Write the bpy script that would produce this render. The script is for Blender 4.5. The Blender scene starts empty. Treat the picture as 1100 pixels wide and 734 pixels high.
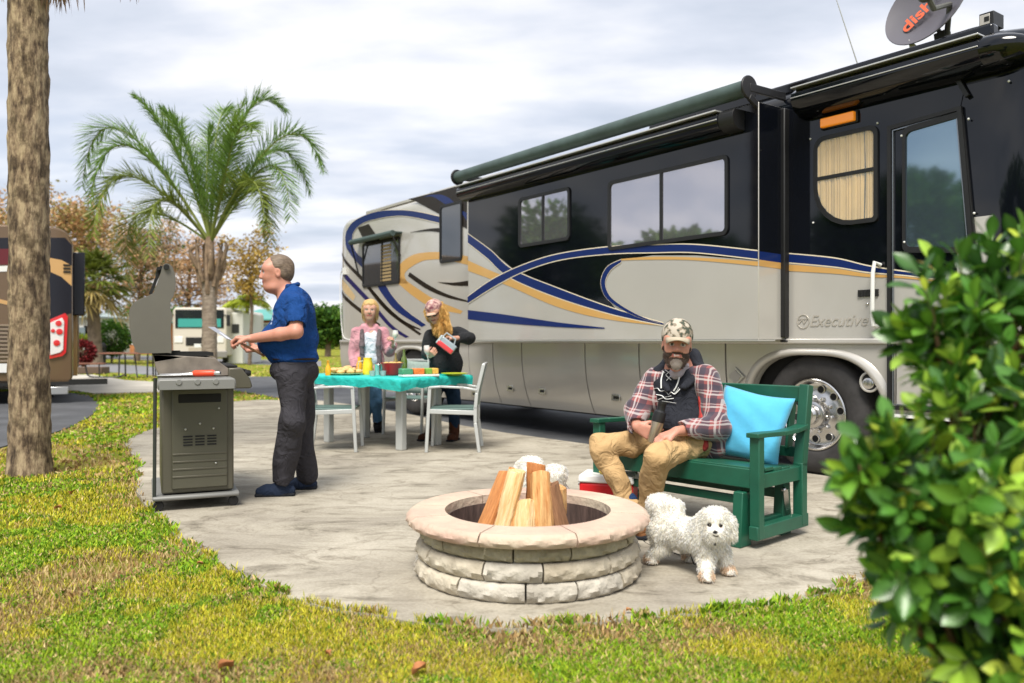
import bpy, bmesh, math, random
import numpy as np
from mathutils import Vector, Matrix
from mathutils.geometry import tessellate_polygon
random.seed(7); np.random.seed(7)
PI = math.pi
scn = bpy.context.scene
COL = scn.collection
F_, CX, HY, CH = 880.0, 550.0, 367.5, 1.12

def G(px, py, z=0.0):
    Y = (CH - z)*F_/(py - HY)
    return ((px-CX)/F_*Y, Y)
def P(px, py, Y):
    return Vector(((px-CX)/F_*Y, Y, CH + (HY-py)/F_*Y))

# ---------------------------------------------------------------- materials
MATS = {}
def mat(name, col, rough=0.6, metal=0.0, var=0.0, scale=8.0, bump=0.0, bscale=None, coat=0.0,
        attr=False, sss=0.0, trans=0.0, spec=0.5, col2=None, alpha=1.0, stretch=None, emit=None, detail=4.0, bdist=0.01, ior=None, sheen=0.0):
    if name in MATS: return MATS[name]
    m = bpy.data.materials.new(name); m.use_nodes = True
    nt = m.node_tree; N = nt.nodes; L = nt.links
    b = N['Principled BSDF']
    b.inputs['Base Color'].default_value = (*col, 1)
    b.inputs['Roughness'].default_value = rough
    b.inputs['Metallic'].default_value = metal
    b.inputs['Specular IOR Level'].default_value = spec
    b.inputs['Coat Weight'].default_value = coat
    b.inputs['Coat Roughness'].default_value = 0.04
    b.inputs['Alpha'].default_value = alpha
    if sheen: b.inputs['Sheen Weight'].default_value = sheen
    if ior: b.inputs['IOR'].default_value = ior
    if sss:
        b.inputs['Subsurface Weight'].default_value = sss
        b.inputs['Subsurface Radius'].default_value = (0.02, 0.008, 0.004)
        b.inputs['Subsurface Scale'].default_value = 0.6
    if trans: b.inputs['Transmission Weight'].default_value = trans
    if emit:
        b.inputs['Emission Color'].default_value = (*emit[:3], 1); b.inputs['Emission Strength'].default_value = emit[3]
    src = None
    tc = N.new('ShaderNodeTexCoord'); mp = N.new('ShaderNodeMapping')
    L.new(tc.outputs['Object'], mp.inputs['Vector'])
    if stretch: mp.inputs['Scale'].default_value = stretch
    if attr:
        a = N.new('ShaderNodeAttribute'); a.attribute_name = 'Col'; src = a.outputs['Color']
    if var > 0 or col2:
        n = N.new('ShaderNodeTexNoise'); n.inputs['Scale'].default_value = scale; n.inputs['Detail'].default_value = detail
        n.inputs['Roughness'].default_value = 0.6
        L.new(mp.outputs['Vector'], n.inputs['Vector'])
        mx = N.new('ShaderNodeMix'); mx.data_type = 'RGBA'
        r = N.new('ShaderNodeMapRange'); r.inputs['From Min'].default_value = 0.33; r.inputs['From Max'].default_value = 0.67
        L.new(n.outputs['Fac'], r.inputs['Value']); L.new(r.outputs['Result'], mx.inputs['Factor'])
        c2 = col2 if col2 else tuple(c*(1-var) for c in col)
        if attr:
            mx.blend_type = 'MULTIPLY'; L.new(src, mx.inputs['A']); mx.inputs['B'].default_value = (1-var, 1-var, 1-var, 1)
        else:
            mx.inputs['A'].default_value = (*[min(1, c*(1+var*0.6)) for c in col], 1) if not col2 else (*col, 1)
            mx.inputs['B'].default_value = (*c2, 1)
        src = mx.outputs['Result']
    if src: L.new(src, b.inputs['Base Color'])
    if bump > 0 and bdist == 0.0021:   # cloth folds
        n2 = N.new('ShaderNodeTexNoise'); n2.inputs['Scale'].default_value = 11; n2.inputs['Detail'].default_value = 3; n2.inputs['Distortion'].default_value = 1.6; n2.inputs['Roughness'].default_value = .45
        L.new(mp.outputs['Vector'], n2.inputs['Vector']); bp = N.new('ShaderNodeBump'); bp.inputs['Strength'].default_value = .9; bp.inputs['Distance'].default_value = 0.03
        n3 = N.new('ShaderNodeTexNoise'); n3.inputs['Scale'].default_value = 300; L.new(mp.outputs['Vector'], n3.inputs['Vector']); b2 = N.new('ShaderNodeBump'); b2.inputs['Strength'].default_value = .3; b2.inputs['Distance'].default_value = .001
        L.new(n2.outputs['Fac'], bp.inputs['Height']); L.new(n3.outputs['Fac'], b2.inputs['Height']); L.new(bp.outputs['Normal'], b2.inputs['Normal']); L.new(b2.outputs['Normal'], b.inputs['Normal'])
    elif bump > 0:
        n2 = N.new('ShaderNodeTexNoise'); n2.inputs['Scale'].default_value = bscale or scale*3; n2.inputs['Detail'].default_value = 6
        L.new(mp.outputs['Vector'], n2.inputs['Vector'])
        bp = N.new('ShaderNodeBump'); bp.inputs['Strength'].default_value = bump; bp.inputs['Distance'].default_value = bdist
        L.new(n2.outputs['Fac'], bp.inputs['Height']); L.new(bp.outputs['Normal'], b.inputs['Normal'])
    MATS[name] = m
    return m

# ---------------------------------------------------------------- tagging
def tag(o, label=None, cat=None, group=None, kind=None):
    if label: o['label'] = label
    if cat: o['category'] = cat
    if group: o['group'] = group
    if kind: o['kind'] = kind
    return o
def thing(name, label, cat, loc=(0, 0, 0), rz=0.0, group=None):
    o = bpy.data.objects.new(name, None); COL.objects.link(o)
    o.location = loc; o.rotation_euler = (0, 0, rz); o.empty_display_size = 0.1
    return tag(o, label, cat, group)
def dup(root, loc, rz, label, group=None, scale=None):
    def cp(o, par):
        c = o.copy(); COL.objects.link(c); c.parent = par
        for ch in list(o.children): cp(ch, c)
        return c
    r = cp(root, None); r.location = loc; r.rotation_euler = (0, 0, rz); r['label'] = label
    if group: r['group'] = group
    if scale: r.scale = scale
    return r

# ---------------------------------------------------------------- mesh builder
def frame(a, b):
    d = (Vector(b)-Vector(a)); 
    if d.length < 1e-9: d = Vector((0, 0, 1))
    d.normalize()
    up = Vector((0, 0, 1)) if abs(d.z) < 0.95 else Vector((1, 0, 0))
    s = d.cross(up).normalized(); u = s.cross(d).normalized()
    return d, s, u
class MB:
    def __init__(self): self.v = []; self.f = []; self.m = []; self.mats = []
    def mi(self, m):
        if m not in self.mats: self.mats.append(m)
        return self.mats.index(m)
    def add(self, vs, fs, m=None):
        k = len(self.v); self.v += [tuple(x) for x in vs]
        i = self.mi(m) if m else 0
        for f in fs: self.f.append([k+j for j in f]); self.m.append(i)
    def box(self, c, s, rz=0.0, m=None, R=None, taper=1.0):
        h = [x/2 for x in s]; vs = []
        M = R if R else Matrix.Rotation(rz, 3, 'Z')
        for z in (-1, 1):
            t = taper if z > 0 else 1
            for x, y in ((-1, -1), (1, -1), (1, 1), (-1, 1)):
                vs.append(M @ Vector((x*h[0]*t, y*h[1]*t, z*h[2])) + Vector(c))
        self.add(vs, [(0, 3, 2, 1), (4, 5, 6, 7), (0, 1, 5, 4), (1, 2, 6, 5), (2, 3, 7, 6), (3, 0, 4, 7)], m)
    def bar(self, a, b, w, h, m=None):
        """rectangular bar from a to b, w sideways, h upwards"""
        d, s, u = frame(a, b); a = Vector(a); b = Vector(b); vs = []
        for p in (a, b):
            for x, y in ((-1, -1), (1, -1), (1, 1), (-1, 1)): vs.append(p + s*x*w/2 + u*y*h/2)
        self.add(vs, [(0, 3, 2, 1), (4, 5, 6, 7), (0, 1, 5, 4), (1, 2, 6, 5), (2, 3, 7, 6), (3, 0, 4, 7)], m)
    def tube(self, pts, r, n=10, m=None, cap=True, flat=1.0):
        pts = [Vector(p) for p in pts]; K = len(pts)
        rs = r if isinstance(r, (list, tuple)) else [r]*K
        base = len(self.v); vs = []; fs = []
        up = None
        for i, p in enumerate(pts):
            a = pts[max(0, i-1)]; b = pts[min(K-1, i+1)]
            d = (b-a).normalized()
            if up is None: _, s, up = frame(a, b)
            s = d.cross(up); 
            if s.length < 1e-6: _, s, up = frame(a, b)
            s.normalize(); up = s.cross(d).normalized()
            for j in range(n):
                t = 2*PI*j/n; vs.append(p + s*math.cos(t)*rs[i] + up*math.sin(t)*rs[i]*flat)
        for i in range(K-1):
            for j in range(n):
                fs.append((i*n+j, i*n+(j+1) % n, (i+1)*n+(j+1) % n, (i+1)*n+j))
        if cap: fs.append(list(range(n))[::-1]); fs.append([(K-1)*n+j for j in range(n)])
        self.add(vs, fs, m)
    def lathe(self, prof, c=(0, 0, 0), n=32, axis='Z', m=None, R=None):
        vs = []; fs = []; K = len(prof)
        for (r, z) in prof:
            for j in range(n):
                t = 2*PI*j/n; x, y = r*math.cos(t), r*math.sin(t)
                v = Vector((x, y, z)) if axis == 'Z' else (Vector((x, z, y)) if axis == 'Y' else Vector((z, x, y)))
                if R: v = R @ v
                vs.append(v+Vector(c))
        for i in range(K-1):
            for j in range(n): fs.append((i*n+j, i*n+(j+1) % n, (i+1)*n+(j+1) % n, (i+1)*n+j))
        self.add(vs, fs, m)
    def prism(self, poly, fn, t0, t1, m=None):
        """poly: 2D outline; fn(a,b,t)->3D; extruded t0..t1 with triangulated caps"""
        n = len(poly); vs = [fn(a, b, t0) for a, b in poly]+[fn(a, b, t1) for a, b in poly]
        tri = tessellate_polygon([[Vector((a, b, 0)) for a, b in poly]])
        fs = [tuple(t) for t in tri]+[tuple(n+i for i in reversed(t)) for t in tri]
        fs += [(i, (i+1) % n, n+(i+1) % n, n+i) for i in range(n)]
        self.add(vs, fs, m)
    def sheet(self, poly, fn, m=None):
        vs = [fn(a, b) for a, b in poly]
        tri = tessellate_polygon([[Vector((a, b, 0)) for a, b in poly]])
        self.add(vs, [tuple(t) for t in tri], m)
    def grid(self, rows, m=None, close=False):
        R = len(rows); C = len(rows[0]); vs = [p for r in rows for p in r]
        fs = []
        for i in range(R-1):
            for j in range(C-1 if not close else C):
                fs.append((i*C+j, i*C+(j+1) % C, (i+1)*C+(j+1) % C, (i+1)*C+j))
        self.add(vs, fs, m)
    def ball(self, c, r, n=10, m=None):
        r = r if isinstance(r, (list, tuple)) else (r, r, r); rows = []
        for i in range(n+1):
            a = PI*i/n
            rows.append([Vector(c)+Vector((r[0]*math.sin(a)*math.cos(2*PI*j/(2*n)), r[1]*math.sin(a)*math.sin(2*PI*j/(2*n)), r[2]*math.cos(a))) for j in range(2*n)])
        self.grid(rows, m, close=True)
    def build(self, name, material=None, parent=None, smooth=False, bevel=0.0, seg=2, loc=None, recalc=True, angle=0.6):
        me = bpy.data.meshes.new(name); me.from_pydata(self.v, [], self.f)
        for m in (self.mats or [material]): me.materials.append(m)
        if self.mats and len(self.mats) > 1: me.polygons.foreach_set('material_index', self.m)
        if recalc:
            bm = bmesh.new(); bm.from_mesh(me); bmesh.ops.remove_doubles(bm, verts=bm.verts, dist=1e-5)
            bmesh.ops.recalc_face_normals(bm, faces=bm.faces); bm.to_mesh(me); bm.free()
        o = bpy.data.objects.new(name, me); COL.objects.link(o)
        if parent: o.parent = parent
        if loc: o.location = loc
        if smooth: me.polygons.foreach_set('use_smooth', [True]*len(me.polygons))
        if bevel:
            b = o.modifiers.new('bevel', 'BEVEL'); b.width = bevel; b.segments = seg; b.limit_method = 'ANGLE'; b.angle_limit = 0.5
            b.harden_normals = False
            if not smooth: me.polygons.foreach_set('use_smooth', [True]*len(me.polygons))
        if smooth or bevel:
            try: me.set_sharp_from_angle(angle=angle)
            except Exception: pass
        return o

def np_mesh(name, V, Q, material, parent=None, colors=None, smooth=False, tri=False):
    me = bpy.data.meshes.new(name); k = 3 if tri else 4
    V = np.asarray(V, np.float32); Q = np.asarray(Q, np.int32)
    me.vertices.add(len(V)); me.vertices.foreach_set('co', V.ravel())
    me.loops.add(Q.size); me.loops.foreach_set('vertex_index', Q.ravel())
    me.polygons.add(len(Q)); me.polygons.foreach_set('loop_start', np.arange(0, Q.size, k, dtype=np.int32))
    if colors is not None:
        a = me.color_attributes.new('Col', 'FLOAT_COLOR', 'POINT')
        c = np.ones((len(V), 4), np.float32); c[:, :3] = colors; a.data.foreach_set('color', c.ravel())
    me.update(calc_edges=True)
    if smooth: me.polygons.foreach_set('use_smooth', np.ones(len(Q), bool))
    me.materials.append(material)
    o = bpy.data.objects.new(name, me); COL.objects.link(o)
    if parent: o.parent = parent
    return o

def catmull(pts, n=8, closed=False):
    pts = [Vector(p) for p in pts]; K = len(pts); out = []
    rng = range(K if closed else K-1)
    for i in rng:
        if closed: p0, p1, p2, p3 = pts[(i-1) % K], pts[i], pts[(i+1) % K], pts[(i+2) % K]
        else: p0, p1, p2, p3 = pts[max(0, i-1)], pts[i], pts[i+1], pts[min(K-1, i+2)]
        for j in range(n):
            t = j/n
            out.append(0.5*((2*p1)+(p2-p0)*t+(2*p0-5*p1+4*p2-p3)*t*t+(3*p1-p0-3*p2+p3)*t**3))
    if not closed: out.append(pts[-1])
    return out

def text_mesh(name, txt, size, material, parent=None, M=None, extrude=0.001, offset=0.0, shear=0.0):
    cu = bpy.data.curves.new(name, 'FONT'); cu.body = txt; cu.size = size; cu.extrude = extrude; cu.offset = offset
    cu.align_x = 'CENTER'; cu.align_y = 'CENTER'; cu.shear = shear; cu.resolution_u = 4
    o = bpy.data.objects.new(name, cu); COL.objects.link(o)
    dg = bpy.context.evaluated_depsgraph_get(); me = bpy.data.meshes.new_from_object(o.evaluated_get(dg))
    bpy.data.objects.remove(o)
    me.materials.clear(); me.materials.append(material)
    o = bpy.data.objects.new(name, me); COL.objects.link(o)
    if parent: o.parent = parent
    if M is not None: o.matrix_local = M
    return o

def add_strands(o, n, lmin, lmax, w, parent, m, pos=None, grav=.45, jit=.3, filt=None, seed=3, tint=(1, 1, 1), flow=None, name='strands'):
    """short hair blades standing on the surface of o, coloured like it"""
    me = o.data; nv = len(me.vertices); co = np.empty(nv*3, np.float32); no = np.empty(nv*3, np.float32)
    me.vertices.foreach_get('co', co); me.vertices.foreach_get('normal', no); co = co.reshape(-1, 3); no = no.reshape(-1, 3)
    if 'Col' in me.color_attributes:
        ca = np.empty(nv*4, np.float32); me.color_attributes['Col'].data.foreach_get('color', ca); ca = ca.reshape(-1, 4)[:, :3]
    else: ca = np.ones((nv, 3))
    rs = np.random.RandomState(seed); idx = rs.randint(0, nv, n)
    if filt is not None: idx = idx[filt(co[idx], ca[idx])]
    p = co[idx]; k = len(idx); v = no[idx]+rs.normal(size=(k, 3))*jit+np.array([0, 0, -grav])
    if flow is not None: v = v+np.array(flow)
    v /= np.linalg.norm(v, axis=1)[:, None]
    L_ = rs.uniform(lmin, lmax, k)[:, None]; s_ = np.cross(v, rs.normal(size=v.shape)); s_ /= np.linalg.norm(s_, axis=1)[:, None]; s_ = s_*w
    V = np.stack([p-s_, p+s_, p+v*L_*.6+s_*.6, p+v*L_*.9+np.array([0, 0, -.5*grav])*L_], 1).reshape(-1, 3)
    cc = np.repeat(np.clip(ca[idx]*np.array(tint)*rs.uniform(.8, 1.2, (k, 1)), 0, .9), 4, 0)
    return np_mesh(name, V, np.arange(len(V)).reshape(-1, 4), m, parent, colors=cc)

def leaf_cloud(name, centers, mats_, parent, size, cols, colvar=0.25, elong=1.8, droop=0.3, mixdir=None):
    """centers Nx3; one bent leaf of two quads each, random orientation"""
    C = np.asarray(centers, float); n = len(C)
    a = np.random.normal(size=(n, 3)); a[:, 2] = a[:, 2]*0.7 - droop; a /= np.linalg.norm(a, axis=1)[:, None]
    b = np.random.normal(size=(n, 3)); b -= (b*a).sum(1)[:, None]*a; b /= np.linalg.norm(b, axis=1)[:, None]
    c = np.cross(a, b)
    s = size*np.random.uniform(0.6, 1.3, n)[:, None]
    w = s/elong
    p0 = C; p1 = C+a*s*0.5+b*w*0.5; p2 = C+a*s+c*s*0.12; p3 = C+a*s*0.5-b*w*0.5
    V = np.stack([p0, p1, p2, p3], 1).reshape(-1, 3)
    Q = np.arange(4*n).reshape(n, 4)
    cols = np.asarray(cols, float); base = cols[np.random.randint(0, len(cols), n)]
    base = base*np.random.uniform(1-colvar, 1+colvar, (n, 1))
    return np_mesh(name, V, Q, mats_, parent, colors=np.repeat(base, 4, 0))

# ---------------------------------------------------------------- signed distance bodies
def cap(a, b, ra, rb, k=0.02, op='u'): return dict(t='c', a=np.array(a, float), b=np.array(b, float), ra=ra, rb=rb, k=k, op=op)
def ell(c, r, R=None, k=0.03, op='u'): return dict(t='e', c=np.array(c, float), r=np.array(r, float), R=np.eye(3) if R is None else np.array(R), k=k, op=op)
def rbox(c, h, R=None, rr=0.01, k=0.02, op='u'): return dict(t='b', c=np.array(c, float), h=np.array(h, float), R=np.eye(3) if R is None else np.array(R), rr=rr, k=k, op=op)
def pd(p, X):
    if p['t'] == 'c':
        ba = p['b']-p['a']; q = X-p['a']; t = np.clip((q@ba)/max(1e-9, ba@ba), 0, 1)
        return np.linalg.norm(q-t[..., None]*ba, axis=-1)-(p['ra']+(p['rb']-p['ra'])*t)
    q = (X-p['c'])@p['R']          # columns of R are local axes
    if p['t'] == 'e':
        k0 = np.linalg.norm(q/p['r'], axis=-1); k1 = np.linalg.norm(q/p['r']**2, axis=-1)+1e-9
        return k0*(k0-1)/k1
    d = np.abs(q)-p['h']+p['rr']
    return np.linalg.norm(np.maximum(d, 0), axis=-1)+np.minimum(d.max(-1), 0)-p['rr']
def paabb(p):
    if p['t'] == 'c':
        r = max(p['ra'], p['rb']); return np.minimum(p['a'], p['b'])-r, np.maximum(p['a'], p['b'])+r
    h = p['r'] if p['t'] == 'e' else p['h']
    e = np.abs(p['R'])@h
    return p['c']-e, p['c']+e
def sdf_mesh(name, prims, res, material, parent=None, paint=None, base=(1, 1, 1), wr=0.0, wf=30.0, wdir=(1, 1, 1), origin=None, fine=0.0, shrink=0.0):
    los, his = zip(*[paabb(p) for p in prims if p['op'] == 'u'])
    lo = np.min(los, 0)-4*res-0.01; hi = np.max(his, 0)+4*res+0.01
    n = np.ceil((hi-lo)/res).astype(int)+1
    ax = [lo[i]+res*np.arange(n[i]) for i in range(3)]
    Fd = np.full(n, 0.5, np.float32)
    for p in prims:
        a, b = paabb(p); mg = p['k']+3*res
        i0 = np.clip(((a-mg-lo)/res).astype(int), 0, n); i1 = np.clip(((b+mg-lo)/res).astype(int)+2, 0, n)
        if (i1 <= i0).any(): continue
        X = np.stack(np.meshgrid(*[ax[i][i0[i]:i1[i]] for i in range(3)], indexing='ij'), -1)
        d = pd(p, X); w = Fd[i0[0]:i1[0], i0[1]:i1[1], i0[2]:i1[2]]; k = max(p['k'], 1e-5)
        if p['op'] == 'u':
            h = np.maximum(k-np.abs(w-d), 0)/k; w[...] = np.minimum(w, d)-h*h*k/4
        elif p['op'] == 's':
            d = -d; h = np.maximum(k-np.abs(w-d), 0)/k; w[...] = np.maximum(w, d)+h*h*k/4
    if wr or fine:
        band = np.argwhere(np.abs(Fd) < 0.03+wr*2)
        X = lo+band*res; wd = np.array(wdir)
        q = X*wf*wd
        nz = np.sin(q[:, 0]+1.7*np.sin(q[:, 1]*0.7)+0.8*np.sin(q[:, 2]*1.3))*np.sin(q[:, 2]*1.1+1.3*np.sin(q[:, 0]*0.8))+0.5*np.sin(q[:, 1]*1.9+q[:, 2]*2.3+np.sin(q[:, 0]*2.1))
        if fine: nz = nz*wr + fine*np.sin(X[:, 0]*170+2*np.sin(X[:, 2]*90))*np.sin(X[:, 1]*150+2*np.sin(X[:, 0]*110))*np.sin(X[:, 2]*160+1.5*np.sin(X[:, 1]*120))
        else: nz = nz*wr
        Fd[tuple(band.T)] += nz
    Fd[0] = Fd[-1] = 0.5; Fd[:, 0] = Fd[:, -1] = 0.5; Fd[:, :, 0] = Fd[:, :, -1] = 0.5
    S = Fd < 0
    offs = np.array([(i, j, k) for i in (0, 1) for j in (0, 1) for k in (0, 1)])
    cnt = sum(S[o[0]:n[0]-1+o[0], o[1]:n[1]-1+o[1], o[2]:n[2]-1+o[2]].astype(np.int8) for o in offs)
    cells = np.argwhere((cnt > 0) & (cnt < 8))
    vals = np.stack([Fd[tuple((cells+o).T)] for o in offs], 1)
    acc = np.zeros((len(cells), 3)); c = np.zeros(len(cells))
    for a in range(8):
        for b in range(a+1, 8):
            if np.abs(offs[a]-offs[b]).sum() != 1: continue
            va, vb = vals[:, a], vals[:, b]; m = (va < 0) != (vb < 0)
            t = np.where(m, va/np.where(m, va-vb, 1), 0)
            acc += np.where(m[:, None], offs[a]+t[:, None]*(offs[b]-offs[a]), 0); c += m
    V = lo+(cells+acc/c[:, None])*res
    idx = np.full(n, -1, np.int32); idx[tuple(cells.T)] = np.arange(len(cells))
    Q = []
    for axn in range(3):
        u, w = [(1, 2), (2, 0), (0, 1)][axn]
        sl0 = [slice(None)]*3; sl1 = [slice(None)]*3; sl0[axn] = slice(0, -1); sl1[axn] = slice(1, None)
        A = S[tuple(sl0)]; B = S[tuple(sl1)]
        e = np.argwhere(A != B); flip = A[tuple(e.T)]
        du = np.zeros(3, int); du[u] = 1; dw = np.zeros(3, int); dw[w] = 1
        ok = (e[:, u] > 0) & (e[:, w] > 0); e = e[ok]; flip = flip[ok]
        q = np.stack([idx[tuple(e.T)], idx[tuple((e-du).T)], idx[tuple((e-du-dw).T)], idx[tuple((e-dw).T)]], 1)
        q = np.where(flip[:, None], q, q[:, ::-1])
        Q.append(q)
    Q = np.concatenate(Q); Q = Q[(Q >= 0).all(1)]
    # light laplacian smoothing
    nb = np.zeros_like(V); cn = np.zeros(len(V))
    for a, b in ((0, 1), (1, 2), (2, 3), (3, 0)):
        np.add.at(nb, Q[:, a], V[Q[:, b]]); np.add.at(nb, Q[:, b], V[Q[:, a]]); np.add.at(cn, Q[:, a], 1); np.add.at(cn, Q[:, b], 1)
    V = V*0.5+0.5*nb/np.maximum(cn, 1)[:, None]
    cols = None
    if paint is not None:
        cols = np.tile(np.array(base, float), (len(V), 1))
        for pr, cc in paint:
            m = pd(pr, V) < 0; cols[m] = cc
    if origin is not None: V = V-np.array(origin)
    return np_mesh(name, V, Q, material, parent, colors=cols, smooth=True)
# ================================================================= camera, light, sky
cam_d = bpy.data.cameras.new('camera'); cam = bpy.data.objects.new('camera', cam_d); COL.objects.link(cam)
cam.location = (0, 0, CH); cam.rotation_euler = (PI/2, 0, 0)
cam_d.sensor_width = 36; cam_d.lens = 36*F_/1100; cam_d.clip_end = 2000; cam_d.clip_start = 0.05
cam_d.shift_y = 0.0
cam_d.dof.use_dof = True; cam_d.dof.focus_distance = 5.2; cam_d.dof.aperture_fstop = 2.0
scn.camera = cam

SUN_EL, SUN_AZ = math.radians(57), math.radians(190)   # azimuth clockwise from +Y: behind the camera, to its left
w = bpy.data.worlds.new('World'); scn.world = w; w.use_nodes = True
nt = w.node_tree; N = nt.nodes; L = nt.links; bg = N['Background']
sky = N.new('ShaderNodeTexSky'); sky.sky_type = 'NISHITA'; sky.sun_disc = False
sky.sun_elevation = SUN_EL; sky.sun_rotation = SUN_AZ
tc = N.new('ShaderNodeTexCoord'); sx = N.new('ShaderNodeSeparateXYZ'); L.new(tc.outputs['Generated'], sx.inputs[0])
def mth(op, a, b=None):
    n = N.new('ShaderNodeMath'); n.operation = op
    for i, x in enumerate((a, b)):
        if x is None: continue
        if isinstance(x, (int, float)): n.inputs[i].default_value = x
        else: L.new(x, n.inputs[i])
    return n.outputs[0]
zz = mth('ADD', mth('MAXIMUM', sx.outputs['Z'], 0.0), 0.16)
cv = N.new('ShaderNodeCombineXYZ'); L.new(mth('DIVIDE', sx.outputs['X'], zz), cv.inputs[0]); L.new(mth('DIVIDE', sx.outputs['Y'], zz), cv.inputs[1])
mp = N.new('ShaderNodeMapping'); mp.inputs['Rotation'].default_value = (0, 0, 0.35); mp.inputs['Scale'].default_value = (0.55, 1.0, 1)
L.new(cv.outputs[0], mp.inputs[0])
n1 = N.new('ShaderNodeTexNoise'); n1.inputs['Scale'].default_value = 0.75; n1.inputs['Detail'].default_value = 8; n1.inputs['Roughness'].default_value = 0.5; n1.inputs['Distortion'].default_value = 0.5
n2 = N.new('ShaderNodeTexNoise'); n2.inputs['Scale'].default_value = 1.9; n2.inputs['Detail'].default_value = 7; n2.inputs['Roughness'].default_value = 0.5
L.new(mp.outputs[0], n1.inputs['Vector']); L.new(mp.outputs[0], n2.inputs['Vector'])
def ramp(fac, stops):
    r = N.new('ShaderNodeValToRGB'); r.color_ramp.elements[0].position = stops[0][0]; r.color_ramp.elements[0].color = (*stops[0][1], 1)
    r.color_ramp.elements[1].position = stops[-1][0]; r.color_ramp.elements[1].color = (*stops[-1][1], 1)
    for p, c in stops[1:-1]:
        e = r.color_ramp.elements.new(p); e.color = (*c, 1)
    L.new(fac, r.inputs[0]); return r.outputs['Color']
SK = 7.6
cl = ramp(n2.outputs['Fac'], [(0.30, (0.46*SK, 0.52*SK, 0.62*SK)), (0.46, (0.66*SK, 0.70*SK, 0.79*SK)), (0.62, (0.98*SK, 0.97*SK, 0.98*SK))])
cover = ramp(n1.outputs['Fac'], [(0.28, (0.72, 0.72, 0.72)), (0.5, (0.95, 0.95, 0.95)), (0.6, (1, 1, 1))])
mx = N.new('ShaderNodeMix'); mx.data_type = 'RGBA'
L.new(cover, mx.inputs['Factor']); L.new(sky.outputs['Color'], mx.inputs['A']); L.new(cl, mx.inputs['B'])
L.new(mx.outputs['Result'], bg.inputs['Color']); bg.inputs['Strength'].default_value = 0.1

sd = bpy.data.lights.new('sun', 'SUN'); sun = bpy.data.objects.new('sun', sd); COL.objects.link(sun)
sd.energy = 3.4; sd.angle = math.radians(24); sd.color = (1, 0.95, 0.86)
dv = Vector((math.sin(SUN_AZ)*math.cos(SUN_EL), math.cos(SUN_AZ)*math.cos(SUN_EL), math.sin(SUN_EL)))
sun.rotation_euler = (-dv).to_track_quat('-Z', 'Y').to_euler()
scn.view_settings.view_transform = 'Standard'; scn.view_settings.look = 'None'; scn.view_settings.exposure = 0.66; scn.view_settings.gamma = 1
scn.render.engine = 'CYCLES'; scn.cycles.use_denoising = True; scn.cycles.max_bounces = 6; scn.cycles.transparent_max_bounces = 12
scn.cycles.caustics_reflective = False; scn.cycles.caustics_refractive = False; scn.cycles.sample_clamp_indirect = 6

# ================================================================= ground
def ground_material():
    m = bpy.data.materials.new('lawn'); m.use_nodes = True; nt = m.node_tree; N = nt.nodes; L = nt.links; b = N['Principled BSDF']
    b.inputs['Roughness'].default_value = 0.95; b.inputs['Specular IOR Level'].default_value = 0.1
    tc = N.new('ShaderNodeTexCoord')
    def noise(s, d=5):
        n = N.new('ShaderNodeTexNoise'); n.inputs['Scale'].default_value = s; n.inputs['Detail'].default_value = d; n.inputs['Roughness'].default_value = 0.65
        L.new(tc.outputs['Object'], n.inputs['Vector']); return n.outputs['Fac']
    def rmp(f, st):
        r = N.new('ShaderNodeValToRGB'); r.color_ramp.elements[0].position = st[0][0]; r.color_ramp.elements[0].color = (*st[0][1], 1)
        r.color_ramp.elements[1].position = st[-1][0]; r.color_ramp.elements[1].color = (*st[-1][1], 1)
        for p, c in st[1:-1]:
            e = r.color_ramp.elements.new(p); e.color = (*c, 1)
        L.new(f, r.inputs[0]); return r.outputs['Color']
    a = rmp(noise(1.1), [(0.34, (0.13, 0.19, 0.02)), (0.5, (0.27, 0.29, 0.03)), (0.64, (0.36, 0.30, 0.07))])
    c = rmp(noise(26, 8), [(0.3, (0.45, 0.45, 0.4)), (0.7, (1.15, 1.15, 1.1))])
    mx = N.new('ShaderNodeMix'); mx.data_type = 'RGBA'; mx.blend_type = 'MULTIPLY'; mx.inputs['Factor'].default_value = 1
    L.new(a, mx.inputs['A']); L.new(c, mx.inputs['B'])
    br = rmp(noise(0.9, 6), [(0.56, (0, 0, 0)), (0.68, (1, 1, 1))])
    m2 = N.new('ShaderNodeMix'); m2.data_type = 'RGBA'; L.new(br, m2.inputs['Factor']); L.new(mx.outputs['Result'], m2.inputs['A']); m2.inputs['B'].default_value = (0.27, 0.16, 0.07, 1)
    L.new(m2.outputs['Result'], b.inputs['Base Color'])
    bp = N.new('ShaderNodeBump'); bp.inputs['Strength'].default_value = 0.8; bp.inputs['Distance'].default_value = 0.03
    L.new(noise(40, 6), bp.inputs['Height']); L.new(bp.outputs['Normal'], b.inputs['Normal'])
    return m
g = MB(); 
xs = [-400, -100, -30, -12, -6, -3, -1, 1, 3, 6, 12, 30, 100, 400]; ys = [-60, -10, 0, 2, 4, 7, 10, 15, 25, 50, 100, 300, 900]
g.grid([[(x, y, -0.030) for x in xs] for y in ys])
tag(g.build('ground', ground_material()), kind='structure')

def ground_patch(name, poly, z, mat_, depth=0.06, smoothn=0, skirt=True):
    if smoothn: poly = [(p.x, p.y) for p in catmull([(a, b, 0) for a, b in poly], smoothn, closed=True)]
    b = MB()
    if skirt: b.prism(poly, lambda a, c, t: (a, c, t), z-depth, z)
    else: b.sheet(poly, lambda a, c: (a, c, z))
    return tag(b.build(name, mat_), kind='structure')

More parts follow.
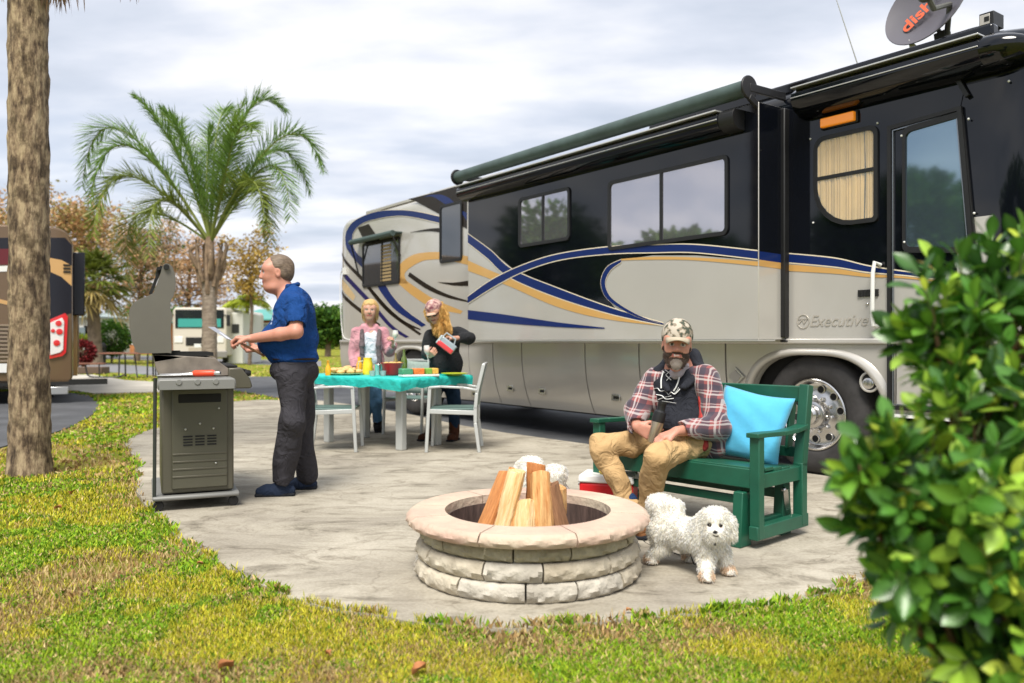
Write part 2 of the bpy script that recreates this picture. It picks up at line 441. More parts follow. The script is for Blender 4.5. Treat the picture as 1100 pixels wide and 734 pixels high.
def concrete_material():
    m = bpy.data.materials.new('patio concrete'); m.use_nodes = True; nt = m.node_tree; N = nt.nodes; L = nt.links; b = N['Principled BSDF']
    b.inputs['Roughness'].default_value = 0.85; b.inputs['Specular IOR Level'].default_value = 0.25
    tc = N.new('ShaderNodeTexCoord')
    def noise(s, d=5, dist=0.0, r=0.6, st=None):
        n = N.new('ShaderNodeTexNoise'); n.inputs['Scale'].default_value = s; n.inputs['Detail'].default_value = d; n.inputs['Roughness'].default_value = r; n.inputs['Distortion'].default_value = dist
        if st:
            mp = N.new('ShaderNodeMapping'); mp.inputs['Scale'].default_value = st; L.new(tc.outputs['Object'], mp.inputs[0]); L.new(mp.outputs[0], n.inputs['Vector'])
        else: L.new(tc.outputs['Object'], n.inputs['Vector'])
        return n.outputs['Fac']
    def rmp(f, st):
        r = N.new('ShaderNodeValToRGB'); r.color_ramp.elements[0].position = st[0][0]; r.color_ramp.elements[0].color = (*st[0][1], 1)
        r.color_ramp.elements[1].position = st[-1][0]; r.color_ramp.elements[1].color = (*st[-1][1], 1)
        for p, c in st[1:-1]:
            e = r.color_ramp.elements.new(p); e.color = (*c, 1)
        L.new(f, r.inputs[0]); return r.outputs['Color']
    def mult(a, c, f=1.0):
        mx = N.new('ShaderNodeMix'); mx.data_type = 'RGBA'; mx.blend_type = 'MULTIPLY'; mx.inputs['Factor'].default_value = f
        L.new(a, mx.inputs['A']); L.new(c, mx.inputs['B']); return mx.outputs['Result']
    base = rmp(noise(0.9, 6, 0.6), [(0.32, (0.28, 0.25, 0.205)), (0.5, (0.385, 0.35, 0.285)), (0.66, (0.47, 0.43, 0.355))])
    fine = rmp(noise(60, 6), [(0.25, (0.8, 0.8, 0.8)), (0.7, (1.1, 1.1, 1.1))])
    stain = rmp(noise(2.2, 10, 1.6, 0.74, (.8, 1.5, 1)), [(0.36, (0.40, 0.385, 0.36)), (0.45, (0.80, 0.79, 0.77)), (0.54, (1, 1, 1))])
    vein = N.new('ShaderNodeTexVoronoi'); vein.feature = 'DISTANCE_TO_EDGE'; vein.inputs['Scale'].default_value = 2.7
    mp = N.new('ShaderNodeMapping'); nz = N.new('ShaderNodeTexNoise'); nz.inputs['Scale'].default_value = 3.5; nz.inputs['Detail'].default_value = 6
    L.new(tc.outputs['Object'], nz.inputs['Vector'])
    va = N.new('ShaderNodeVectorMath'); va.operation = 'MULTIPLY_ADD'; va.inputs[1].default_value = (0.5, 0.5, 0.5); L.new(nz.outputs['Color'], va.inputs[0]); L.new(tc.outputs['Object'], va.inputs[2])
    L.new(va.outputs[0], vein.inputs['Vector'])
    vmask = rmp(noise(1.3, 4), [(0.45, (0, 0, 0)), (0.62, (1, 1, 1))])
    vr = rmp(vein.outputs['Distance'], [(0.0, (0.68, 0.66, 0.64)), (0.015, (0.9, 0.89, 0.88)), (0.05, (1, 1, 1))])
    mv = N.new('ShaderNodeMix'); mv.data_type = 'RGBA'; mv.blend_type = 'MIX'; L.new(vmask, mv.inputs['Factor']); mv.inputs['A'].default_value = (1, 1, 1, 1); L.new(vr, mv.inputs['B'])
    c = mult(mult(mult(base, fine), stain, 0.85), mv.outputs['Result'])
    L.new(c, b.inputs['Base Color'])
    bp = N.new('ShaderNodeBump'); bp.inputs['Strength'].default_value = 0.55; bp.inputs['Distance'].default_value = 0.012
    ad = N.new('ShaderNodeMath'); ad.operation = 'ADD'; L.new(noise(7, 8, 0.8, 0.7), ad.inputs[0]); L.new(mv.outputs['Result'], ad.inputs[1])
    L.new(ad.outputs[0], bp.inputs['Height']); L.new(bp.outputs['Normal'], b.inputs['Normal'])
    return m
M_conc = concrete_material()
near = [(133, 475), (143, 490), (148, 512), (147, 528), (165, 552), (200, 585), (233, 603), (280, 628), (330, 648), (370, 657), (405, 661), (440, 668), (500, 673), (545, 676), (600, 672), (700, 664), (800, 655), (860, 645), (918, 626), (975, 595), (1040, 560), (1110, 530)]
PATIO = [G(*p) for p in near]
PATIO_S = [(p.x, p.y) for p in catmull([(a, b, 0) for a, b in PATIO], 6)]
far = [(890, 512), (604, 474), (540, 465), (494, 457), (441, 446), (400, 438), (345, 431), (280, 430), (247, 432), (200, 446), (168, 460), (150, 466)]
PATIO_S = PATIO_S + [(4.1, 5.1)] + [G(*p) for p in far]
PATIO_S = [(a+0.012*math.sin(i*2.3), b+0.012*math.sin(i*3.1)) for i, (a, b) in enumerate(PATIO_S)]
ground_patch('patio', PATIO_S, 0.0, M_conc, 0.1)
M_asph = mat('asphalt', (0.075, 0.078, 0.085), 0.8, var=0.35, scale=1.3, bump=0.5, bscale=180, bdist=0.004)
M_asph_far = mat('weathered asphalt', (0.19, 0.19, 0.20), 0.9, var=0.2, scale=0.7)
O_RV = Vector((2.5, 6.875, 0)); RV_ROT = math.atan2(-0.8133, 0.5822)
EX = Vector((0.5822, -0.8133, 0)); EY = Vector((0.8133, 0.5822, 0))
def rvw(x, y, z=0): return O_RV + EX*x + EY*y + Vector((0, 0, z))
pad = [rvw(3.5, -0.42), rvw(3.5, 4.5), rvw(-22, 4.5), rvw(-22, -0.2), rvw(-7.5, -0.25), rvw(-5.5, -0.4), rvw(-3.5, -0.5)]
pad = [(p.x, p.y) for p in pad]
ground_patch('road', pad, -0.012, M_asph, 0.05)
rb = [(420, 407), (345, 405), (300, 406), (250, 404), (200, 397), (100, 390), (0, 387), (-200, 386), (-200, 392), (0, 396), (100, 399), (170, 404), (250, 413), (300, 420), (345, 427), (400, 434)]
ground_patch('road', [G(*p, z=-0.02) for p in rb], -0.02, M_asph_far, 0.02)
ra = [(345, 388.5), (240, 386), (200, 384), (205, 381), (190, 376), (180, 376), (170, 383), (60, 381), (0, 381), (0, 384), (100, 385.5), (180, 388), (240, 391), (345, 394)]
ground_patch('road', [G(*p, z=-0.022) for p in ra], -0.022, M_asph_far, 0.02)
la = [(-250, 424), (0, 421), (80, 423), (98, 427), (106, 435), (100, 445), (75, 459), (40, 470), (0, 481), (-60, 500), (-250, 540)]
ground_patch('driveway', [G(*p, z=-0.015) for p in la], -0.015, M_asph, 0.05, smoothn=4)
cp = [(60, 403), (100, 403), (135, 409), (175, 411), (230, 413), (235, 420), (170, 421.5), (100, 423), (80, 420), (-20, 418)]
ground_patch('concrete_pad', [G(*p, z=-0.01) for p in cp], -0.01, mat('pale concrete', (0.46, 0.43, 0.37), 0.9, var=0.2, scale=1.0), 0.05)

# ---------------------------------------------------------------- grass blades
def inside(poly, X, Y):
    r = np.zeros(len(X), bool); n = len(poly)
    for i in range(n):
        x0, y0 = poly[i]; x1, y1 = poly[(i+1) % n]
        c = ((y0 > Y) != (y1 > Y)) & (X < (x1-x0)*(Y-y0)/((y1-y0) or 1e-9)+x0); r ^= c
    return r
def val_noise(X, Y, s, seed):
    rs = np.random.RandomState(seed); T = rs.rand(64, 64); x = X*s+100; y = Y*s+100
    xi = np.floor(x).astype(int); yi = np.floor(y).astype(int); fx = x-xi; fy = y-yi; fx = fx*fx*(3-2*fx); fy = fy*fy*(3-2*fy)
    g_ = lambda a, b: T[a % 64, b % 64]
    return (g_(xi, yi)*(1-fx)+g_(xi+1, yi)*fx)*(1-fy)+(g_(xi, yi+1)*(1-fx)+g_(xi+1, yi+1)*fx)*fy
def grass():
    N_ = 760000
    py = 378+np.random.rand(N_)**0.8*(785-378); px = np.random.uniform(-260, 1130, N_)
    Y = CH*F_/(py-HY); X = (px-CX)/F_*Y
    la_w = [G(*p) for p in la]; cp_w = [G(*p) for p in cp]; rb_w = [G(*p) for p in rb]; ra_w = [G(*p) for p in ra]
    edge = [(a*1.0, b) for a, b in PATIO_S]
    cx0, cy0 = .2, 5.5; dd = np.hypot(X-cx0, Y-cy0); off = .13*np.clip(.6*val_noise(X, Y, 9, 12)+.4*val_noise(X, Y, 30, 13)-.30, 0, 1)*np.clip(dd/4, .5, 2)
    Xo = X+(X-cx0)/dd*off; Yo = Y+(Y-cy0)/dd*off
    bad = inside(edge, Xo, Yo) | inside(pad, X, Y) | inside(la_w, X, Y) | inside(cp_w, X, Y) | inside(rb_w, X, Y) | inside(ra_w, X, Y)
    X = X[~bad]; Y = Y[~bad]; onpat = inside(edge, X, Y)
    br = 0.6*val_noise(X, Y, 1.5, 3)+0.4*val_noise(X, Y, 5, 4)
    gr = 0.55*val_noise(X, Y, 1.9, 5)+0.45*val_noise(X, Y, 7, 6)
    keep = np.random.rand(len(X)) < np.clip(1.25-2.6*np.clip(br-0.50, 0, 1)*2, 0.22, 1)
    X, Y, br, gr, onpat = X[keep], Y[keep], br[keep], gr[keep], onpat[keep]
    n = len(X); k = np.clip(Y/4.5, 0.8, 6)
    h = np.random.uniform(0.010, 0.034, n)*np.clip(0.6+gr, 0.5, 1.4)*k**0.35; wd = np.random.uniform(0.0022, 0.0055, n)*k**0.9
    clover = (gr > 0.48) & (np.random.rand(n) < 0.6)
    nr = inside(PATIO_S, X-(X-.2)/np.hypot(X-.2, Y-5.5)*.07, Y-(Y-5.5)/np.hypot(X-.2, Y-5.5)*.07); h = np.where(nr, h*1.15, h*.82)
    wd = np.where(clover, wd*2.4, wd); h = np.where(clover, h*0.75, h)
    th = np.random.uniform(0, 2*PI, n); lean = np.random.uniform(0.2, 1.3, n)*h
    a2 = np.random.uniform(0, 2*PI, n)
    base = np.stack([X, Y, np.where(onpat, -0.004, -0.031)], 1)
    sd_ = np.stack([np.cos(th), np.sin(th), 0*th], 1)*wd[:, None]
    ln = np.stack([np.cos(a2)*lean, np.sin(a2)*lean, h+0.012], 1)
    V = np.stack([base-sd_*0.6, base+sd_*0.6, base+ln*0.65+sd_, base+ln], 1).reshape(-1, 3)
    # last row: tip; second-last shared side
    V4 = V.reshape(-1, 4, 3); V4[:, 3] = base+ln-sd_*0.3*np.where(clover, 3, 1)[:, None]
    yel = np.array([0.50, 0.46, 0.035]); grn = np.array([0.10, 0.25, 0.012]); lime = np.array([0.33, 0.43, 0.02]); brn = np.array([0.38, 0.24, 0.10]); straw = np.array([0.58, 0.44, 0.20])
    t = np.clip((gr-0.38)*4, 0, 1)[:, None]
    c = yel*(1-t)+lime*t
    c = np.where(clover[:, None], grn*0.5+lime*0.5*t+grn*0.2, c)
    u = np.random.rand(n)
    c = np.where((u < 0.14)[:, None], grn, c); c = np.where((u > 0.91)[:, None], straw, c)
    dry = (br+0.12*np.random.randn(n)) > 0.58; c = np.where(dry[:, None], np.where((u > 0.5)[:, None], brn, straw*0.8), c)
    c = c*np.random.uniform(0.6, 1.25, n)[:, None]
    m = mat('grass blade', (0.2, 0.3, 0.03), 0.7, attr=True, spec=0.25)
    o = np_mesh('grass', V4.reshape(-1, 3), np.arange(4*n).reshape(n, 4), m, colors=np.repeat(c, 4, 0))
    tag(o, 'short yellow-green lawn grass with clover and dry patches round the patio', 'grass', kind='stuff')
grass()
# fallen leaves on the lawn
M_dead = mat('dead leaf', (0.42, 0.17, 0.06), 0.6, var=0.3, scale=20, attr=False)
lf_spots = [(76, 533, .075, 'curled brown fallen leaf on lawn below the big palm trunk'), (243, 720, .06, 'pale fallen leaf at the bottom edge of the lawn'), (450, 724, .06, 'yellowish fallen leaf on lawn in front of the fire pit'), (215, 608, .03, 'small brown leaf at the patio edge, front left'), (62, 548, .05, 'dark dry leaf beside the bigger curled leaf on lawn'), (352, 706, .04, 'brown leaf on bare patch of lawn, bottom centre'), (676, 660, .03, 'small dark leaf on patio edge right of the fire pit')]
for px, py, s, lb in lf_spots:
    x, y = G(px, py); b = MB(); rows = []
    for i in range(7):
        t = i/6; wv = math.sin(PI*min(1, t*1.05))*s*0.3+0.002
        rows.append([(s*(t-0.5)+0, wv*v, 0.008+0.35*s*abs(v)**1.5+0.1*s*math.sin(5*t)) for v in (-1, -0.5, 0, 0.5, 1)])
    b.grid(rows); o = b.build('fallen_leaf', M_dead, smooth=True, loc=(x, y, 0.004 if py > 650 and px > 600 else 0.0)); o.rotation_euler = (0, 0, random.uniform(0, 6))
    tag(o, lb, 'leaf', 'fallen leaves')
# ================================================================= big motorhome
def RVL(px, py, y=0.0):
    D = Vector(((px-CX)/F_, 1, (HY-py)/F_)); c = Vector((0, 0, CH))-O_RV
    cx, cy = c.dot(EX), c.dot(EY); dx, dy = D.dot(EX), D.dot(EY)
    t = (y-cy)/dy
    return (cx+dx*t, CH+D.z*t)
M_silver = mat('champagne paint', (0.52, 0.50, 0.465), 0.26, metal=0.25, var=0.05, scale=0.7, coat=0.5)
M_black = mat('black paint', (0.004, 0.005, 0.008), 0.06, coat=0.15, var=0.2, scale=1.5, spec=0.4)
M_blue = mat('blue stripe paint', (0.008, 0.022, 0.115), 0.22, spec=.25)
M_gold = mat('gold stripe paint', (0.66, 0.38, 0.12), 0.3, metal=0.2, coat=0.4)
M_cream = mat('cream pinstripe paint', (0.75, 0.66, 0.5), 0.35)
M_dkstripe = mat('brown black stripe paint', (0.018, 0.013, 0.009), 0.25, spec=.2)
M_rubber = mat('black rubber', (0.009, 0.009, 0.010), 0.45, var=0.2, scale=15)
M_tyre = mat('tyre rubber', (0.032, 0.03, 0.03), 0.75, var=0.3, scale=12, bump=0.2, bscale=60)
M_glass = mat('reflective window glass', (0.47, 0.46, 0.50), 0.03, metal=0.85)
M_glass_d = mat('tinted door glass', (0.22, 0.31, 0.38), 0.04, metal=0.85)
M_glass_k = mat('dark glass', (0.03, 0.035, 0.04), 0.03, metal=0.3, coat=1.0, spec=0.8)
M_chrome = mat('polished wheel metal', (0.62, 0.61, 0.60), 0.24, metal=1.0)
M_dark = mat('underbody', (0.012, 0.012, 0.012), 0.9)
M_white = mat('white plastic', (0.75, 0.75, 0.73), 0.4)
M_awn = mat('green grey awning fabric', (0.055, 0.085, 0.08), 0.6, var=0.25, scale=5)
M_amber = mat('amber lens', (0.85, 0.28, 0.02), 0.25, coat=0.6, emit=(0.9, 0.25, 0.01, 0.25))
M_curtain = mat('tan curtain', (0.50, 0.34, 0.14), 0.9, var=0.15, scale=4)
M_clear = mat('clear pane', (0.9, 0.95, 0.95), 0.03, alpha=0.16, spec=0.6)

rv = thing('motorhome', 'long champagne and black motorhome with blue and gold swooshes, parked behind the green bench', 'motorhome', O_RV, RV_ROT)
xr = RVL(362, 367)[0]; xs_l = RVL(503, 367, -.36)[0]; xs_r = RVL(815, 367, -.36)[0]; x_ax = -6.95
ZT = 3.30; ZB = 1.125
XF = 2.35
# --- upper body loft
def section(top, inset, yw=2.5):
    r = 0.16; pts = []
    pts.append((inset, ZB)); pts.append((inset, 1.56)); pts.append((inset, 2.0)); pts.append((inset+0.005, top-r))
    for i in range(1, 6):
        a = PI/2*i/5; pts.append((inset+0.005+r*(1-math.cos(a)), top-r+r*math.sin(a)))
    pts.append((yw/2, top+0.03))
    for i in range(5, 0, -1):
        a = PI/2*i/5; pts.append((yw-inset-r*(1-math.cos(a)), top-r+r*math.sin(a)))
    pts.append((yw-inset, top-r)); pts.append((yw-inset, 1.56)); pts.append((yw-inset, ZB))
    return pts
st = []
for i in range(9):
    t = i/8; q = math.sqrt(max(0, 1-(1-t)**2)); st.append((xr+0.42*t, ZT-0.42*(1-q), 0.16*(1-q)))
st += [(-5.5, ZT, 0), (-4.5, ZT, 0), (xs_l+.02, ZT, 0), (-3, ZT, 0), (-1, ZT, 0), (0.6, ZT, 0), (1.1, ZT+0.02, 0.0)]
for i in range(1, 8):
    t = i/7; st.append((1.3+1.05*t, ZT+0.02-0.75*t**2.6, 0.35*t**2.5))
b = MB(); rows = []
for x, tp, ins in st: rows.append([(x, y, z) for y, z in section(tp, ins)])
n0 = len(rows[0])
for i in range(len(rows)-1):
    xm = (rows[i][0][0]+rows[i+1][0][0])/2
    for j in range(n0-1):
        zm = (rows[i][j][2]+rows[i][j+1][2])/2
        b.add([rows[i][j], rows[i][j+1], rows[i+1][j+1], rows[i+1][j]], [(0, 1, 2, 3)], M_black if ((xm > xs_l and zm > 2.05) or (xm > 1.3 and zm > 1.6)) else M_silver)
b.add(rows[0], [list(range(n0))], M_silver); b.add(rows[-1], [list(range(n0))], M_black)
body = b.build('upper_body', None, rv, smooth=True, angle=0.5)
# inner dark box (underbody)
b = MB(); b.box(((xr+XF)/2, 1.27, 0.78), (XF-xr-0.5, 2.2, 0.7)); b.box(((xr+XF)/2, 1.27, 0.38), (XF-xr-2.4, 1.4, 0.3)); b.build('underbody', M_dark, rv)
# --- belt rail
b = MB(); b.box(((xr+XF)/2+0.02, -0.004, 1.122), (XF-xr-0.3, 0.05, 0.045)); b.build('belt_rail', M_silver, rv, bevel=0.012)
# --- bay panels
def arch_z(x, xc, hw=0.66, top=1.005, zb=0.30):
    q = abs((x-xc)/hw)
    return zb if q >= 1 else zb+(top-zb)*(1-q**3.0)**(1/3.0)
def skirt_y(z): 
    t = max(0, (1.1-z)/0.8); return 0.004+0.15*t**2.6
def panel(name, xa, xb, arcs=(), zb=0.30, m=M_silver):
    nb_ = 2+int((xb-xa)/0.035) if arcs else 5; rows = []
    xs_ = list(np.linspace(xa, xb, nb_))
    for x in xs_:
        z0 = max([zb]+[arch_z(x, c) for c in arcs]); z0 = min(z0, 1.03); r = []
        for i in range(11):
            z = 1.098+(z0-1.098)*i/10; r.append((x, skirt_y(z), z))
        r.append((x, skirt_y(z0)+0.03, z0)); rows.append(r)
    bb = MB(); bb.grid(rows, m); e = [[(x, p[1]+0.03, p[2]) for (x_, p1, p2), p in zip(r, r)] for x, r in ((xa, rows[0]), (xb, rows[-1]))]
    for r, e_ in zip((rows[0], rows[-1]), e): bb.grid([r, e_], m)
    return bb.build(name, m, rv, smooth=True, angle=0.7)
seams = [xr+0.12] + [RVL(p, 400)[0] for p in (478, 503, 529, 560, 628, 686, 779)] + [RVL(962, 400)[0], XF-0.25]
seams = sorted(seams)
g_ = 0.009
# rear section with arch
seams2 = [seams[0], x_ax-0.78, x_ax+0.80] + [s for s in seams if s > x_ax+1.0]
seams2 = sorted(seams2)
for i in range(len(seams2)-1):
    a, c = seams2[i], seams2[i+1]; arcs = []
    if a < x_ax < c: arcs = [x_ax]
    if a < 0 < c: arcs = [0.0]
    if c > 1.25 and a > 0.5: continue
    o = panel('bay_door' if not arcs else 'wheel_arch_panel', a+g_, c-g_, arcs)
# latches
for px, py in ((544, 418), (578, 421), (657, 428), (503, 424)):
    x, z = RVL(px, py); y = skirt_y(z); b = MB(); b.box((x, y-0.008, z), (0.13, 0.016, 0.075), m=M_chrome); b.box((x+0.01, y-0.018, z), (0.08, 0.008, 0.03), m=M_dark)
    b.build('latch', None, rv, bevel=0.004)
x, z = RVL(790, 405); b = MB(); b.prism([(x-.1, z), (x, z+.085), (x+.1, z), (x, z-.085)], lambda a, c, t: (a, t, c), -0.004, 0.0, M_silver)
b.prism([(x-.07, z), (x, z+.06), (x+.07, z), (x, z-.06)], lambda a, c, t: (a, t, c), -0.010, -0.004, mat('grey plate', (0.38, 0.36, 0.33), 0.4)); b.build('diamond_badge', None, rv)
# entry step panel with door bottom
xd0 = RVL(955, 200)[0]; xd1 = RVL(1056, 300)[0]
bb = MB(); rows = [[(x, 0.0, z) for z in (1.1, 0.82, 0.55)] for x in (seams[-2]+g_, 0.9+0.6, XF-0.45)]; bb.grid(rows); bb.build('entry_panel', M_silver, rv)
bb = MB(); bb.box(((seams[-2]+xd1)/2+.05, 0.12, 0.42), (xd1-seams[-2]+.1, 0.3, 0.03), m=M_dark); bb.box(((seams[-2]+xd1)/2+.05, 0.0, 0.555), (xd1-seams[-2]+.1, 0.04, 0.025), m=M_white); bb.build('entry_step', None, rv)
# arch flares
for xc in (0.0, x_ax):
    rows = []
    for i in range(61):
        a = PI*i/60; ca, sa = math.cos(a), math.sin(a); ex = 2/3.0
        def se(hw, tp): return (xc-hw*math.copysign(abs(ca)**ex, ca), 0.30+(tp-0.30)*abs(sa)**ex)
        (x1, z1), (x0, z0), (x2, z2) = se(0.74, 1.065), se(0.66, 1.005), se(0.70, 1.045)
        rows.append([(x1, skirt_y(z1)-0.001, z1), (x2, skirt_y(z2)-0.028, z2), ((x0+x2)/2, skirt_y(z0)-0.035, (z0+z2)/2), (x0, skirt_y(z0)-0.02, z0), (x0, skirt_y(z0)+0.09, z0)])
    b = MB(); b.grid(rows); b.build('arch_flare', M_silver, rv, smooth=True, angle=1.2)
    b = MB(); b.prism([(x0_, z0_) for x0_, z0_ in [(xc-.66, .3)]+[(xc-0.66*math.cos(PI*i/20), 0.3+0.71*math.sin(PI*i/20)) for i in range(21)]], lambda a, c, t: (a, t, c), 0.5, 0.52); b.build('wheel_well', M_dark, rv)
# --- wheels
def wheel(xc, R=0.505, y0=0.07):
    wn = thing('w', None, None); wn.name = 'wheel'; wn.parent = rv; wn.location = (xc, y0, R)
    for k in ('label', 'category'):
        if k in wn: del wn[k]
    b = MB(); pr = [(0.30, 0.02), (0.305, -0.015), (0.33, -0.03), (0.40, -0.035), (0.46, -0.022), (0.488, 0.0), (R, 0.03), (R, 0.25), (0.48, 0.28), (0.3, 0.28)]
    b.lathe(pr, n=56, axis='Y'); b.build('tyre', M_tyre, wn, smooth=True, angle=0.9)
    b = MB()
    pr = [(0.302, -0.006), (0.302, -0.022), (0.292, -0.028), (0.283, -0.018), (0.275, 0.035), (0.262, 0.055), (0.235, 0.062), (0.17, 0.048), (0.125, 0.03), (0.118, -0.03), (0.112, -0.045), (0.10, -0.05), (0.085, -0.052), (0.08, -0.10), (0.06, -0.115), (0.0, -0.118)]
    b.lathe(pr, n=56, axis='Y', m=M_chrome)
    for i in range(10):
        a = 2*PI*(i+.3)/10; c = (0.212*math.cos(a), 0.05, 0.212*math.sin(a))
        b.lathe([(0.038, 0.004), (0.036, -0.006), (0.030, -0.0055), (0.029, -0.001)], c=c, n=16, axis='Y', m=M_chrome)
        b.lathe([(0.030, 0.004), (0.030, -0.0035), (0.0, -0.0035)], c=c, n=14, axis='Y', m=M_dark)
        a = 2*PI*(i+.8)/10; c = (0.145*math.cos(a), 0.035, 0.145*math.sin(a)); b.lathe([(0.015, 0.01), (0.015, -0.028), (0.008, -0.036), (0, -0.036)], c=c, n=8, axis='Y', m=M_chrome)
    b.build('rim', None, wn, smooth=True, angle=0.5)
    return wn
for xc in (0.0, x_ax): wheel(xc)
for xc in (0.0, x_ax):
    b = MB(); b.lathe([(0.3, 0), (0.5, 0.02), (0.505, 0.26), (0.3, 0.28), (0.0, 0.28)], c=(xc, 2.15, .505), n=32, axis='Y'); b.build('far_tyre', M_tyre, rv, smooth=True)
# rear mud flap
b = MB(); b.box((x_ax-0.95, 1.25, 0.38), (0.02, 2.0, 0.4)); b.build('mud_flap', M_rubber, rv)

# --- livery helpers
def smooth2(pts, n=8): return [(p.x, p.y) for p in catmull([(a, c, 0) for a, c in pts], n)]
Z5 = lambda p: (480+p[0]*0.395, 90+p[1]*0.395)
Z4 = lambda p: (350+p[0]*0.24545, 190+p[1]*0.24545)
Z7 = lambda p: (780+p[0]*0.3544, 260+p[1]*0.3544)
def ribbon(mb, up, lo, conv, y, lay, m, n=10, outline=None, ow=0.010):
    U = smooth2([conv(p) for p in up], n); Lw = smooth2([conv(p) for p in lo], n)
    def rs(a, K=60):
        a = [Vector((p[0], p[1])) for p in a]; d = [0]
        for i in range(1, len(a)): d.append(d[-1]+(a[i]-a[i-1]).length)
        out = []; j = 0
        for k in range(K+1):
            s = d[-1]*k/K
            while j < len(d)-2 and d[j+1] < s: j += 1
            t = (s-d[j])/max(1e-9, d[j+1]-d[j]); out.append(a[j].lerp(a[j+1], min(1, max(0, t))))
        return out
    U = rs(U); Lw = rs(Lw)
    A = [RVL(p.x, p.y, y) for p in U]; B = [RVL(p.x, p.y, y) for p in Lw]
    if outline:
        A2 = []; B2 = []
        for a, c in zip(A, B):
            v = Vector(a)-Vector(c); L_ = v.length; v = v/L_ if L_ > 1e-6 else Vector((0, 1)); A2.append(tuple(Vector(a)+v*ow)); B2.append(tuple(Vector(c)-v*ow))
        yy = y-0.0016*(lay-0.5); mb.grid([[(a[0], yy, a[1]) for a in A2], [(a[0], yy, a[1]) for a in B2]], outline)
    yy = y-0.0016*lay
    if y == 0: A = [(max(a[0], xr+.10), a[1]) for a in A]; B = [(max(a[0], xr+.10), a[1]) for a in B]
    mb.grid([[(a[0], yy-rear_in(a), a[1]) for a in A], [(a[0], yy-rear_in(a), a[1]) for a in B]], m)
def rear_in(a):
    t = (a[0]-xr)/0.42
    return 0.0 if t >= 1 else -0.16*(1-math.sqrt(max(0, 1-(1-t)**2)))+0.004
def area(mb, pts, conv, y, lay, m):
    q = [RVL(*conv(p), y) for p in pts]; yy = y-0.0016*lay
    mb.sheet(q, lambda a, c: (a, yy, c), m)

# --- slide-out room
YS = -0.36; zs0, zs1 = 1.135, 3.13
sl = MB(); sl.box(((xs_l+xs_r)/2, (YS+0.6)/2, (zs0+zs1)/2), (xs_r-xs_l, 0.6-YS, zs1-zs0)); slide = sl.build('slide_out_room', M_silver, rv, bevel=0.006)
lv = MB()
B2lo = [(130, 552), (210, 512), (310, 480), (440, 464), (560, 460), (680, 460), (848, 478)]
blk = [(58, 300), (58, 408)] + [(120, 455), (180, 505), (240, 532), (300, 556), (370, 582), (460, 614)] + [(440, 590), (424, 565), (420, 540), (430, 510), (455, 487), (475, 480)] + [(560, 468), (680, 468), (848, 482), (848, 60), (700, 70)]
q = [RVL(*Z5(p), YS) for p in blk]; q[0] = (xs_l+0.004, zs1-.004); q[1] = (xs_l+0.004, q[1][1]); q[-1] = (xs_l+0.5, zs1-.004); q[-2] = (xs_r-0.004, zs1-.004); q[-3] = (xs_r-0.004, q[-3][1])
lv.sheet(q, lambda a, c: (a, YS-0.0016, c), M_black)
# gold band
ribbon(lv, [(58, 482), (150, 522), (300, 574), (450, 627), (588, 655)], [(58, 510), (170, 552), (300, 608), (430, 641), (588, 660)], Z5, YS, 2, M_gold)
ribbon(lv, [(475, 478), (560, 472), (680, 474), (847, 485)], [(475, 482), (560, 480), (680, 482), (847, 497)], Z5, YS, 2, M_gold)
ribbon(lv, [(58, 410), (120, 455), (180, 507), (300, 557), (450, 612), (590, 653)], [(58, 434), (110, 475), (170, 527), (300, 582), (450, 628), (590, 658)], Z5, YS, 3, M_blue, outline=M_cream)
ribbon(lv, [(475, 480), (437, 500), (420, 540), (432, 580), (465, 608), (520, 636), (588, 656)], [(475, 487), (447, 508), (432, 540), (442, 575), (472, 602), (525, 632), (590, 657)], Z5, YS, 4, M_blue, outline=M_cream, ow=0.006)
ribbon(lv, [(58, 581), (120, 537), (200, 498), (300, 466), (440, 446), (560, 441), (680, 440), (847, 457)], [(58, 599), (130, 553), (210, 512), (310, 480), (440, 464), (560, 460), (680, 460), (847, 478)], Z5, YS, 5, M_blue, outline=M_cream)
ribbon(lv, [(58, 617), (150, 628), (300, 650), (430, 665)], [(58, 642), (150, 652), (300, 663), (430, 668)], Z5, YS, 3, M_blue)
lv.build('painted_graphics', None, slide, recalc=False)
# slide end face graphics (facing the front of the vehicle)
lv = MB(); xe = xs_r+0.002
zb1 = RVL(*Z5((847, 457)), YS)[1]; zb2 = RVL(*Z5((847, 480)), YS)[1]; zg = RVL(*Z5((847, 497)), YS)[1]
lv.grid([[(xe, YS+.004, zs1-.004), (xe, -0.001, zs1-.004)], [(xe, YS+.004, zb1), (xe, -0.001, zb1-.01)]], M_black)
lv.grid([[(xe, YS+.004, zb1), (xe, -0.001, zb1-.01)], [(xe, YS+.004, zb2), (xe, -0.001, zb2-.012)]], M_blue)
lv.grid([[(xe, YS+.004, zb2), (xe, -0.001, zb2-.012)], [(xe, YS+.004, zg), (xe, -0.001, zg-.012)]], M_gold)
lv.build('end_graphics', None, slide, recalc=False)
# black seal frame beside slide
b = MB(); xf = RVL(846, 367)[0]
b.box((xf-0.02, -0.03, (ZB+0.03+3.12)/2), (0.075, 0.07, 3.12-ZB-0.03)); b.box(((xs_r+xf)/2, -0.02, zs0-0.012), (xf-xs_r+.05, 0.05, 0.02)); b.build('slide_seal', M_rubber, slide, bevel=0.01)
# lower lip of the slide
b = MB(); b.box(((xs_l+xs_r)/2, YS+0.1, zs0-0.006), (xs_r-xs_l+.01, 0.23, 0.012)); b.build('bottom_lip', mat('silver trim', (0.6, 0.6, 0.58), 0.3, metal=0.6), slide)

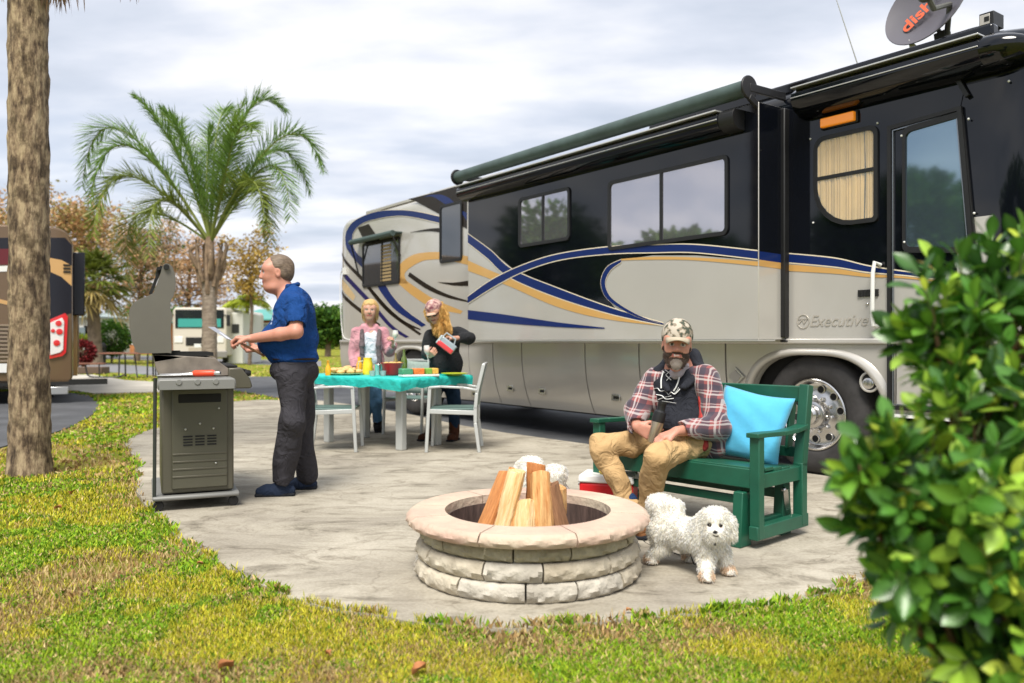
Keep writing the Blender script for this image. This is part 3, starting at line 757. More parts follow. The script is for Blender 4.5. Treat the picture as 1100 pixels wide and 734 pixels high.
# --- rear graphics on body
lv = MB()
ribbon(lv, [(360, 100), (480, 70), (618, 30)], [(390, 108), (510, 172), (618, 230)], Z4, 0, 1, M_dkstripe)
ribbon(lv, [(430, 92), (470, 90), (530, 125), (618, 160)], [(450, 82), (510, 82), (560, 112), (618, 195)], Z4, 0, 2, M_blue)
ribbon(lv, [(505, 178), (400, 155), (320, 148), (220, 155), (130, 192), (92, 240), (88, 300), (110, 345), (150, 390), (200, 440), (250, 520), (310, 590), (420, 660)],
       [(505, 206), (400, 182), (320, 173), (230, 185), (160, 207), (122, 245), (118, 290), (135, 335), (175, 370), (235, 430), (290, 520), (350, 585), (440, 650)], Z4, 0, 2, M_blue, outline=M_cream)
ribbon(lv, [(505, 226), (450, 230), (370, 245)], [(505, 246), (450, 240), (370, 246)], Z4, 0, 2, M_dkstripe)
ribbon(lv, [(140, 225), (195, 330), (260, 420)], [(188, 208), (250, 300), (300, 380)], Z4, 0, 2, M_dkstripe)
ribbon(lv, [(320, 470), (300, 430), (330, 380), (380, 345), (440, 333), (520, 333), (622, 350)], [(360, 470), (345, 430), (370, 400), (420, 372), (460, 365), (520, 365), (622, 388)], Z4, 0, 1, M_gold)
ribbon(lv, [(330, 440), (400, 490), (480, 540), (600, 590)], [(318, 470), (390, 530), (470, 575), (590, 602)], Z4, 0, 1, M_gold)
ribbon(lv, [(368, 420), (450, 475), (530, 515), (624, 545)], [(360, 436), (440, 492), (530, 530), (624, 551)], Z4, 0, 2, M_dkstripe)
ribbon(lv, [(490, 463), (560, 465), (624, 457)], [(490, 464), (560, 478), (624, 480)], Z4, 0, 2, M_dkstripe)
ribbon(lv, [(200, 490), (270, 570), (340, 630), (415, 668)], [(190, 495), (260, 580), (335, 642), (415, 674)], Z4, 0, 1, M_dkstripe)
ribbon(lv, [(52, 316), (100, 380), (170, 450), (230, 530), (300, 600), (420, 690)], [(52, 330), (95, 392), (160, 462), (222, 542), (290, 612), (410, 696)], Z4, 0, 1, M_dkstripe)
ribbon(lv, [(50, 385), (110, 450), (200, 545), (290, 650), (365, 703)], [(50, 405), (100, 465), (190, 560), (280, 662), (350, 708)], Z4, 0, 1, mat('violet blue stripe', (0.016, 0.014, 0.09), 0.25, spec=.2))
ribbon(lv, [(48, 485), (110, 545), (180, 600), (240, 650)], [(48, 502), (105, 560), (170, 612), (230, 660)], Z4, 0, 1, M_dkstripe)
ribbon(lv, [(50, 436), (90, 470), (130, 525)], [(50, 470), (80, 505), (120, 545)], Z4, 0, 1, mat('soft gold', (0.55, 0.40, 0.22), 0.3))
# front part of the body
zf = lambda px, py: RVL(px, py)
xa = zf(843, 300)[0]
bt = [(178, 37), (330, 52), (430, 75), (540, 92), (700, 110)]; bm_ = [(178, 62), (330, 76), (430, 92), (540, 101), (700, 120)]
q = [RVL(*Z7(p), 0) for p in bt]; poly = [(p[0], p[1]) for p in q]+[(q[-1][0], 2.7), (1.3, 3.12), (xa, 3.12)]
lv.sheet(poly, lambda a, c: (a, -0.0016, c), M_black)
ribbon(lv, bt, bm_, Z7, 0, 2, M_blue, outline=M_cream)
ribbon(lv, [(178, 69), (330, 82), (430, 98), (540, 106), (700, 126)], [(178, 89), (330, 98), (430, 108), (540, 112), (700, 130)], Z7, 0, 2, M_gold)
lv.build('painted_graphics', None, body, recalc=False)

# --- windows
def rrect(x0, z0, x1, z1, r, n=6, rs=None):
    rs = rs or [r]*4; out = []
    for (cx, cz, a0), rr in zip(((x1, z1, 0), (x0, z1, PI/2), (x0, z0, PI), (x1, z0, 1.5*PI)), rs):
        cx_ = cx-rr if cx == x1 else cx+rr; cz_ = cz-rr if cz == z1 else cz+rr
        for i in range(n+1):
            a = a0+PI/2*i/n; out.append((cx_+rr*math.cos(a), cz_+rr*math.sin(a)))
    return out
def window(parent, px0, py0, px1, py1, y, divs=(), hdivs=(), glass=M_glass, rad=0.06, fw=0.035, rs=None, pane=True, zz=None):
    x0, _ = RVL(px0, 367, y); x1, _ = RVL(px1, 367, y)
    z1 = (RVL(px0, py0, y)[1]); z0 = RVL(px0, py1, y)[1]
    if zz: z0, z1 = zz
    outer = rrect(x0, z0, x1, z1, rad, rs=rs); inner = rrect(x0+fw, z0+fw, x1-fw, z1-fw, max(0.01, rad-fw*0.6), rs=[max(.01, q_-fw*.6) for q_ in rs] if rs else None)
    b = MB(); n = len(outer)
    lay = [[(p[0], y-0.001, p[1]) for p in outer], [(p[0], y-0.018, p[1]) for p in outer], [(p[0], y-0.018, p[1]) for p in inner], [(p[0], y-0.003, p[1]) for p in inner]]
    b.grid(lay, None, close=True)
    for d in divs:
        xx = RVL(d, 300, y)[0]; b.box((xx, y-0.011, (z0+z1)/2), (0.03, 0.013, z1-z0-2*fw+.02))
    for hz in hdivs: b.box(((x0+x1)/2, y-0.011, hz), (x1-x0-2*fw+.02, 0.013, 0.03))
    f = b.build('window', M_rubber, parent, bevel=0.0)
    if pane:
        g2 = MB(); g2.sheet(inner, lambda a, c: (a, y-(0.0065 if glass != M_clear else .0145), c)); g2.build('pane', glass, f)
    return f, (x0+fw, z0+fw, x1-fw, z1-fw)
window(slide, 558, 214, 613, 267, YS, divs=(584,))
window(slide, 654, 196, 783, 270, YS, divs=(711,))
fw_, _ = window(body, 473, 222, 497, 284, 0, glass=M_glass_k, hdivs=())
fw_, r_ = window(body, 390, 263, 430, 310, 0, divs=(411,), glass=M_glass_k)
# blind behind the left rear window and its open cover awning
b = MB()
for i in range(11): b.box(((r_[0]*.45+r_[2]*.55)+.13, -0.009, r_[1]+0.05+i*0.055), (0.36, 0.004, 0.035))
b.build('window_blind', mat('tan blind', (0.35, 0.25, 0.12), 0.7), fw_)
b = MB(); x0, z0 = RVL(386, 262); x1, _ = RVL(432, 262); b.tube([(x0, -0.16, z0+.0), (x1, -0.16, z0+.0)], 0.045, m=M_awn); b.box(((x0+x1)/2, -0.07, z0+.02), (x1-x0, 0.16, 0.02), m=M_awn)
b.bar((x0+.02, -0.16, z0-.03), (x0+.02, -0.02, z0-.55), 0.02, 0.02, M_rubber); b.bar((x1-.02, -0.16, z0-.03), (x1-.02, -0.02, z0-.35), 0.02, 0.02, M_rubber); b.build('window_awning', None, body)
# curtained side window
f, r_ = window(body, 875, 140, 944, 246, 0, glass=M_clear, rs=[0.07, 0.10, 0.34, 0.04], rad=0.08, zz=(RVL(908, 243)[1], RVL(908, 142)[1]), hdivs=(RVL(908, 188)[1],))
rows = []
for i in range(161):
    x = r_[0]+(r_[2]-r_[0])*i/160; y = -0.0015-0.0055*(1+math.sin(i*0.55+math.sin(i*0.21)*2.2)); rows.append([(x, y, r_[1]+0.0), (x, y-0.0006*math.sin(i*.4), (r_[1]+r_[3])/2), (x, y, r_[3])])
poly_in = rrect(*r_, 0.05, rs=[0.05, 0.08, 0.32, 0.03])
def clipz(x):
    cx = r_[0]+0.32; 
    return r_[1] if x > cx else r_[1]+0.32-math.sqrt(max(0, 0.32**2-(cx-x)**2))
rows = [[(p[0], p[1], max(p[2], clipz(p[0])) if k < 1 else p[2]) for k, p in enumerate(r)] for r in rows]
b = MB(); b.grid(rows); b.build('curtain', M_curtain, f, smooth=True, angle=3)
# --- entry door
b = MB(); z1 = RVL(955, 134)[1]-.0; zt = RVL(1000, 127)[1]
x0, x1 = xd0, RVL(1050, 300)[0]
outline = [(x0, 0.60), (x0, zt), (x1-0.10, zt+0.03), (x1, 1.6), (x1, 0.60)]
def ring(mb, outl, w, y0, y1, m):
    c = Vector((sum(p[0] for p in outl)/len(outl), sum(p[1] for p in outl)/len(outl)))
    inn = [(p[0]+(w if p[0] < c.x else -w), p[1]+(w if p[1] < c.y else -w)) for p in outl]
    lay = [[(p[0], y0, p[1]) for p in outl], [(p[0], y1, p[1]) for p in outl], [(p[0], y1, p[1]) for p in inn], [(p[0], y0, p[1]) for p in inn]]
    mb.grid(lay, m, close=True)
b = MB(); ring(b, outline, 0.03, -0.002, -0.03, M_rubber); ring(b, [(p[0]+(0.035 if p[0] < 1 else -0.035), p[1]-0.035 if p[1] > 1 else p[1]+.035) for p in outline], 0.008, -0.002, -0.02, M_cream if False else mat('door edge trim', (0.25, 0.27, 0.3), 0.25, metal=0.7))
door = b.build('door', None, rv, bevel=0.0)
wx0, wx1 = RVL(974, 200)[0], RVL(1047, 230)[0]; wz0, wz1 = RVL(1000, 262)[1]-.01, RVL(1000, 138)[1]
inner = [(wx0, wz0), (wx1, wz0-0.05), (wx1-0.09, wz1+0.03), (wx0, wz1-0.0)]
def rounded(poly, r=0.05, n=5):
    out = []; K = len(poly)
    for i in range(K):
        p = Vector(poly[i]); a = (Vector(poly[i-1])-p).normalized(); c = (Vector(poly[(i+1) % K])-p).normalized()
        for j in range(n+1):
            t = j/n; out.append(tuple(p+a*r*(1-t)**2+c*r*t**2))
    return out
inn = rounded(inner); c_ = Vector(((wx0+wx1)/2, (wz0+wz1)/2)); out_ = [tuple(Vector(p)+(Vector(p)-c_).normalized()*0.045) for p in inn]
b = MB(); b.grid([[(p[0], -0.003, p[1]) for p in out_], [(p[0], -0.022, p[1]) for p in out_], [(p[0], -0.022, p[1]) for p in inn], [(p[0], -0.006, p[1]) for p in inn]], M_rubber, close=True)
dw = b.build('window', None, door); b = MB(); b.sheet(inn, lambda a, c: (a, -0.008, c)); b.build('pane', M_glass_d, dw)
# rivets on body front
b = MB()
for px, py in ((871, 150), (874, 240), (943, 133), (970, 147), (1042, 129), (973, 261), (1084, 88), (1048, 230)):
    x, z = RVL(px, py); b = MB(); b.ball((x, -0.022 if 958 < px < 1050 else -.006, z), 0.009, 4); b.build('rivet', M_white, door if 958 < px < 1050 else body)
# lower door leaf area silver below stripe on plane 0 beyond body: fill between 0.55-1.12 handled by entry panel
# amber light
b = MB(); x0, z0 = RVL(885, 130); x1, _ = RVL(921, 130); z0 = (RVL(903, 130)[1]); b.box(((x0+x1)/2, -0.03, z0), (x1-x0, 0.055, 0.075), m=M_amber); b.box(((x0+x1)/2, -0.012, z0), (x1-x0+.03, 0.024, 0.10), m=M_rubber)
b.build('porch_light', None, rv, bevel=0.008)
# grab handle and small fittings
x0, z0 = RVL(944, 283); _, z1 = RVL(944, 350)
b = MB(); b.tube([(x0+.02, -0.01, z0-.02), (x0, -0.06, z0-.0), (x0-.005, -0.075, z0-0.08), (x0-.01, -0.075, z1+.08), (x0-.01, -0.06, z1), (x0-.01, -0.01, z1-.01)], 0.016, m=M_white); b.build('grab_handle', None, rv, smooth=True)
x0, z0 = RVL(933, 315.5); b = MB(); b.box((x0, -0.006, z0), (0.17, 0.012, 0.055), m=M_dark)
for i in range(6): b.box((x0-.065+i*.026, -0.013, z0), (0.008, 0.004, 0.045), m=M_rubber)
b.build('side_vent', None, rv)
x0, z0 = RVL(933, 411); b = MB(); b.lathe([(0.085, 0.002), (0.082, -0.010), (0.070, -0.012), (0.064, 0.0)], c=(x0, skirt_y(z0), z0), n=28, axis='Y', m=M_silver); b.lathe([(0.066, -0.002), (0.0, -0.0025)], c=(x0, skirt_y(z0), z0), n=28, axis='Y', m=M_dark); b.ball((x0-.012, skirt_y(z0)-.004, z0-.012), (0.05, 0.008, 0.045), 8, M_chrome)
b.build('fuel_cap', None, rv, smooth=True, angle=0.6)
x0, z0 = RVL(932, 327); b = MB(); b.ball((x0, -0.004, z0), 0.012, 6); b.build('lock', M_chrome, rv, smooth=True)
# moulded emblem and script
M_emb = mat('moulded emblem', (0.50, 0.465, 0.415), 0.3, metal=0.35)
x0, z0 = RVL(863, 346); b = MB(); b.lathe([(0.062, -0.002), (0.060, -0.006), (0.054, -0.006), (0.052, -0.002)], c=(x0, 0, z0), n=32, axis='Y')
b.bar((x0-.045, -0.004, z0-.02), (x0-.005, -0.004, z0+.02), 0.004, 0.009); b.bar((x0-.005, -0.004, z0+.02), (x0+.01, -0.004, z0-.02), 0.004, 0.009); b.bar((x0+.01, -0.004, z0-.02), (x0+.04, -0.004, z0+.025), 0.004, 0.009); b.bar((x0-.045, -0.004, z0+.02), (x0+.045, -0.004, z0+.02), 0.004, 0.007)
b.build('emblem', M_emb, rv)
x1, z1 = RVL(893, 345)
text_mesh('script_lettering', 'Executive', 0.135, M_emb, rv, Matrix.Translation((x1+.055, -0.003, z1-.005)) @ Matrix.Rotation(PI/2, 4, 'X'), 0.002, shear=0.35)

# --- awnings along the roof edge
b = MB(); ya = YS-0.10; b.tube([(xs_l-0.10, ya, 3.235), (xs_r-0.03, ya, 3.235)], 0.072, 20, M_awn)
b.box(((xs_l+xs_r)/2-.06, ya+.10, 3.275), (xs_r-xs_l+.02, 0.24, 0.012), m=M_awn)
b.build('awning_roll', None, rv, smooth=True, angle=0.6)
b = MB(); 
for xx in (xs_l-.10, xs_r-.02):
    b.lathe([(0.0, -0.012), (0.098, -0.012), (0.102, 0), (0.098, 0.012), (0.0, 0.012)], c=(xx, ya, 3.235), n=20, axis='X')
    b.bar((xx, ya, 3.16), (xx, YS+.03, 3.09), 0.03, 0.06)
    b.bar((xx, ya, 3.235), (xx+.0, 0.02, 3.24), 0.03, 0.07); b.build('awning_bracket', M_rubber, rv, bevel=0.006); b = MB()
if False: b.build('awning_bracket', M_rubber, rv, bevel=0.006)
prof = [(0, 0), (-0.135, 0.0), (-0.165, -0.03), (-0.17, -0.08), (-0.15, -0.125), (-0.08, -0.165), (0, -0.17)]
b = MB(); b.prism(prof, lambda a, c, t: (t, YS-0.004+a, 3.085+c), xs_l-0.02, xs_r-0.30, M_black)
b.box(((xs_l+xs_r)/2-.15, YS-0.10, 3.093), (xs_r-xs_l-.3, 0.19, 0.014), m=mat('silver trim', (0.6, 0.6, 0.58), 0.3, metal=0.6))
b.box(((xs_l+xs_r)/2-.15, YS-0.176, 3.02), (xs_r-xs_l-.3, 0.006, 0.008), m=MATS['silver trim'])
b.prism([(p[0]*0.95, p[1]*1.02) for p in prof], lambda a, c, t: (t, YS-0.004+a, 3.087+c), xs_r-0.30, xs_r-0.14, M_rubber)
b.build('awning_box', None, rv, bevel=0.01)
# awning box over the door
x0 = RVL(858, 100, -.1)[0]; x1 = RVL(1050, 80, -.22)[0]
prof = [(0, 0), (-0.14, 0.0), (-0.20, -0.04), (-0.21, -0.10), (-0.17, -0.17), (-0.08, -0.22), (0, -0.23)]
b = MB(); b.prism(prof, lambda a, c, t: (t, -0.006+a, 3.21+c), x0, x1, M_black); b.box(((x0+x1)/2, -0.13, 3.217), (x1-x0, 0.17, 0.012), m=MATS['silver trim']); b.box(((x0+x1)/2, -0.218, 3.13), (x1-x0, 0.006, 0.008), m=MATS['silver trim'])
b.build('door_awning', None, rv, bevel=0.015)
b = MB(); rows = []
for i in range(9):
    t = i/8; s = math.sqrt(max(0, 1-t*t)) if i < 8 else 0.05
    rows.append([(x1+0.30*t, -0.006+(a*s), 3.21-0.11+(c+0.11)*s) for a, c in prof])
b.grid(rows); b.build('awning_end_cap', M_black, rv, smooth=True, angle=1.5)
# arm of the awning
b = MB(); x2, z2 = RVL(1038, 92); b.bar((x2-.05, -0.02, 3.0), (x2+.02, -0.02, 2.86), 0.03, 0.03); b.build('awning_arm', M_rubber, rv)
# roof fairing rail
b = MB(); b.box((-0.4+0.1, 0.16, 3.335), (3.4, 0.10, 0.10)); b.build('roof_rail', M_black, rv, bevel=0.02)
b = MB(); b.box(((xr-2.8)/2-.4, 0.10, 3.315), (xs_l-xr-.9, 0.05, 0.05)); b.build('roof_rail', M_silver, rv, bevel=0.01)
# roof vent + ladder at rear
b = MB(); x0, _ = RVL(466, 200, 0.5); b.lathe([(0.06, 0), (0.06, 0.06), (0.11, 0.08), (0.11, 0.13), (0.05, 0.17), (0, 0.17)], c=(x0, .5, ZT+.01), n=14, m=M_rubber); b.build('roof_vent', None, rv, smooth=True)
x0 = xr+0.12
b = MB(); b.tube([(x0-.16, 0.55, 1.3), (x0-.18, 0.55, 3.1), (x0-.08, 0.55, 3.42), (x0+.35, 0.55, 3.46), (x0+.38, 0.55, 3.32)], 0.013); b.tube([(x0-.16, 0.95, 1.3), (x0-.18, 0.95, 3.1), (x0-.08, 0.95, 3.42), (x0+.35, 0.95, 3.46), (x0+.38, 0.95, 3.32)], 0.013)
for i in range(6): b.tube([(x0-.165, .55, 1.4+i*.3), (x0-.165, .95, 1.4+i*.3)], 0.011)
b.build('ladder', mat('silver trim', (0.6, 0.6, 0.58), 0.3, metal=0.6), rv, smooth=True)
# hose / cord down the rear corner
b = MB(); pl = [Z4(p) for p in [(85, 400), (68, 430), (66, 520), (70, 620), (75, 680), (85, 708), (110, 716)]]; b.tube([(RVL(*p)[0], -0.012, RVL(*p)[1]) for p in smooth2(pl, 6)], 0.008, 6); x0, z0 = RVL(*Z4((86, 415))); b.box((x0, -0.02, z0), (0.09, 0.04, 0.12)); b.build('rear_cable', M_white, rv, smooth=True)
# antennas
b = MB(); x0, _ = RVL(926, 60, 0.6); p0 = Vector((x0, .6, ZT)); p1 = Vector((x0-.12, .3, ZT+.95)); b.tube([p0, p0+Vector((0, 0, .13))], 0.022, 8, M_rubber); b.tube([p0+Vector((0, 0, .12)), p1], [0.006, 0.003], 6, MATS['silver trim']); b.build('whip_antenna', None, rv)
b = MB(); x0, _ = RVL(882, 80, 0.5); b.tube([(x0, .5, ZT), (x0, .5, ZT+.09)], 0.035, 8, M_white); b.ball((x0, .5, ZT+.12), 0.03, 6, M_rubber); b.build('roof_sensor', None, rv)
# horn / light box on roof
Pq = lambda px, py, yl: Vector((RVL(px, py, yl)[0], yl, RVL(px, py, yl)[1]))
c0 = Pq(1065, 24, 0.35)
b = MB(); b.box(c0, (0.10, 0.16, 0.10), m=M_rubber); b.box(c0+Vector((-.01, -.083, 0)), (0.07, 0.004, 0.075), m=M_emb); b.box(c0+Vector((.005, -.087, 0)), (0.035, 0.004, 0.035), m=M_dark)
b.tube([c0+Vector((0, 0, -.02)), Pq(1045, 32, .35), Pq(1015, 41, .35)], 0.012, 8, M_rubber); b.box(c0+Vector((0, .05, -.09)), (0.05, 0.05, 0.12), m=M_rubber); b.build('roof_spotlight', None, rv, bevel=0.004)
c0 = Pq(1088, 42, 0.12); b = MB(); b.box(c0, (0.14, 0.1, 0.045)); b.build('marker_light', M_amber, rv, bevel=0.012)

# --- satellite dish
dl = Pq(996, 7, 0.55); dwp = O_RV+EX*dl.x+EY*dl.y+Vector((0, 0, dl.z)); v = (dwp-Vector((0, 0, CH))).normalized()
r = v.cross(Vector((0, 0, 1))).normalized(); u = r.cross(v); th = math.radians(42)
mj = (r*math.cos(th)+u*math.sin(th)); n2 = (-r*math.sin(th)+u*math.cos(th)); cth = 0.60
e2 = n2*cth+v*math.sqrt(1-cth*cth); nrm = mj.cross(e2).normalized()
if nrm.dot(v) > 0: nrm = -nrm
e2 = nrm.cross(mj)
Md = Matrix((mj, e2, nrm)).transposed().to_4x4(); Md.translation = dwp
dish = thing('satellite_dish', 'grey oval satellite dish with orange dish lettering tilted on the motorhome roof', 'satellite dish'); dish.matrix_world = Md
rr = 47/F_*(dwp-Vector((0, 0, CH))).dot(Vector((0, 1, 0)))
prf = [(rr*math.sin(0.0+i*PI/2/10*1.0), 0) for i in range(11)]
prf = [(rr*i/10, 0.09*(i/10)**2-0.06) for i in range(11)]
b = MB(); b.lathe(prf+[(rr+.004, 0.026), (rr, 0.018)]+[(q_[0], q_[1]-0.012) for q_ in prf[::-1]], n=48)
b.build('reflector', mat('dish grey', (0.10, 0.095, 0.115), 0.5, var=0.1, scale=3), dish, smooth=True, angle=0.9)
text_mesh('dish_lettering', 'dish', rr*0.50, mat('orange red print', (0.72, 0.12, 0.045), 0.5), dish, Matrix.Translation((-rr*.28, 0.01, -0.008)), 0.0015, offset=0.004)
b = MB(); b.lathe([(0.018, 0), (0.018, 0.003), (0.034, 0.003), (0.034, 0)], c=(rr*.42, rr*.12, 0.0), n=16, m=M_white); b.build('dish_logo', None, dish)
# arm + mast in dish frame: from roof base to feed
inv = Md.inverted()
def D_(px, py, yl): 
    q_ = Pq(px, py, yl); return inv @ (O_RV+EX*q_.x+EY*q_.y+Vector((0, 0, q_.z)))
b = MB(); b.tube([D_(1017, 40, 0.62), Vector((rr*.30, -rr*.62, 0.02)), D_(1003, 10, 0.1), D_(994, -8, 0.0)], 0.022, 8, mat('dish arm', (0.10, 0.10, 0.09), 0.5)); b.ball(D_(993, -4, 0.0), 0.05, 8, MATS['dish arm']); b.build('feed_arm', None, dish, smooth=True)
b = MB(); b.bar(D_(1012, 36, 0.65), D_(1014, 52, 0.65), 0.09, 0.09, MATS['dish arm']); b.bar(D_(1000, 22, .64), D_(1016, 44, .64), .03, .03, MATS['dish arm']); b.build('mount', None, dish)
b = MB(); a_ = D_(977, 55, 0.45); c_ = D_(976, 43, 0.45); d_ = D_(986, 51, 0.45); off = inv.to_3x3() @ (EY*0.02)
b.add([a_, c_, d_, a_+off, c_+off, d_+off], [(0, 1, 2), (5, 4, 3), (0, 3, 4, 1), (1, 4, 5, 2), (2, 5, 3, 0)], M_white); b.build('mount_bracket', None, dish)
# ================================================================= fire pit
M_stone = mat('pale wall stone', (0.60, 0.54, 0.43), 0.9, var=0.35, scale=5, bump=0.9, bscale=22, bdist=0.02, col2=(0.38, 0.33, 0.25))
M_stone_g = mat('grey wall stone', (0.60, 0.56, 0.48), 0.9, scale=6, bump=0.9, bscale=24, bdist=0.02, col2=(0.36, 0.33, 0.28))
M_stone_dk = mat('darker wall stone', (0.46, 0.42, 0.30), 0.9, scale=6, bump=0.9, bscale=26, bdist=0.02, col2=(0.28, 0.25, 0.17))  # darker, browner stone tone for the course just below the caps
M_cap = mat('cap stone', (0.56, 0.475, 0.36), 0.85, scale=3.2, bump=0.8, bscale=30, bdist=0.012, col2=(0.50, 0.34, 0.27))
M_soot = mat('sooty steel ring', (0.10, 0.065, 0.055), 0.7, var=0.5, scale=30, bump=0.6, bscale=60, stretch=(1, 1, 0.2))
PX, PY = 0.077, 4.02
pit = thing('fire_pit', 'round stone fire pit ring with three block courses and pinkish cap stones', 'fire pit', (PX, PY, 0))
def ringblock(name, a0, a1, r0, r1, z0, z1, m, rough=0.010, seed=0, par=None, na=14):
    rs = random.Random(seed); b = MB(); rows = []
    for i in range(na+1):
        a = a0+(a1-a0)*i/na
        def pt(r, z): return (r*math.cos(a), r*math.sin(a), z)
        def nz(k): return rough*(math.sin(a*31+k*2.1+seed)*0.5+math.sin(a*67+k*4.3+seed*2)*0.35+rs.uniform(-.35, .35))
        h = z1-z0; e = 0.010
        rows.append([pt(r0, z0), pt(r0, z1), pt(r1-0.022, z1), pt(r1-0.007+nz(4)*.3, z1-e), pt(r1+nz(1), z1-h*.3), pt(r1+.004+nz(2)*1.2, z1-h*.55), pt(r1-.004+nz(3), z0+h*.2), pt(r1-0.018+nz(5)*.5, z0+0.003)])
    b.grid(rows, None, close=True); K = len(rows[0])
    b.f.append(list(range(K))); b.m.append(0); b.f.append([na*K+j for j in range(K)][::-1]); b.m.append(0)
    return b.build(name, m, par or pit, smooth=True, angle=0.55)
def course(z0, z1, r1, cuts, name, mats_, seed):
    for i in range(len(cuts)):
        a0 = cuts[i]; a1 = cuts[(i+1) % len(cuts)]
        if a1 <= a0: a1 += 2*PI
        ringblock(name, a0+0.008, a1-0.008, 0.40, r1, z0, z1, mats_[i % len(mats_)], 0.009, seed*10+i)
d2 = math.radians
course(0.0, 0.084, 0.548, [d2(x) for x in (-92, -68, -40, 5, 40, 85, 120, 160, -170+360, -125+360)], 'wall_block', [M_stone_g, M_stone_g, M_stone], 1)
course(0.085, 0.166, 0.540, [d2(x) for x in (-112, -84, -48, -12, 30, 75, 115, 160, -150+360)], 'wall_block', [M_stone_g, M_stone, M_stone], 2)
course(0.167, 0.238, 0.522, [d2(x) for x in (-98, -70, -30, 10, 50, 95, 140, 180, 222)], 'wall_block', [M_stone_dk, M_stone_dk], 3)
caps = [d2(x) for x in (-112, -70, -14, 26, 78, 125, 172, 202)]
for i in range(len(caps)):
    a0 = caps[i]; a1 = caps[(i+1) % len(caps)]
    if a1 <= a0: a1 += 2*PI
    ringblock('cap_stone', a0+0.006, a1-0.006, 0.405, 0.587, 0.240, 0.303, M_cap, 0.006, 90+i, na=18)
b = MB(); b.lathe([(0.398, 0.01), (0.398, 0.262), (0.393, 0.262), (0.393, 0.012)], n=64); b.build('steel_ring', M_soot, pit, smooth=True, angle=0.5)
b = MB(); b.lathe([(0.0, 0.03), (0.2, 0.025), (0.396, 0.012)], n=32); b.build('ash_bed', mat('ash', (0.12, 0.11, 0.10), 1, var=0.5, scale=12, bump=1, bscale=30), pit)
# logs
def wood_mat(name, c1, c2):
    m = mat(name, c1, 0.8, scale=11, col2=c2, bump=1.0, bscale=24, bdist=0.008, stretch=(6, 6, 0.7), detail=10); return m
W1 = wood_mat('split pine', (0.76, 0.47, 0.20), (0.48, 0.19, 0.05)); W2 = wood_mat('orange heartwood', (0.62, 0.27, 0.09), (0.42, 0.16, 0.05)); W3 = wood_mat('pale sapwood', (0.84, 0.66, 0.38), (0.66, 0.36, 0.12)); W4 = wood_mat('bark side', (0.30, 0.15, 0.07), (0.16, 0.07, 0.03))
logs = [(-.26, -.03, -0.055, 0.03, .43, W2, 'dark orange split log at the left of the stack in the fire pit'), (-.165, -.12, -0.03, -0.015, .445, W3, 'pale yellow split log left of centre, leaning in the fire pit'), (-.03, -.17, -0.005, -0.04, .30, W3, 'short pale split log standing in the middle front of the stack'), (.07, -.13, 0.035, -0.01, .43, W1, 'orange brown split log right of the short pale one'), (.19, -.06, 0.065, 0.01, .37, W4, 'bark sided log on the right of the stack'),
        (.03, .10, 0.025, 0.03, .47, W2, 'short topped orange log behind the middle of the stack'), (.14, .08, 0.08, 0.03, .36, W1, 'split log at the back right of the stack'), (-.14, .10, -0.03, 0.04, .44, W1, 'split log at the back left of the stack'), (-.09, -.15, -0.045, -0.02, .37, W1, 'narrow light split log between the pale and the dark log')]
for i, (x0, y0, x1, y1, hh, m_, lb) in enumerate(logs):
    a = Vector((PX+x0*1.05, PY+y0*.95, 0.035)); c = Vector((PX+x1*1.75, PY+y1*1.5, hh+0.045)); L_ = (c-a).length
    rs = random.Random(i+5); n = 12; b = MB(); rows = []
    sect = [(-.9, -.5), (-.3, -.95), (.5, -.8), (1.0, -.1), (.55, .75), (-.1, 1.0), (-.8, .45)]
    sz = 0.056 if i != 8 else 0.036
    ph = rs.uniform(0, 6)
    for k in range(n+1):
        t = k/n; q = 1.06-0.12*t+0.04*math.sin(t*9+i); tw = 0.25*t+ph
        rows.append([((px*math.cos(tw)-py*math.sin(tw))*sz*q+rs.uniform(-.0022, .0022), (px*math.sin(tw)+py*math.cos(tw))*sz*q*0.8+rs.uniform(-.0022, .0022), L_*t+(rs.uniform(-.006, .006) if 0 < k < n else (0.014*px if k == n else 0))) for px, py in sect])
    b.grid(rows, None, close=True); K = len(sect); b.f.append([n*K+j for j in range(K)]); b.m.append(0); b.f.append(list(range(K))[::-1]); b.m.append(0)
    o = b.build('firewood_log', m_, bevel=0.003, seg=1); o.rotation_mode = 'QUATERNION'; o.rotation_quaternion = (c-a).to_track_quat('Z', 'Y'); o.location = a
    tag(o, lb, 'firewood', 'split logs stacked in the fire pit')

# ================================================================= bench (glider)
M_green = mat('green painted wood', (0.010, 0.090, 0.052), 0.42, var=0.18, scale=5, bump=0.12, bscale=50, stretch=(1, 1, 1), bdist=0.003)
RF = Vector((1.343, 4.41, 0)); BX = Vector((0.678, -0.735, 0)); BY = Vector((0.735, 0.678, 0)); BL = 1.19
LFp = RF-BX*BL
bench = thing('glider_bench', 'dark green wooden glider bench with slatted back and a blue cushion on it', 'bench', LFp, math.atan2(-0.735, 0.678))
def bw(x, y, z=0): return LFp+BX*x+BY*y+Vector((0, 0, z))
b = MB()
for i in range(5): b.box((BL/2, 0.035+i*0.092, 0.425-0.008*i), (BL-0.05, 0.084, 0.022))
b.build('seat', M_green, bench, bevel=0.004)
b = MB(); b.box((BL/2, -0.008, 0.375), (BL-0.09, 0.026, 0.105)); b.build('seat_apron', M_green, bench, bevel=0.004)
b = MB(); b.box((BL/2, 0.44, 0.36), (BL-0.09, 0.026, 0.09)); b.build('rear_apron', M_green, bench, bevel=0.004)
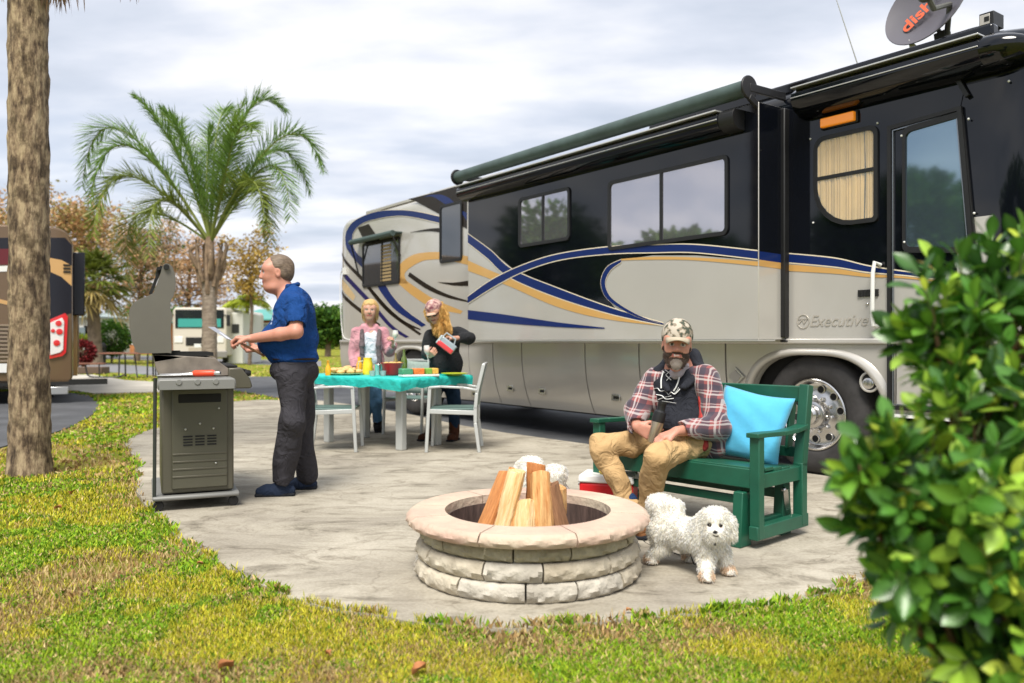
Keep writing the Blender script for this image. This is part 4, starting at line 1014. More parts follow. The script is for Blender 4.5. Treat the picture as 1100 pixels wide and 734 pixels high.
for x in (0.0, BL): 
    xx = x+(0.03 if x == 0 else -0.03)
    b = MB(); b.box((xx, 0.005, 0.33), (0.06, 0.055, 0.56)); b.build('front_post', M_green, bench, bevel=0.005)
    b = MB(); b.bar((xx, 0.475, 0.06), (xx, 0.475, 0.42), 0.06, 0.06); b.bar((xx, 0.475, 0.40), (xx, 0.55, 0.865), 0.06, 0.06); b.build('rear_post', M_green, bench, bevel=0.005)
    b = MB(); pts = [(xx, -0.045, 0.613), (xx, 0.06, 0.612), (xx, 0.25, 0.606), (xx, 0.40, 0.612), (xx, 0.505, 0.628)]
    for i in range(4): b.bar(pts[i], pts[i+1], 0.075, 0.026)
    b.build('armrest', M_green, bench, bevel=0.004)
    b = MB(); b.box((xx, 0.245, 0.085), (0.055, 0.56, 0.075)); b.build('side_rail', M_green, bench, bevel=0.005)
    b = MB(); b.box((xx, 0.245, 0.36), (0.03, 0.42, 0.08)); b.build('seat_bearer', M_green, bench, bevel=0.004)
    # glider base feet
    xi = xx-0.085 if x > 0 else xx+0.085
    for yy, s in ((-0.015, 1), (0.42, -1)):
        b = MB(); b.prism([(yy-0.055, 0.0), (yy+0.055, 0.0), (yy+0.04, 0.30), (yy-0.03, 0.30)], lambda a, c, t: (t, a, c), xi-0.03, xi+0.03); b.build('base_foot', M_green, bench, bevel=0.006)
    b = MB(); b.box((xi, 0.20, 0.10), (0.045, 0.42, 0.05)); b.build('base_rail', M_green, bench, bevel=0.004)
    for yy in (0.03, 0.38):
        b = MB(); b.bar((xx-0.035 if x > 0 else xx+.035, yy, 0.27), (xx-0.035 if x > 0 else xx+.035, yy+0.03, 0.10), 0.012, 0.03); b.ball((xx-0.05 if x > 0 else xx+.05, yy, 0.265), 0.016, 6); b.build('glide_link', M_chrome, bench, bevel=0.0)
b = MB(); b.box((BL/2, 0.42, 0.235), (BL-.2, 0.04, 0.055)); b.box((BL/2, 0.05, 0.24), (BL-.2, 0.03, 0.045)); b.build('base_stretcher', M_green, bench, bevel=0.004)
b = MB(); b.bar((0.05, 0.546, 0.81), (BL-0.05, 0.546, 0.81), 0.035, 0.095); b.build('top_rail', M_green, bench, bevel=0.006)
b = MB(); b.bar((0.05, 0.49, 0.475), (BL-0.05, 0.49, 0.475), 0.03, 0.06); b.build('lower_back_rail', M_green, bench, bevel=0.004)
for i in range(9):
    x = 0.11+(BL-0.22)*i/8; b = MB(); b.bar((x, 0.488, 0.49), (x, 0.540, 0.775), 0.062, 0.018); b.build('back_slat', M_green, bench, bevel=0.003)
# pillow
def cushion(w_, h_, t_):
    rows = []; n = 22
    V = []; 
    b = MB()
    for side in (1, -1):
        rows = []
        for i in range(n+1):
            u = -1+2*i/n; r = []
            for j in range(n+1):
                v = -1+2*j/n
                q = max(0, (1-abs(u)**2.6)*(1-abs(v)**2.6))**0.5
                px = u*w_/2*(1-0.10*(1-abs(v)**1.5)*abs(u)**3*1.0); pz = v*h_/2*(1-0.09*(1-abs(u)**1.5)*abs(v)**3)
                wr = 0.008*math.sin(9*u+4*v+side)*math.sin(6*v-2*u)*q
                r.append((px, side*(t_/2*q)+wr+(0.012*math.sin(3*u*v)), pz))
            rows.append(r)
        b.grid(rows)
    return b
b = cushion(0.43, 0.43, 0.16); pil = b.build('cushion', mat('sky blue cotton', (0.075, 0.42, 0.66), 0.85, var=0.12, scale=4, bump=0.25, bscale=25, bdist=0.01, sheen=0.3), smooth=True, angle=3)
pc = bw(0.90, 0.372, 0.618); pil.location = pc
pil.rotation_euler = (math.radians(-17), math.radians(9), math.atan2(-0.735, 0.678)+0.22)
tag(pil, 'square sky blue cushion leaning against the back of the green bench', 'cushion')

# ================================================================= cooler
cl = thing('cooler', 'red and white picnic cooler on the patio behind the seated man\'s leg', 'cooler', (0.62, 5.24, 0), -0.30)
M_red = mat('red plastic', (0.62, 0.015, 0.02), 0.35); 
b = MB(); b.box((0, 0, 0.115), (0.33, 0.22, 0.23), taper=1.04); b.build('body', M_red, cl, bevel=0.015)
b = MB(); b.box((0, 0, 0.2555), (0.36, 0.25, 0.05), taper=0.95); b.build('lid', mat('white plastic lid', (0.8, 0.79, 0.76), 0.4), cl, bevel=0.012)
b = MB(); b.tube([(-.17, -.03, .225), (-.195, -.0, .2), (-.17, .03, .225)], 0.009); b.tube([(.17, -.03, .225), (.195, -.0, .2), (.17, .03, .225)], 0.009); b.build('handles', M_white, cl, smooth=True)
b = MB(); b.ball((0.0, 0, 0), (0.05, 0.035, 0.02), 8); b.ball((0.03, 0.01, 0.012), (0.025, 0.025, 0.016), 8)
o = b.build('food_wrapper', mat('yellow wrapper', (0.75, 0.52, 0.05), 0.5), smooth=True, loc=(0.60, 5.19, 0.297)); tag(o, 'crumpled yellow wrapper lying on the cooler lid', 'wrapper')

# ================================================================= grill
M_gr = mat('grey brown enamel', (0.098, 0.091, 0.066), 0.42, metal=0.25, var=0.06, scale=3)
M_gr2 = mat('grill side panel', (0.092, 0.088, 0.062), 0.45, metal=0.2, var=0.06, scale=3)
M_lid = mat('grill lid paint', (0.15, 0.14, 0.12), 0.38, metal=0.3, var=0.05, scale=4)
M_plast = mat('grey shelf plastic', (0.19, 0.19, 0.18), 0.5)
M_cast = mat('cast aluminium firebox', (0.20, 0.17, 0.14), 0.6, var=0.35, scale=8)
GX, GY = -2.10, 5.46
grill = thing('gas_grill', 'grey brown gas grill on a wheeled cart with its lid open, at the patio edge', 'grill', (GX, GY, 0), 0.42)
# local: x towards the cook (front), y along the length away from the camera
b = MB(); b.prism([(-.27, 0), (.27, 0), (.275, .03), (-.275, .03)], lambda a, c, t: (a, t, 0.07+c), 0.0, 0.86); b.build('base_tray', M_plast, grill, bevel=0.012)
for (x, y) in ((-.235, .05), (.235, .05), (-.235, .80), (.235, .80)):
    cw = MB(); cw.lathe([(0.0, -.016), (.030, -.016), (.034, -.010), (.034, .010), (.030, .016), (0, .016)], c=(x, y, 0.034), n=18, axis='Y', m=M_rubber); cw.box((x, y, 0.062), (0.02, 0.05, 0.02), m=M_dark); cw.bar((x+.0, y, .04), (x, y, .08), .02, .03, M_dark); cw.build('caster', None, grill, smooth=True, angle=0.6)
b = MB(); b.box((0.01, 0.44, 0.46), (0.455, 0.80, 0.70)); cab = b.build('cabinet', M_gr, grill, bevel=0.012)
b = MB(); b.box((0.02, 0.032, 0.47), (0.35, 0.02, 0.66)); b.build('side_panel', M_gr2, cab, bevel=0.006)
b = MB(); 
for z in (.22, .27, .32, .37): b.box((0.02, 0.020, z), (0.34, 0.006, 0.012))
b.build('panel_ribs', M_gr, cab, bevel=0.002)
b = MB()
for i, x in enumerate((-.055, .02, .095)):
    for k in range(4): b.box((x-0.035 if False else x-.0, 0.0205, .43+k*.019), (.058, .006, .0085))
b.build('vent_slots', M_dark, cab)
b = MB(); b.box((0.02, 0.024, 0.74), (0.27, 0.014, 0.06)); b.build('shelf_recess', M_dark, cab, bevel=0.01)
for x, z in ((-.07, .535), (.105, .535), (.02, .57), (.14, .67), (.12, .30)):
    b = MB(); b.ball((x, 0.019, z), 0.0075, 5); b.build('screw', mat('screw metal', (0.6, 0.6, 0.58), 0.3, metal=0.8), cab)
b = MB(); b.tube([(-.26, .03, .08), (-.255, .03, .88)], 0.012); b.build('leg_tube', mat('dark grill frame', (0.03, 0.035, 0.03), 0.4), grill, smooth=True)
# side shelf (near), ribbed
b = MB(); b.prism([(-.245, 0), (.225, 0), (.225, .05), (.215, .068), (-.235, .068), (-.245, .05)], lambda a, c, t: (a, t, .815+c), -.26, 0.02); 
b.build('side_shelf', M_plast, grill, bevel=0.010)
for x in (-.12, -.01, .10):
    b = MB(); b.lathe([(0.0, -.004), (.016, -.004), (.020, 0.0), (.016, .006), (0, .006)], c=(x, -.262, .862), n=12, axis='Y'); b.build('tool_hook', M_plast, grill)
# far side shelf
b = MB(); b.box((0, 1.0, .85), (.46, .28, .05)); b.build('side_shelf', M_plast, grill, bevel=.012)
# firebox
b = MB(); b.prism([(-.27, 1.03), (-.25, .94), (-.23, .885), (.20, .885), (.225, .92), (.14, .985), (.12, 1.01), (-.27, 1.035)], lambda a, c, t: (a, t, c), 0.05, 0.82); b.build('firebox', M_cast, grill, bevel=0.006)
b = MB(); b.box((-.06, .435, 1.028), (.34, .72, .012)); 
for i in range(20): b.bar((-.22, .09+i*.036, 1.04), (.11, .09+i*.036, 1.04), .008, .012)
b.build('cooking_grate', M_dark, grill)
b = MB(); b.box((.20, .42, .95), (.13, .70, .015)); b.build('warming_tray', M_dark, grill, bevel=.005)
# control panel
b = MB(); b.prism([(.20, .94), (.285, .94), (.34, .865), (.355, .815), (.345, .80), (.20, .80)], lambda a, c, t: (a, t, c), -0.0, 0.86); b.build('control_panel', M_gr, grill, bevel=.008)
for y in (.12, .33, .54, .75):
    b = MB(); b.lathe([(0, .04), (.016, .04), (.022, .03), (.024, 0)], c=(.318, y, .90), n=16, axis='X'); b.build('knob', M_rubber, grill, smooth=True, angle=.6)
# lid open: side profile with thickness
lp = [(-.48, 1.20), (-.485, 1.30), (-.475, 1.345), (-.44, 1.385), (-.36, 1.425), (-.335, 1.45), (-.32, 1.50), (-.30, 1.56), (-.285, 1.615), (-.265, 1.635), (-.235, 1.625), (-.215, 1.585), (-.205, 1.52), (-.21, 1.455), (-.218, 1.42), (-.236, 1.385), (-.238, 1.34), (-.226, 1.29), (-.235, 1.20), (-.23, 1.055), (-.26, 1.045), (-.42, 1.045), (-.45, 1.075), (-.47, 1.13)]
lp = [(a+.075, c) for a, c in lp]; lp2 = smooth2(lp+[lp[0]], 4)[:-1]
b = MB(); b.prism(lp2, lambda a, c, t: (a, t, c), 0.02, 0.05, M_lid); b.prism(lp2, lambda a, c, t: (a, t, c), 0.80, 0.83, M_lid)
# the shell between the two ends (outer back skin)
sk = lp2[:44] if len(lp2) > 44 else lp2
out = [p for p in lp2 if not (p[0] > -.215 and p[1] < 1.60)]
b.grid([[(p[0]+.006, t, p[1]) for p in smooth2(lp[:10], 4)] for t in (0.04, 0.81)], M_lid); b.grid([[(p[0]+.016, t, p[1]) for p in smooth2(lp[:10], 4)] for t in (0.04, 0.81)], M_dark)
b.grid([[(p[0]+.004, t, p[1]+.004) for p in lp[-5:]+[lp[0]]] for t in (0.04, 0.81)], M_lid)
lid = b.build('lid', None, grill, bevel=.010)
b = MB(); b.lathe([(0, -.02), (.018, -.02), (.018, 0), (0, 0)], c=(-.187, .02, 1.61), n=14, axis='Y'); b.bar((-.285, .06, 1.43), (-.215, .06, 1.62), .012, .02); b.tube([(-.235, .02, 1.60), (-.235, .83, 1.60)], .012); b.build('lid_handle', M_dark, lid)
b = MB(); b.box((-.15, .1, 1.045), (.10, .02, .03)); b.build('hinge', M_dark, grill)
# tongs on shelf
tg = thing('grill_tongs', 'stainless grill tongs with a red orange handle on the grill side shelf', 'tongs', (GX, GY-.12, .886))
b = MB(); b.bar((-.20, 0.02, .018), (.03, 0, .026), .030, .010); b.bar((-.20, -0.03, .012), (.03, 0, .020), .030, .008); b.bar((.14, 0, .028), (.20, 0, .028), .03, .02); b.build('blades', mat('brushed steel', (0.6, 0.6, 0.62), 0.3, metal=0.9), tg, bevel=.003)
b = MB(); b.tube([(.02, 0, .026), (.035, 0, .026), (.15, 0, .028), (.165, 0, .028)], [.014, .021, .021, .015], 12); b.build('handle', mat('red orange grip', (0.80, 0.07, 0.025), 0.4), tg, smooth=True)

# ================================================================= dining table, chairs, food
M_alu = mat('silver powder coat', (0.52, 0.54, 0.53), 0.4, metal=0.3)
M_sling = mat('grey green sling', (0.28, 0.36, 0.33), 0.7, var=0.1, scale=40)
M_slingd = mat('teal slat', (0.10, 0.16, 0.145), 0.6)
M_teal = mat('teal tablecloth', (0.02, 0.50, 0.45), 0.55, var=0.12, scale=3, bump=0.9, bscale=7, bdist=0.05)
TC = Vector((-1.43, 9.0, 0)); TA = Vector((-0.8, 0.6, 0)); TB = Vector((0.6, 0.8, 0)); TR = math.atan2(0.6, -0.8)
tb = thing('patio_table', 'grey aluminium patio table under the teal cloth', 'table', TC, TR)
b = MB(); b.box((0, 0, .725), (1.62, 1.06, .03)); b.build('tabletop', M_alu, tb, bevel=.01)
for sx_ in (-1, 1):
    for sy_ in (-1, 1):
        lpos = Vector((.56*sx_, -.27*sy_, 0)); b = MB(); b.box((lpos.x, lpos.y, .355), (.095, .075, .71)); b.build('leg', M_alu, tb, bevel=.01)
b = MB(); b.box((0, 0, .69), (1.2, .62, .05)); b.build('frame', M_alu, tb)
# cloth: local x along TA, local y along -? keep table frame
b = MB(); rows = []
hx, hy = .835, .555; NP = 96
def edge_pt(t):  # perimeter of rounded rect
    a = 2*PI*t; c, s = math.cos(a), math.sin(a); k = 1/max(abs(c)**1, abs(s)**1)
    return Vector((hx*c*k, hy*s*k, 0))
for ring_, (sc, z) in enumerate(((0.0, .757), (.5, .757), (.9, .757), (.985, .756), (1.0, .748), (1.006, .72), (1.004, .69), (.998, .655))):
    r = []
    for i in range(NP):
        p = edge_pt(i/NP); a = 2*PI*i/NP
        wv = math.sin(a*13)*.5+math.sin(a*22+1)*.3
        zz_ = z; 
        if ring_ == 0: r.append((p.x*.01, p.y*.01, z)); continue
        if ring_ >= 5: k = (ring_-4)/3; zz_ = z+.014*wv*k; sc2 = sc+.020*k*wv-.012*k
        else: sc2 = sc
        r.append((p.x*sc2, p.y*sc2, zz_+(.0015*math.sin(p.x*14+p.y*9) if ring_ < 4 else 0)))
    rows.append(r)
# corner sag
rows = [[(x, y, z-(0.03*max(0, abs(x)/hx+abs(y)/hy-1.55)/.45 if k >= 6 else 0)) for (x, y, z) in r] for k, r in enumerate(rows)]
b.grid(rows, None, close=True)
o = b.build('tablecloth', M_teal, smooth=True, angle=1.2, loc=TC); o.rotation_euler = (0, 0, TR)
tag(o, 'bright teal cloth stretched over the patio table top', 'tablecloth')

def make_chair(label):
    t = thing('patio_chair', label, 'chair', (0, 0, 0), 0, 'aluminium patio chairs round the teal table')
    # faces +x, width along y
    for sy in (-1, 1):
        y = .255*sy
        b = MB(); b.bar((.27, y, 0), (.235, y, .66), .028, .034); b.build('leg', M_alu, t, bevel=.005)
        b = MB(); pts = [(-.265, y, 0), (-.225, y, .30), (-.225, y, .46)]
        for i in range(2): b.bar(pts[i], pts[i+1], .028, .034)
        b.build('leg', M_alu, t, bevel=.005)
        b = MB(); pts = [(-.225, y, .44), (-.24, y, .60), (-.31, y, .89)]
        for i in range(2): b.bar(pts[i], pts[i+1], .028, .034)
        b.build('back_frame', M_alu, t, bevel=.005)
        b = MB(); pts = [(.245, y, .655), (.12, y, .665), (-.10, y, .655), (-.245, y, .63)]
        for i in range(3): b.bar(pts[i], pts[i+1], .042, .022)
        b.build('armrest', M_alu, t, bevel=.005)
        b = MB(); b.bar((.25, y, .415), (-.225, y, .40), .025, .045); b.build('seat_rail', M_alu, t, bevel=.004)
    b = MB(); b.box((.01, 0, .435), (.47, .49, .018)); b.build('seat', M_slingd, t, bevel=.006)
    rows = []
    for i in range(7):
        k = i/6; z = .47+.42*k; x = -.232-.085*max(0, (k-.15))**1.1
        rows.append([(x-.02*math.cos(v*1.4), v*.245, z) for v in (-1, -.6, -.2, .2, .6, 1)])
    b = MB(); b.grid(rows); o = b.build('backrest', M_sling, t, smooth=True, angle=2); sm = o.modifiers.new('solid', 'SOLIDIFY'); sm.thickness = .014
    b = MB(); b.bar((-.31, -.26, .885), (-.31, .26, .885), .03, .03); b.build('top_bar', M_alu, t, bevel=.006)
    return t
ch = make_chair('patio chair at the right end of the teal table with its back to the motorhome')
ch.location = (-.59, 8.52, 0); ch.rotation_euler = (0, 0, PI-.02)
dup(ch, (-1.86, 8.52, 0), 0.05, 'patio chair at the near left side of the teal table, beside the cook')
dup(ch, (-1.22, 10.05, 0), -PI/2-.35, 'patio chair behind the teal table between the two women')

TZ = .7585
def onT(px, py): x, y = G(px, py, TZ); return Vector((x, y, TZ))
def lathe_thing(name, label, cat, loc, prof, m, n=20, group=None, par=None):
    b = MB(); b.lathe(prof, n=n); o = b.build(name, m, par, smooth=True, loc=loc, angle=.8)
    if not par: tag(o, label, cat, group)
    return o
M_gbot = mat('green bottle glass', (0.10, 0.14, 0.015), 0.08, coat=1, spec=.8); M_oj = mat('orange juice', (0.90, 0.42, 0.02), 0.2, coat=.6); M_yel = mat('yellow drink', (0.88, 0.62, 0.03), 0.15, coat=.8)
def at_s(px, py_top, Y): return P(px, py_top, Y)
# bowl
q = P(421, 404, 8.75); lathe_thing('mixing_bowl', 'large red bowl in the middle of the teal table', 'bowl', (q.x, 8.75, TZ), [(0, 0), (.07, 0), (.085, .02), (.115, .12), (.125, .135), (.118, .135), (.108, .12), (.075, .02), (0, .012)], M_red, 32)
b = MB(); 
for i in range(14): a = i*2.4; r_ = .085*math.sqrt((i+.5)/14); b.ball((r_*math.cos(a), r_*math.sin(a), .118+random.uniform(0, .012)), (.03, .03, .018), 5)
o = b.build('salad', mat('salad', (0.75, 0.35, 0.10), 0.6, scale=20, col2=(0.6, 0.5, 0.2)), smooth=True, loc=(q.x, 8.75, TZ)); tag(o, 'orange snack heap filling the red bowl', 'food')
bp_ = [(0, 0), (.036, 0), (.038, .02), (.038, .14), (.032, .17), (.015, .205), (.0125, .25), (.015, .252), (.015, .27), (0, .27)]
q = P(434, 390, 9.3); lathe_thing('wine_bottle', 'green wine bottle standing behind the red bowl', 'bottle', (q.x, 9.3, TZ), bp_, M_gbot)
q = P(425, 390, 9.25); lathe_thing('wine_bottle', 'slim dark bottle with gold neck left of the green wine bottle', 'bottle', (q.x, 9.25, TZ), [(a*.8, z*.85) for a, z in bp_], mat('dark gold bottle', (0.22, 0.15, 0.04), 0.1, coat=1))
q = P(395, 395, 8.95); jug = thing('juice_pitcher', 'pitcher of yellow drink left of the steel tumbler', 'pitcher', (q.x, 8.95, TZ)); lathe_thing('body', '', '', (0, 0, 0), [(0, 0), (.055, 0), (.06, .02), (.055, .12), (.045, .16), (.05, .185), (.044, .185), (0, .15)], M_yel, par=jug)
b = MB(); b.tube([(-.05, 0, .15), (-.10, 0, .14), (-.105, 0, .06), (-.055, 0, .04)], .008); b.build('handle', mat('clear plastic', (0.8, 0.75, 0.5), 0.1, trans=.4), jug, smooth=True)
q = P(386, 395, 9.15); lathe_thing('juice_carafe', 'small golden carafe beside the yellow pitcher', 'carafe', (q.x, 9.15, TZ), [(0, 0), (.03, 0), (.034, .02), (.034, .11), (.018, .15), (.02, .19), (0, .19)], M_oj)
q = P(352.5, 395, 8.75); lathe_thing('juice_bottle', 'small orange juice bottle at the left end of the teal table', 'bottle', (q.x, 8.75, TZ), [(0, 0), (.03, 0), (.032, .03), (.028, .08), (.014, .11), (.014, .14), (.016, .142), (.016, .16), (0, .16)], M_oj)
q = P(406, 395, 8.85); lathe_thing('steel_tumbler', 'steel tumbler left of the red bowl', 'tumbler', (q.x, 8.85, TZ), [(0, 0), (.04, 0), (.045, .11), (.048, .115), (.043, .115), (0, .02)], mat('tumbler steel', (0.7, 0.68, 0.66), .25, metal=.8))
# snack tray: boxes of orange/green
tr = thing('food_tray', 'food tray with green and orange compartments at the near table corner', 'tray', (P(450, 400, 8.45).x, 8.45, TZ), .5)
b = MB(); b.box((0, 0, .012), (.40, .15, .024)); b.build('tray', M_white, tr, bevel=.006)
for i, (x, cc, nm) in enumerate(((-.145, (0.08, .30, .16), 'green compartment'), (-.02, (.85, .20, .04), 'orange compartment'), (.09, (.20, .42, .06), 'lime compartment'), (.16, (.75, .45, .08), 'yellow compartment'))):
    b = MB(); b.box((x, 0, .055), (.115 if i < 2 else .07, .13, .06)); b.build('compartment', mat(nm, cc, .5, var=.3, scale=60), tr, bevel=.008)
q = P(488, 402, 8.72); lathe_thing('plate', 'yellow green plate at the right end of the teal table', 'plate', (q.x, 8.72, TZ), [(0, .004), (.08, .004), (.14, .022), (.145, .026), (.138, .026), (.08, .010), (0, .010)], mat('lime plate', (.55, .60, .04), .4), 32)
bread = thing('pastry_platter', 'platter heaped with pastries at the left of the teal table', 'platter', (P(370, 403, 8.9).x, 8.9, TZ), .3)
lathe_thing('platter', '', '', (0, 0, 0), [(0, .003), (.16, .003), (.20, .018), (.196, .02), (0, .008)], mat('green platter', (.35, .55, .3), .4), 32, par=bread)
M_past = mat('pastry', (.78, .48, .20), .7, var=.4, scale=25)
for i in range(15):
    a = i*2.4; r_ = .15*math.sqrt((i+.5)/15); b = MB(); b.ball((r_*math.cos(a), r_*math.sin(a), .035+.02*(i % 3 == 0)+(.02 if i < 6 else 0)), (.045, .032, .024), 6); b.build('pastry', M_past, bread, smooth=True)
for i, (px, lb) in enumerate(((400, 'clear cup between pitcher and tumbler'), (411.5, 'low clear cup in front of the red bowl'))):
    q = P(px, 400, 8.6); lathe_thing('plastic_cup', lb, 'cup', (q.x, 8.6, TZ), [(0, 0), (.026, 0), (.034, .055), (.031, .055), (.023, .004), (0, .004)], mat('clear plastic cup', (.75, .85, .85), .1, trans=.7))
# ================================================================= people
V3 = lambda *a: np.array(a, float)
def nrm_(v): v = np.array(v, float); return v/np.linalg.norm(v)
def basis(f, u):
    f = nrm_(f); u = np.array(u, float); u = nrm_(u-f*(u@f)); l = np.cross(u, f); return f, l, u
SKIN = (0.60, 0.325, 0.235); SKIN_P = (0.56, 0.26, 0.185); LIP = (0.42, 0.13, 0.11)
def M_attr(name, rough=0.6, sss=0.0, bump=0.0, bscale=120, spec=0.4): return mat(name, (1, 1, 1), rough, attr=True, sss=sss, bump=bump, bscale=bscale, spec=spec, var=0.10, scale=30)
M_skin = M_attr('skin', 0.5, 0.12)
def head(c, f, u, s=1.0, neck=None, neck_r=0.056, jowl=0.0, mouth_open=0.0):
    f, l, u = basis(f, u); c = np.array(c, float); R = np.stack([f, l, u], 1)
    q = lambda a, b, z: c+(f*a+l*b+u*z)*s
    E = lambda p, r, k=0.02, op='u': ell(p, np.array(r)*s, R, k*s, op)
    pr = [E(q(-.012, 0, .032), (.098, .077, .086), .02), E(q(.022, 0, -.035), (.070, .061, .078), .04),
          E(q(.045, 0, -.092), (.034, .034, .022), .04), cap(q(.05, -.035, .030), q(.05, .035, .030), .036*s, .036*s, .03*s),
          E(q(.058, .036, -.030), (.024, .022, .026), .03), E(q(.058, -.036, -.030), (.024, .022, .026), .03)]
    if jowl: pr += [E(q(.02, 0, -.10), (.055, .05+jowl, .035), .04)]
    for sg in (1, -1):
        pr += [ell(q(.090, .032*sg, .004), np.array([.014, .017, .010])*s, R, .012*s, 's')]
    for sg in (1, -1):
        pr += [E(q(.074, .031*sg, .003), (.0125, .0135, .0115), .004)]
        pr += [E(q(-.008, .076*sg, -.004), (.020, .009, .031), .006), ell(q(-.004, .084*sg, -.002), np.array([.010, .005, .016])*s, R, .006*s, 's')]
    pr += [cap(q(.082, 0, .020), q(.104, 0, -.024), .0085*s, .0125*s, .012*s), E(q(.094, .011, -.029), (.011, .009, .008), .008), E(q(.094, -.011, -.029), (.011, .009, .008), .008)]
    pr += [cap(q(.083, -.020, -.0565), q(.083, .020, -.0565), .006*s, .006*s, .008*s), cap(q(.090, -.010, -.053), q(.090, .010, -.053), .006*s, .006*s, .006*s), cap(q(.087, -.013, -.064), q(.087, .013, -.064), .0065*s, .0065*s, .006*s)]
    if neck is not None: pr += [cap(q(-.018, 0, -.055), neck, neck_r*s, neck_r*1.15*s, .035)]
    dark = (0.035, 0.025, 0.02)
    paint = [(cap(q(.089, -.022, -.0575), q(.089, .022, -.0575), .010*s, .010*s), LIP), (cap(q(.094, -.018, -.0585), q(.094, .018, -.0585), .0035*s, .0035*s), (0.12, .03, .03))]
    for sg in (1, -1):
        paint += [(ell(q(.084, .031*sg, .003), np.array([.012, .0155, .0085])*s, R), (0.55, 0.50, 0.46)), (ell(q(.088, .030*sg, .003), np.array([.010, .0072, .0078])*s, R), dark),
                  (cap(q(.088, .016*sg, .012), q(.082, .046*sg, .010), .003*s, .003*s), (0.20, 0.10, 0.07)),
                  (cap(q(.088, .014*sg, .025), q(.078, .050*sg, .027), .005*s, .004*s), (0.20, 0.13, 0.08))]
    return pr, paint, q, (f, l, u)
def hand(w, d, n, side=1, curl=(0.5, 0.7, 0.4), s=1.0, spread=0.05, thumb=(0.7, 0.6, 0.35), tc=0.5):
    """w wrist, d pointing direction, n palm-facing direction; thumb on +side of cross(d,n)"""
    d, l, n = basis(d, n); w = np.array(w, float); l = l*side; pr = []
    kn = []
    for i, (o, L) in enumerate(((.030, .93), (.010, 1.0), (-.011, .95), (-.031, .78))):
        b = w+(d*.088*(1-.04*abs(i-1))+l*o)*s
        pr.append(cap(w+(d*.012+l*o*.55)*s, b, .0135*s, .0118*s, .016*s)); kn.append((b, o, L))
    for b, o, L in kn:
        dd = nrm_(d+l*o*spread*20); a = 0; p = b
        for seg, (ln, r0, r1) in enumerate(((.042, .0098, .0088), (.027, .0088, .0080), (.021, .0080, .0068))):
            a += curl[seg]; v = dd*math.cos(a)+n*math.sin(a); e = p+v*ln*L*s; pr.append(cap(p, e, r0*s, r1*s, .0045*s)); p = e
    tb_ = w+(d*.022+l*.024)*s; v1 = nrm_(d*thumb[0]+l*thumb[1]+n*thumb[2]); m_ = tb_+v1*.048*s
    v2 = nrm_(d*(thumb[0]+.3)+l*(thumb[1]-tc)+n*(thumb[2]+.3)); e_ = m_+v2*.030*s; 
    pr += [cap(tb_, m_, .0145*s, .011*s, .012*s), cap(m_, e_, .0105*s, .009*s, .005*s), cap(e_, e_+v2*.02*s, .009*s, .0075*s, .004*s)]
    return pr
def arm(sh, el, wr, r=(.048, .040, .027)): return [cap(sh, el, r[0], r[1], .03), cap(el, np.array(el)*.65+np.array(wr)*.35, r[1], r[1]*.98, .02), cap(np.array(el)*.65+np.array(wr)*.35, wr, r[1]*.97, r[2], .02)]
def leg(h, kn, an, r=(.078, .048, .036)): return [cap(h, kn, r[0], r[1], .04), cap(kn, np.array(kn)*.65+np.array(an)*.35, r[1], r[1]*.98, .03), cap(np.array(kn)*.65+np.array(an)*.35, an, r[1]*.96, r[2], .03)]
def foot_prims(an, toe, h=.05, w_=.045):
    an = np.array(an, float); toe = np.array(toe, float); d = nrm_((toe-an)*[1, 1, 0]); l = np.cross([0, 0, 1], d); R = np.stack([d, l, [0, 0, 1]], 1)
    heel = an*[1, 1, 0]-d*.045+V3(0, 0, .04); L_ = np.linalg.norm((toe-an)[:2])
    mid = an*[1, 1, 0]+d*L_*.55+V3(0, 0, .038); tp = an*[1, 1, 0]+d*(L_-.05)+V3(0, 0, .033)
    up = [cap(heel, mid, .038, .044, .03), cap(mid, tp, .044, .034, .03), cap(an+V3(0, 0, .03), heel*.5+mid*.5, .045, .045, .04)]
    sole = [rbox(heel*.5+tp*.5-V3(0, 0, .5*(heel+tp)[2]-.012), (np.linalg.norm(tp-heel)/2+.036, .044, .012), R, .010, .0)]
    return up, sole
def P3(px, py, Y): return np.array(P(px, py, Y))
def person(label, loc): return None

def finish(name, label, prims, paint, res=.006, base=SKIN, origin=None):
    o = sdf_mesh(name, prims, res, M_skin, paint=paint, base=base, origin=origin)
    o.location = origin; tag(o, label, 'person'); return o
def cloth(name, prims, mname, col, origin, par, res=.008, wr=.004, wf=26, wdir=(1, 1, .7), rough=.85, paint=None, material=None, bump=.25, bscale=300):
    m = material or mat(mname, (1, 1, 1) if paint is not None else col, rough, attr=paint is not None, var=.10, scale=9, bump=bump, bscale=bscale, bdist=.0021, spec=.2)
    return sdf_mesh(name, prims, res, m, parent=par, paint=paint, base=col, wr=wr, wf=wf, wdir=wdir, origin=origin)

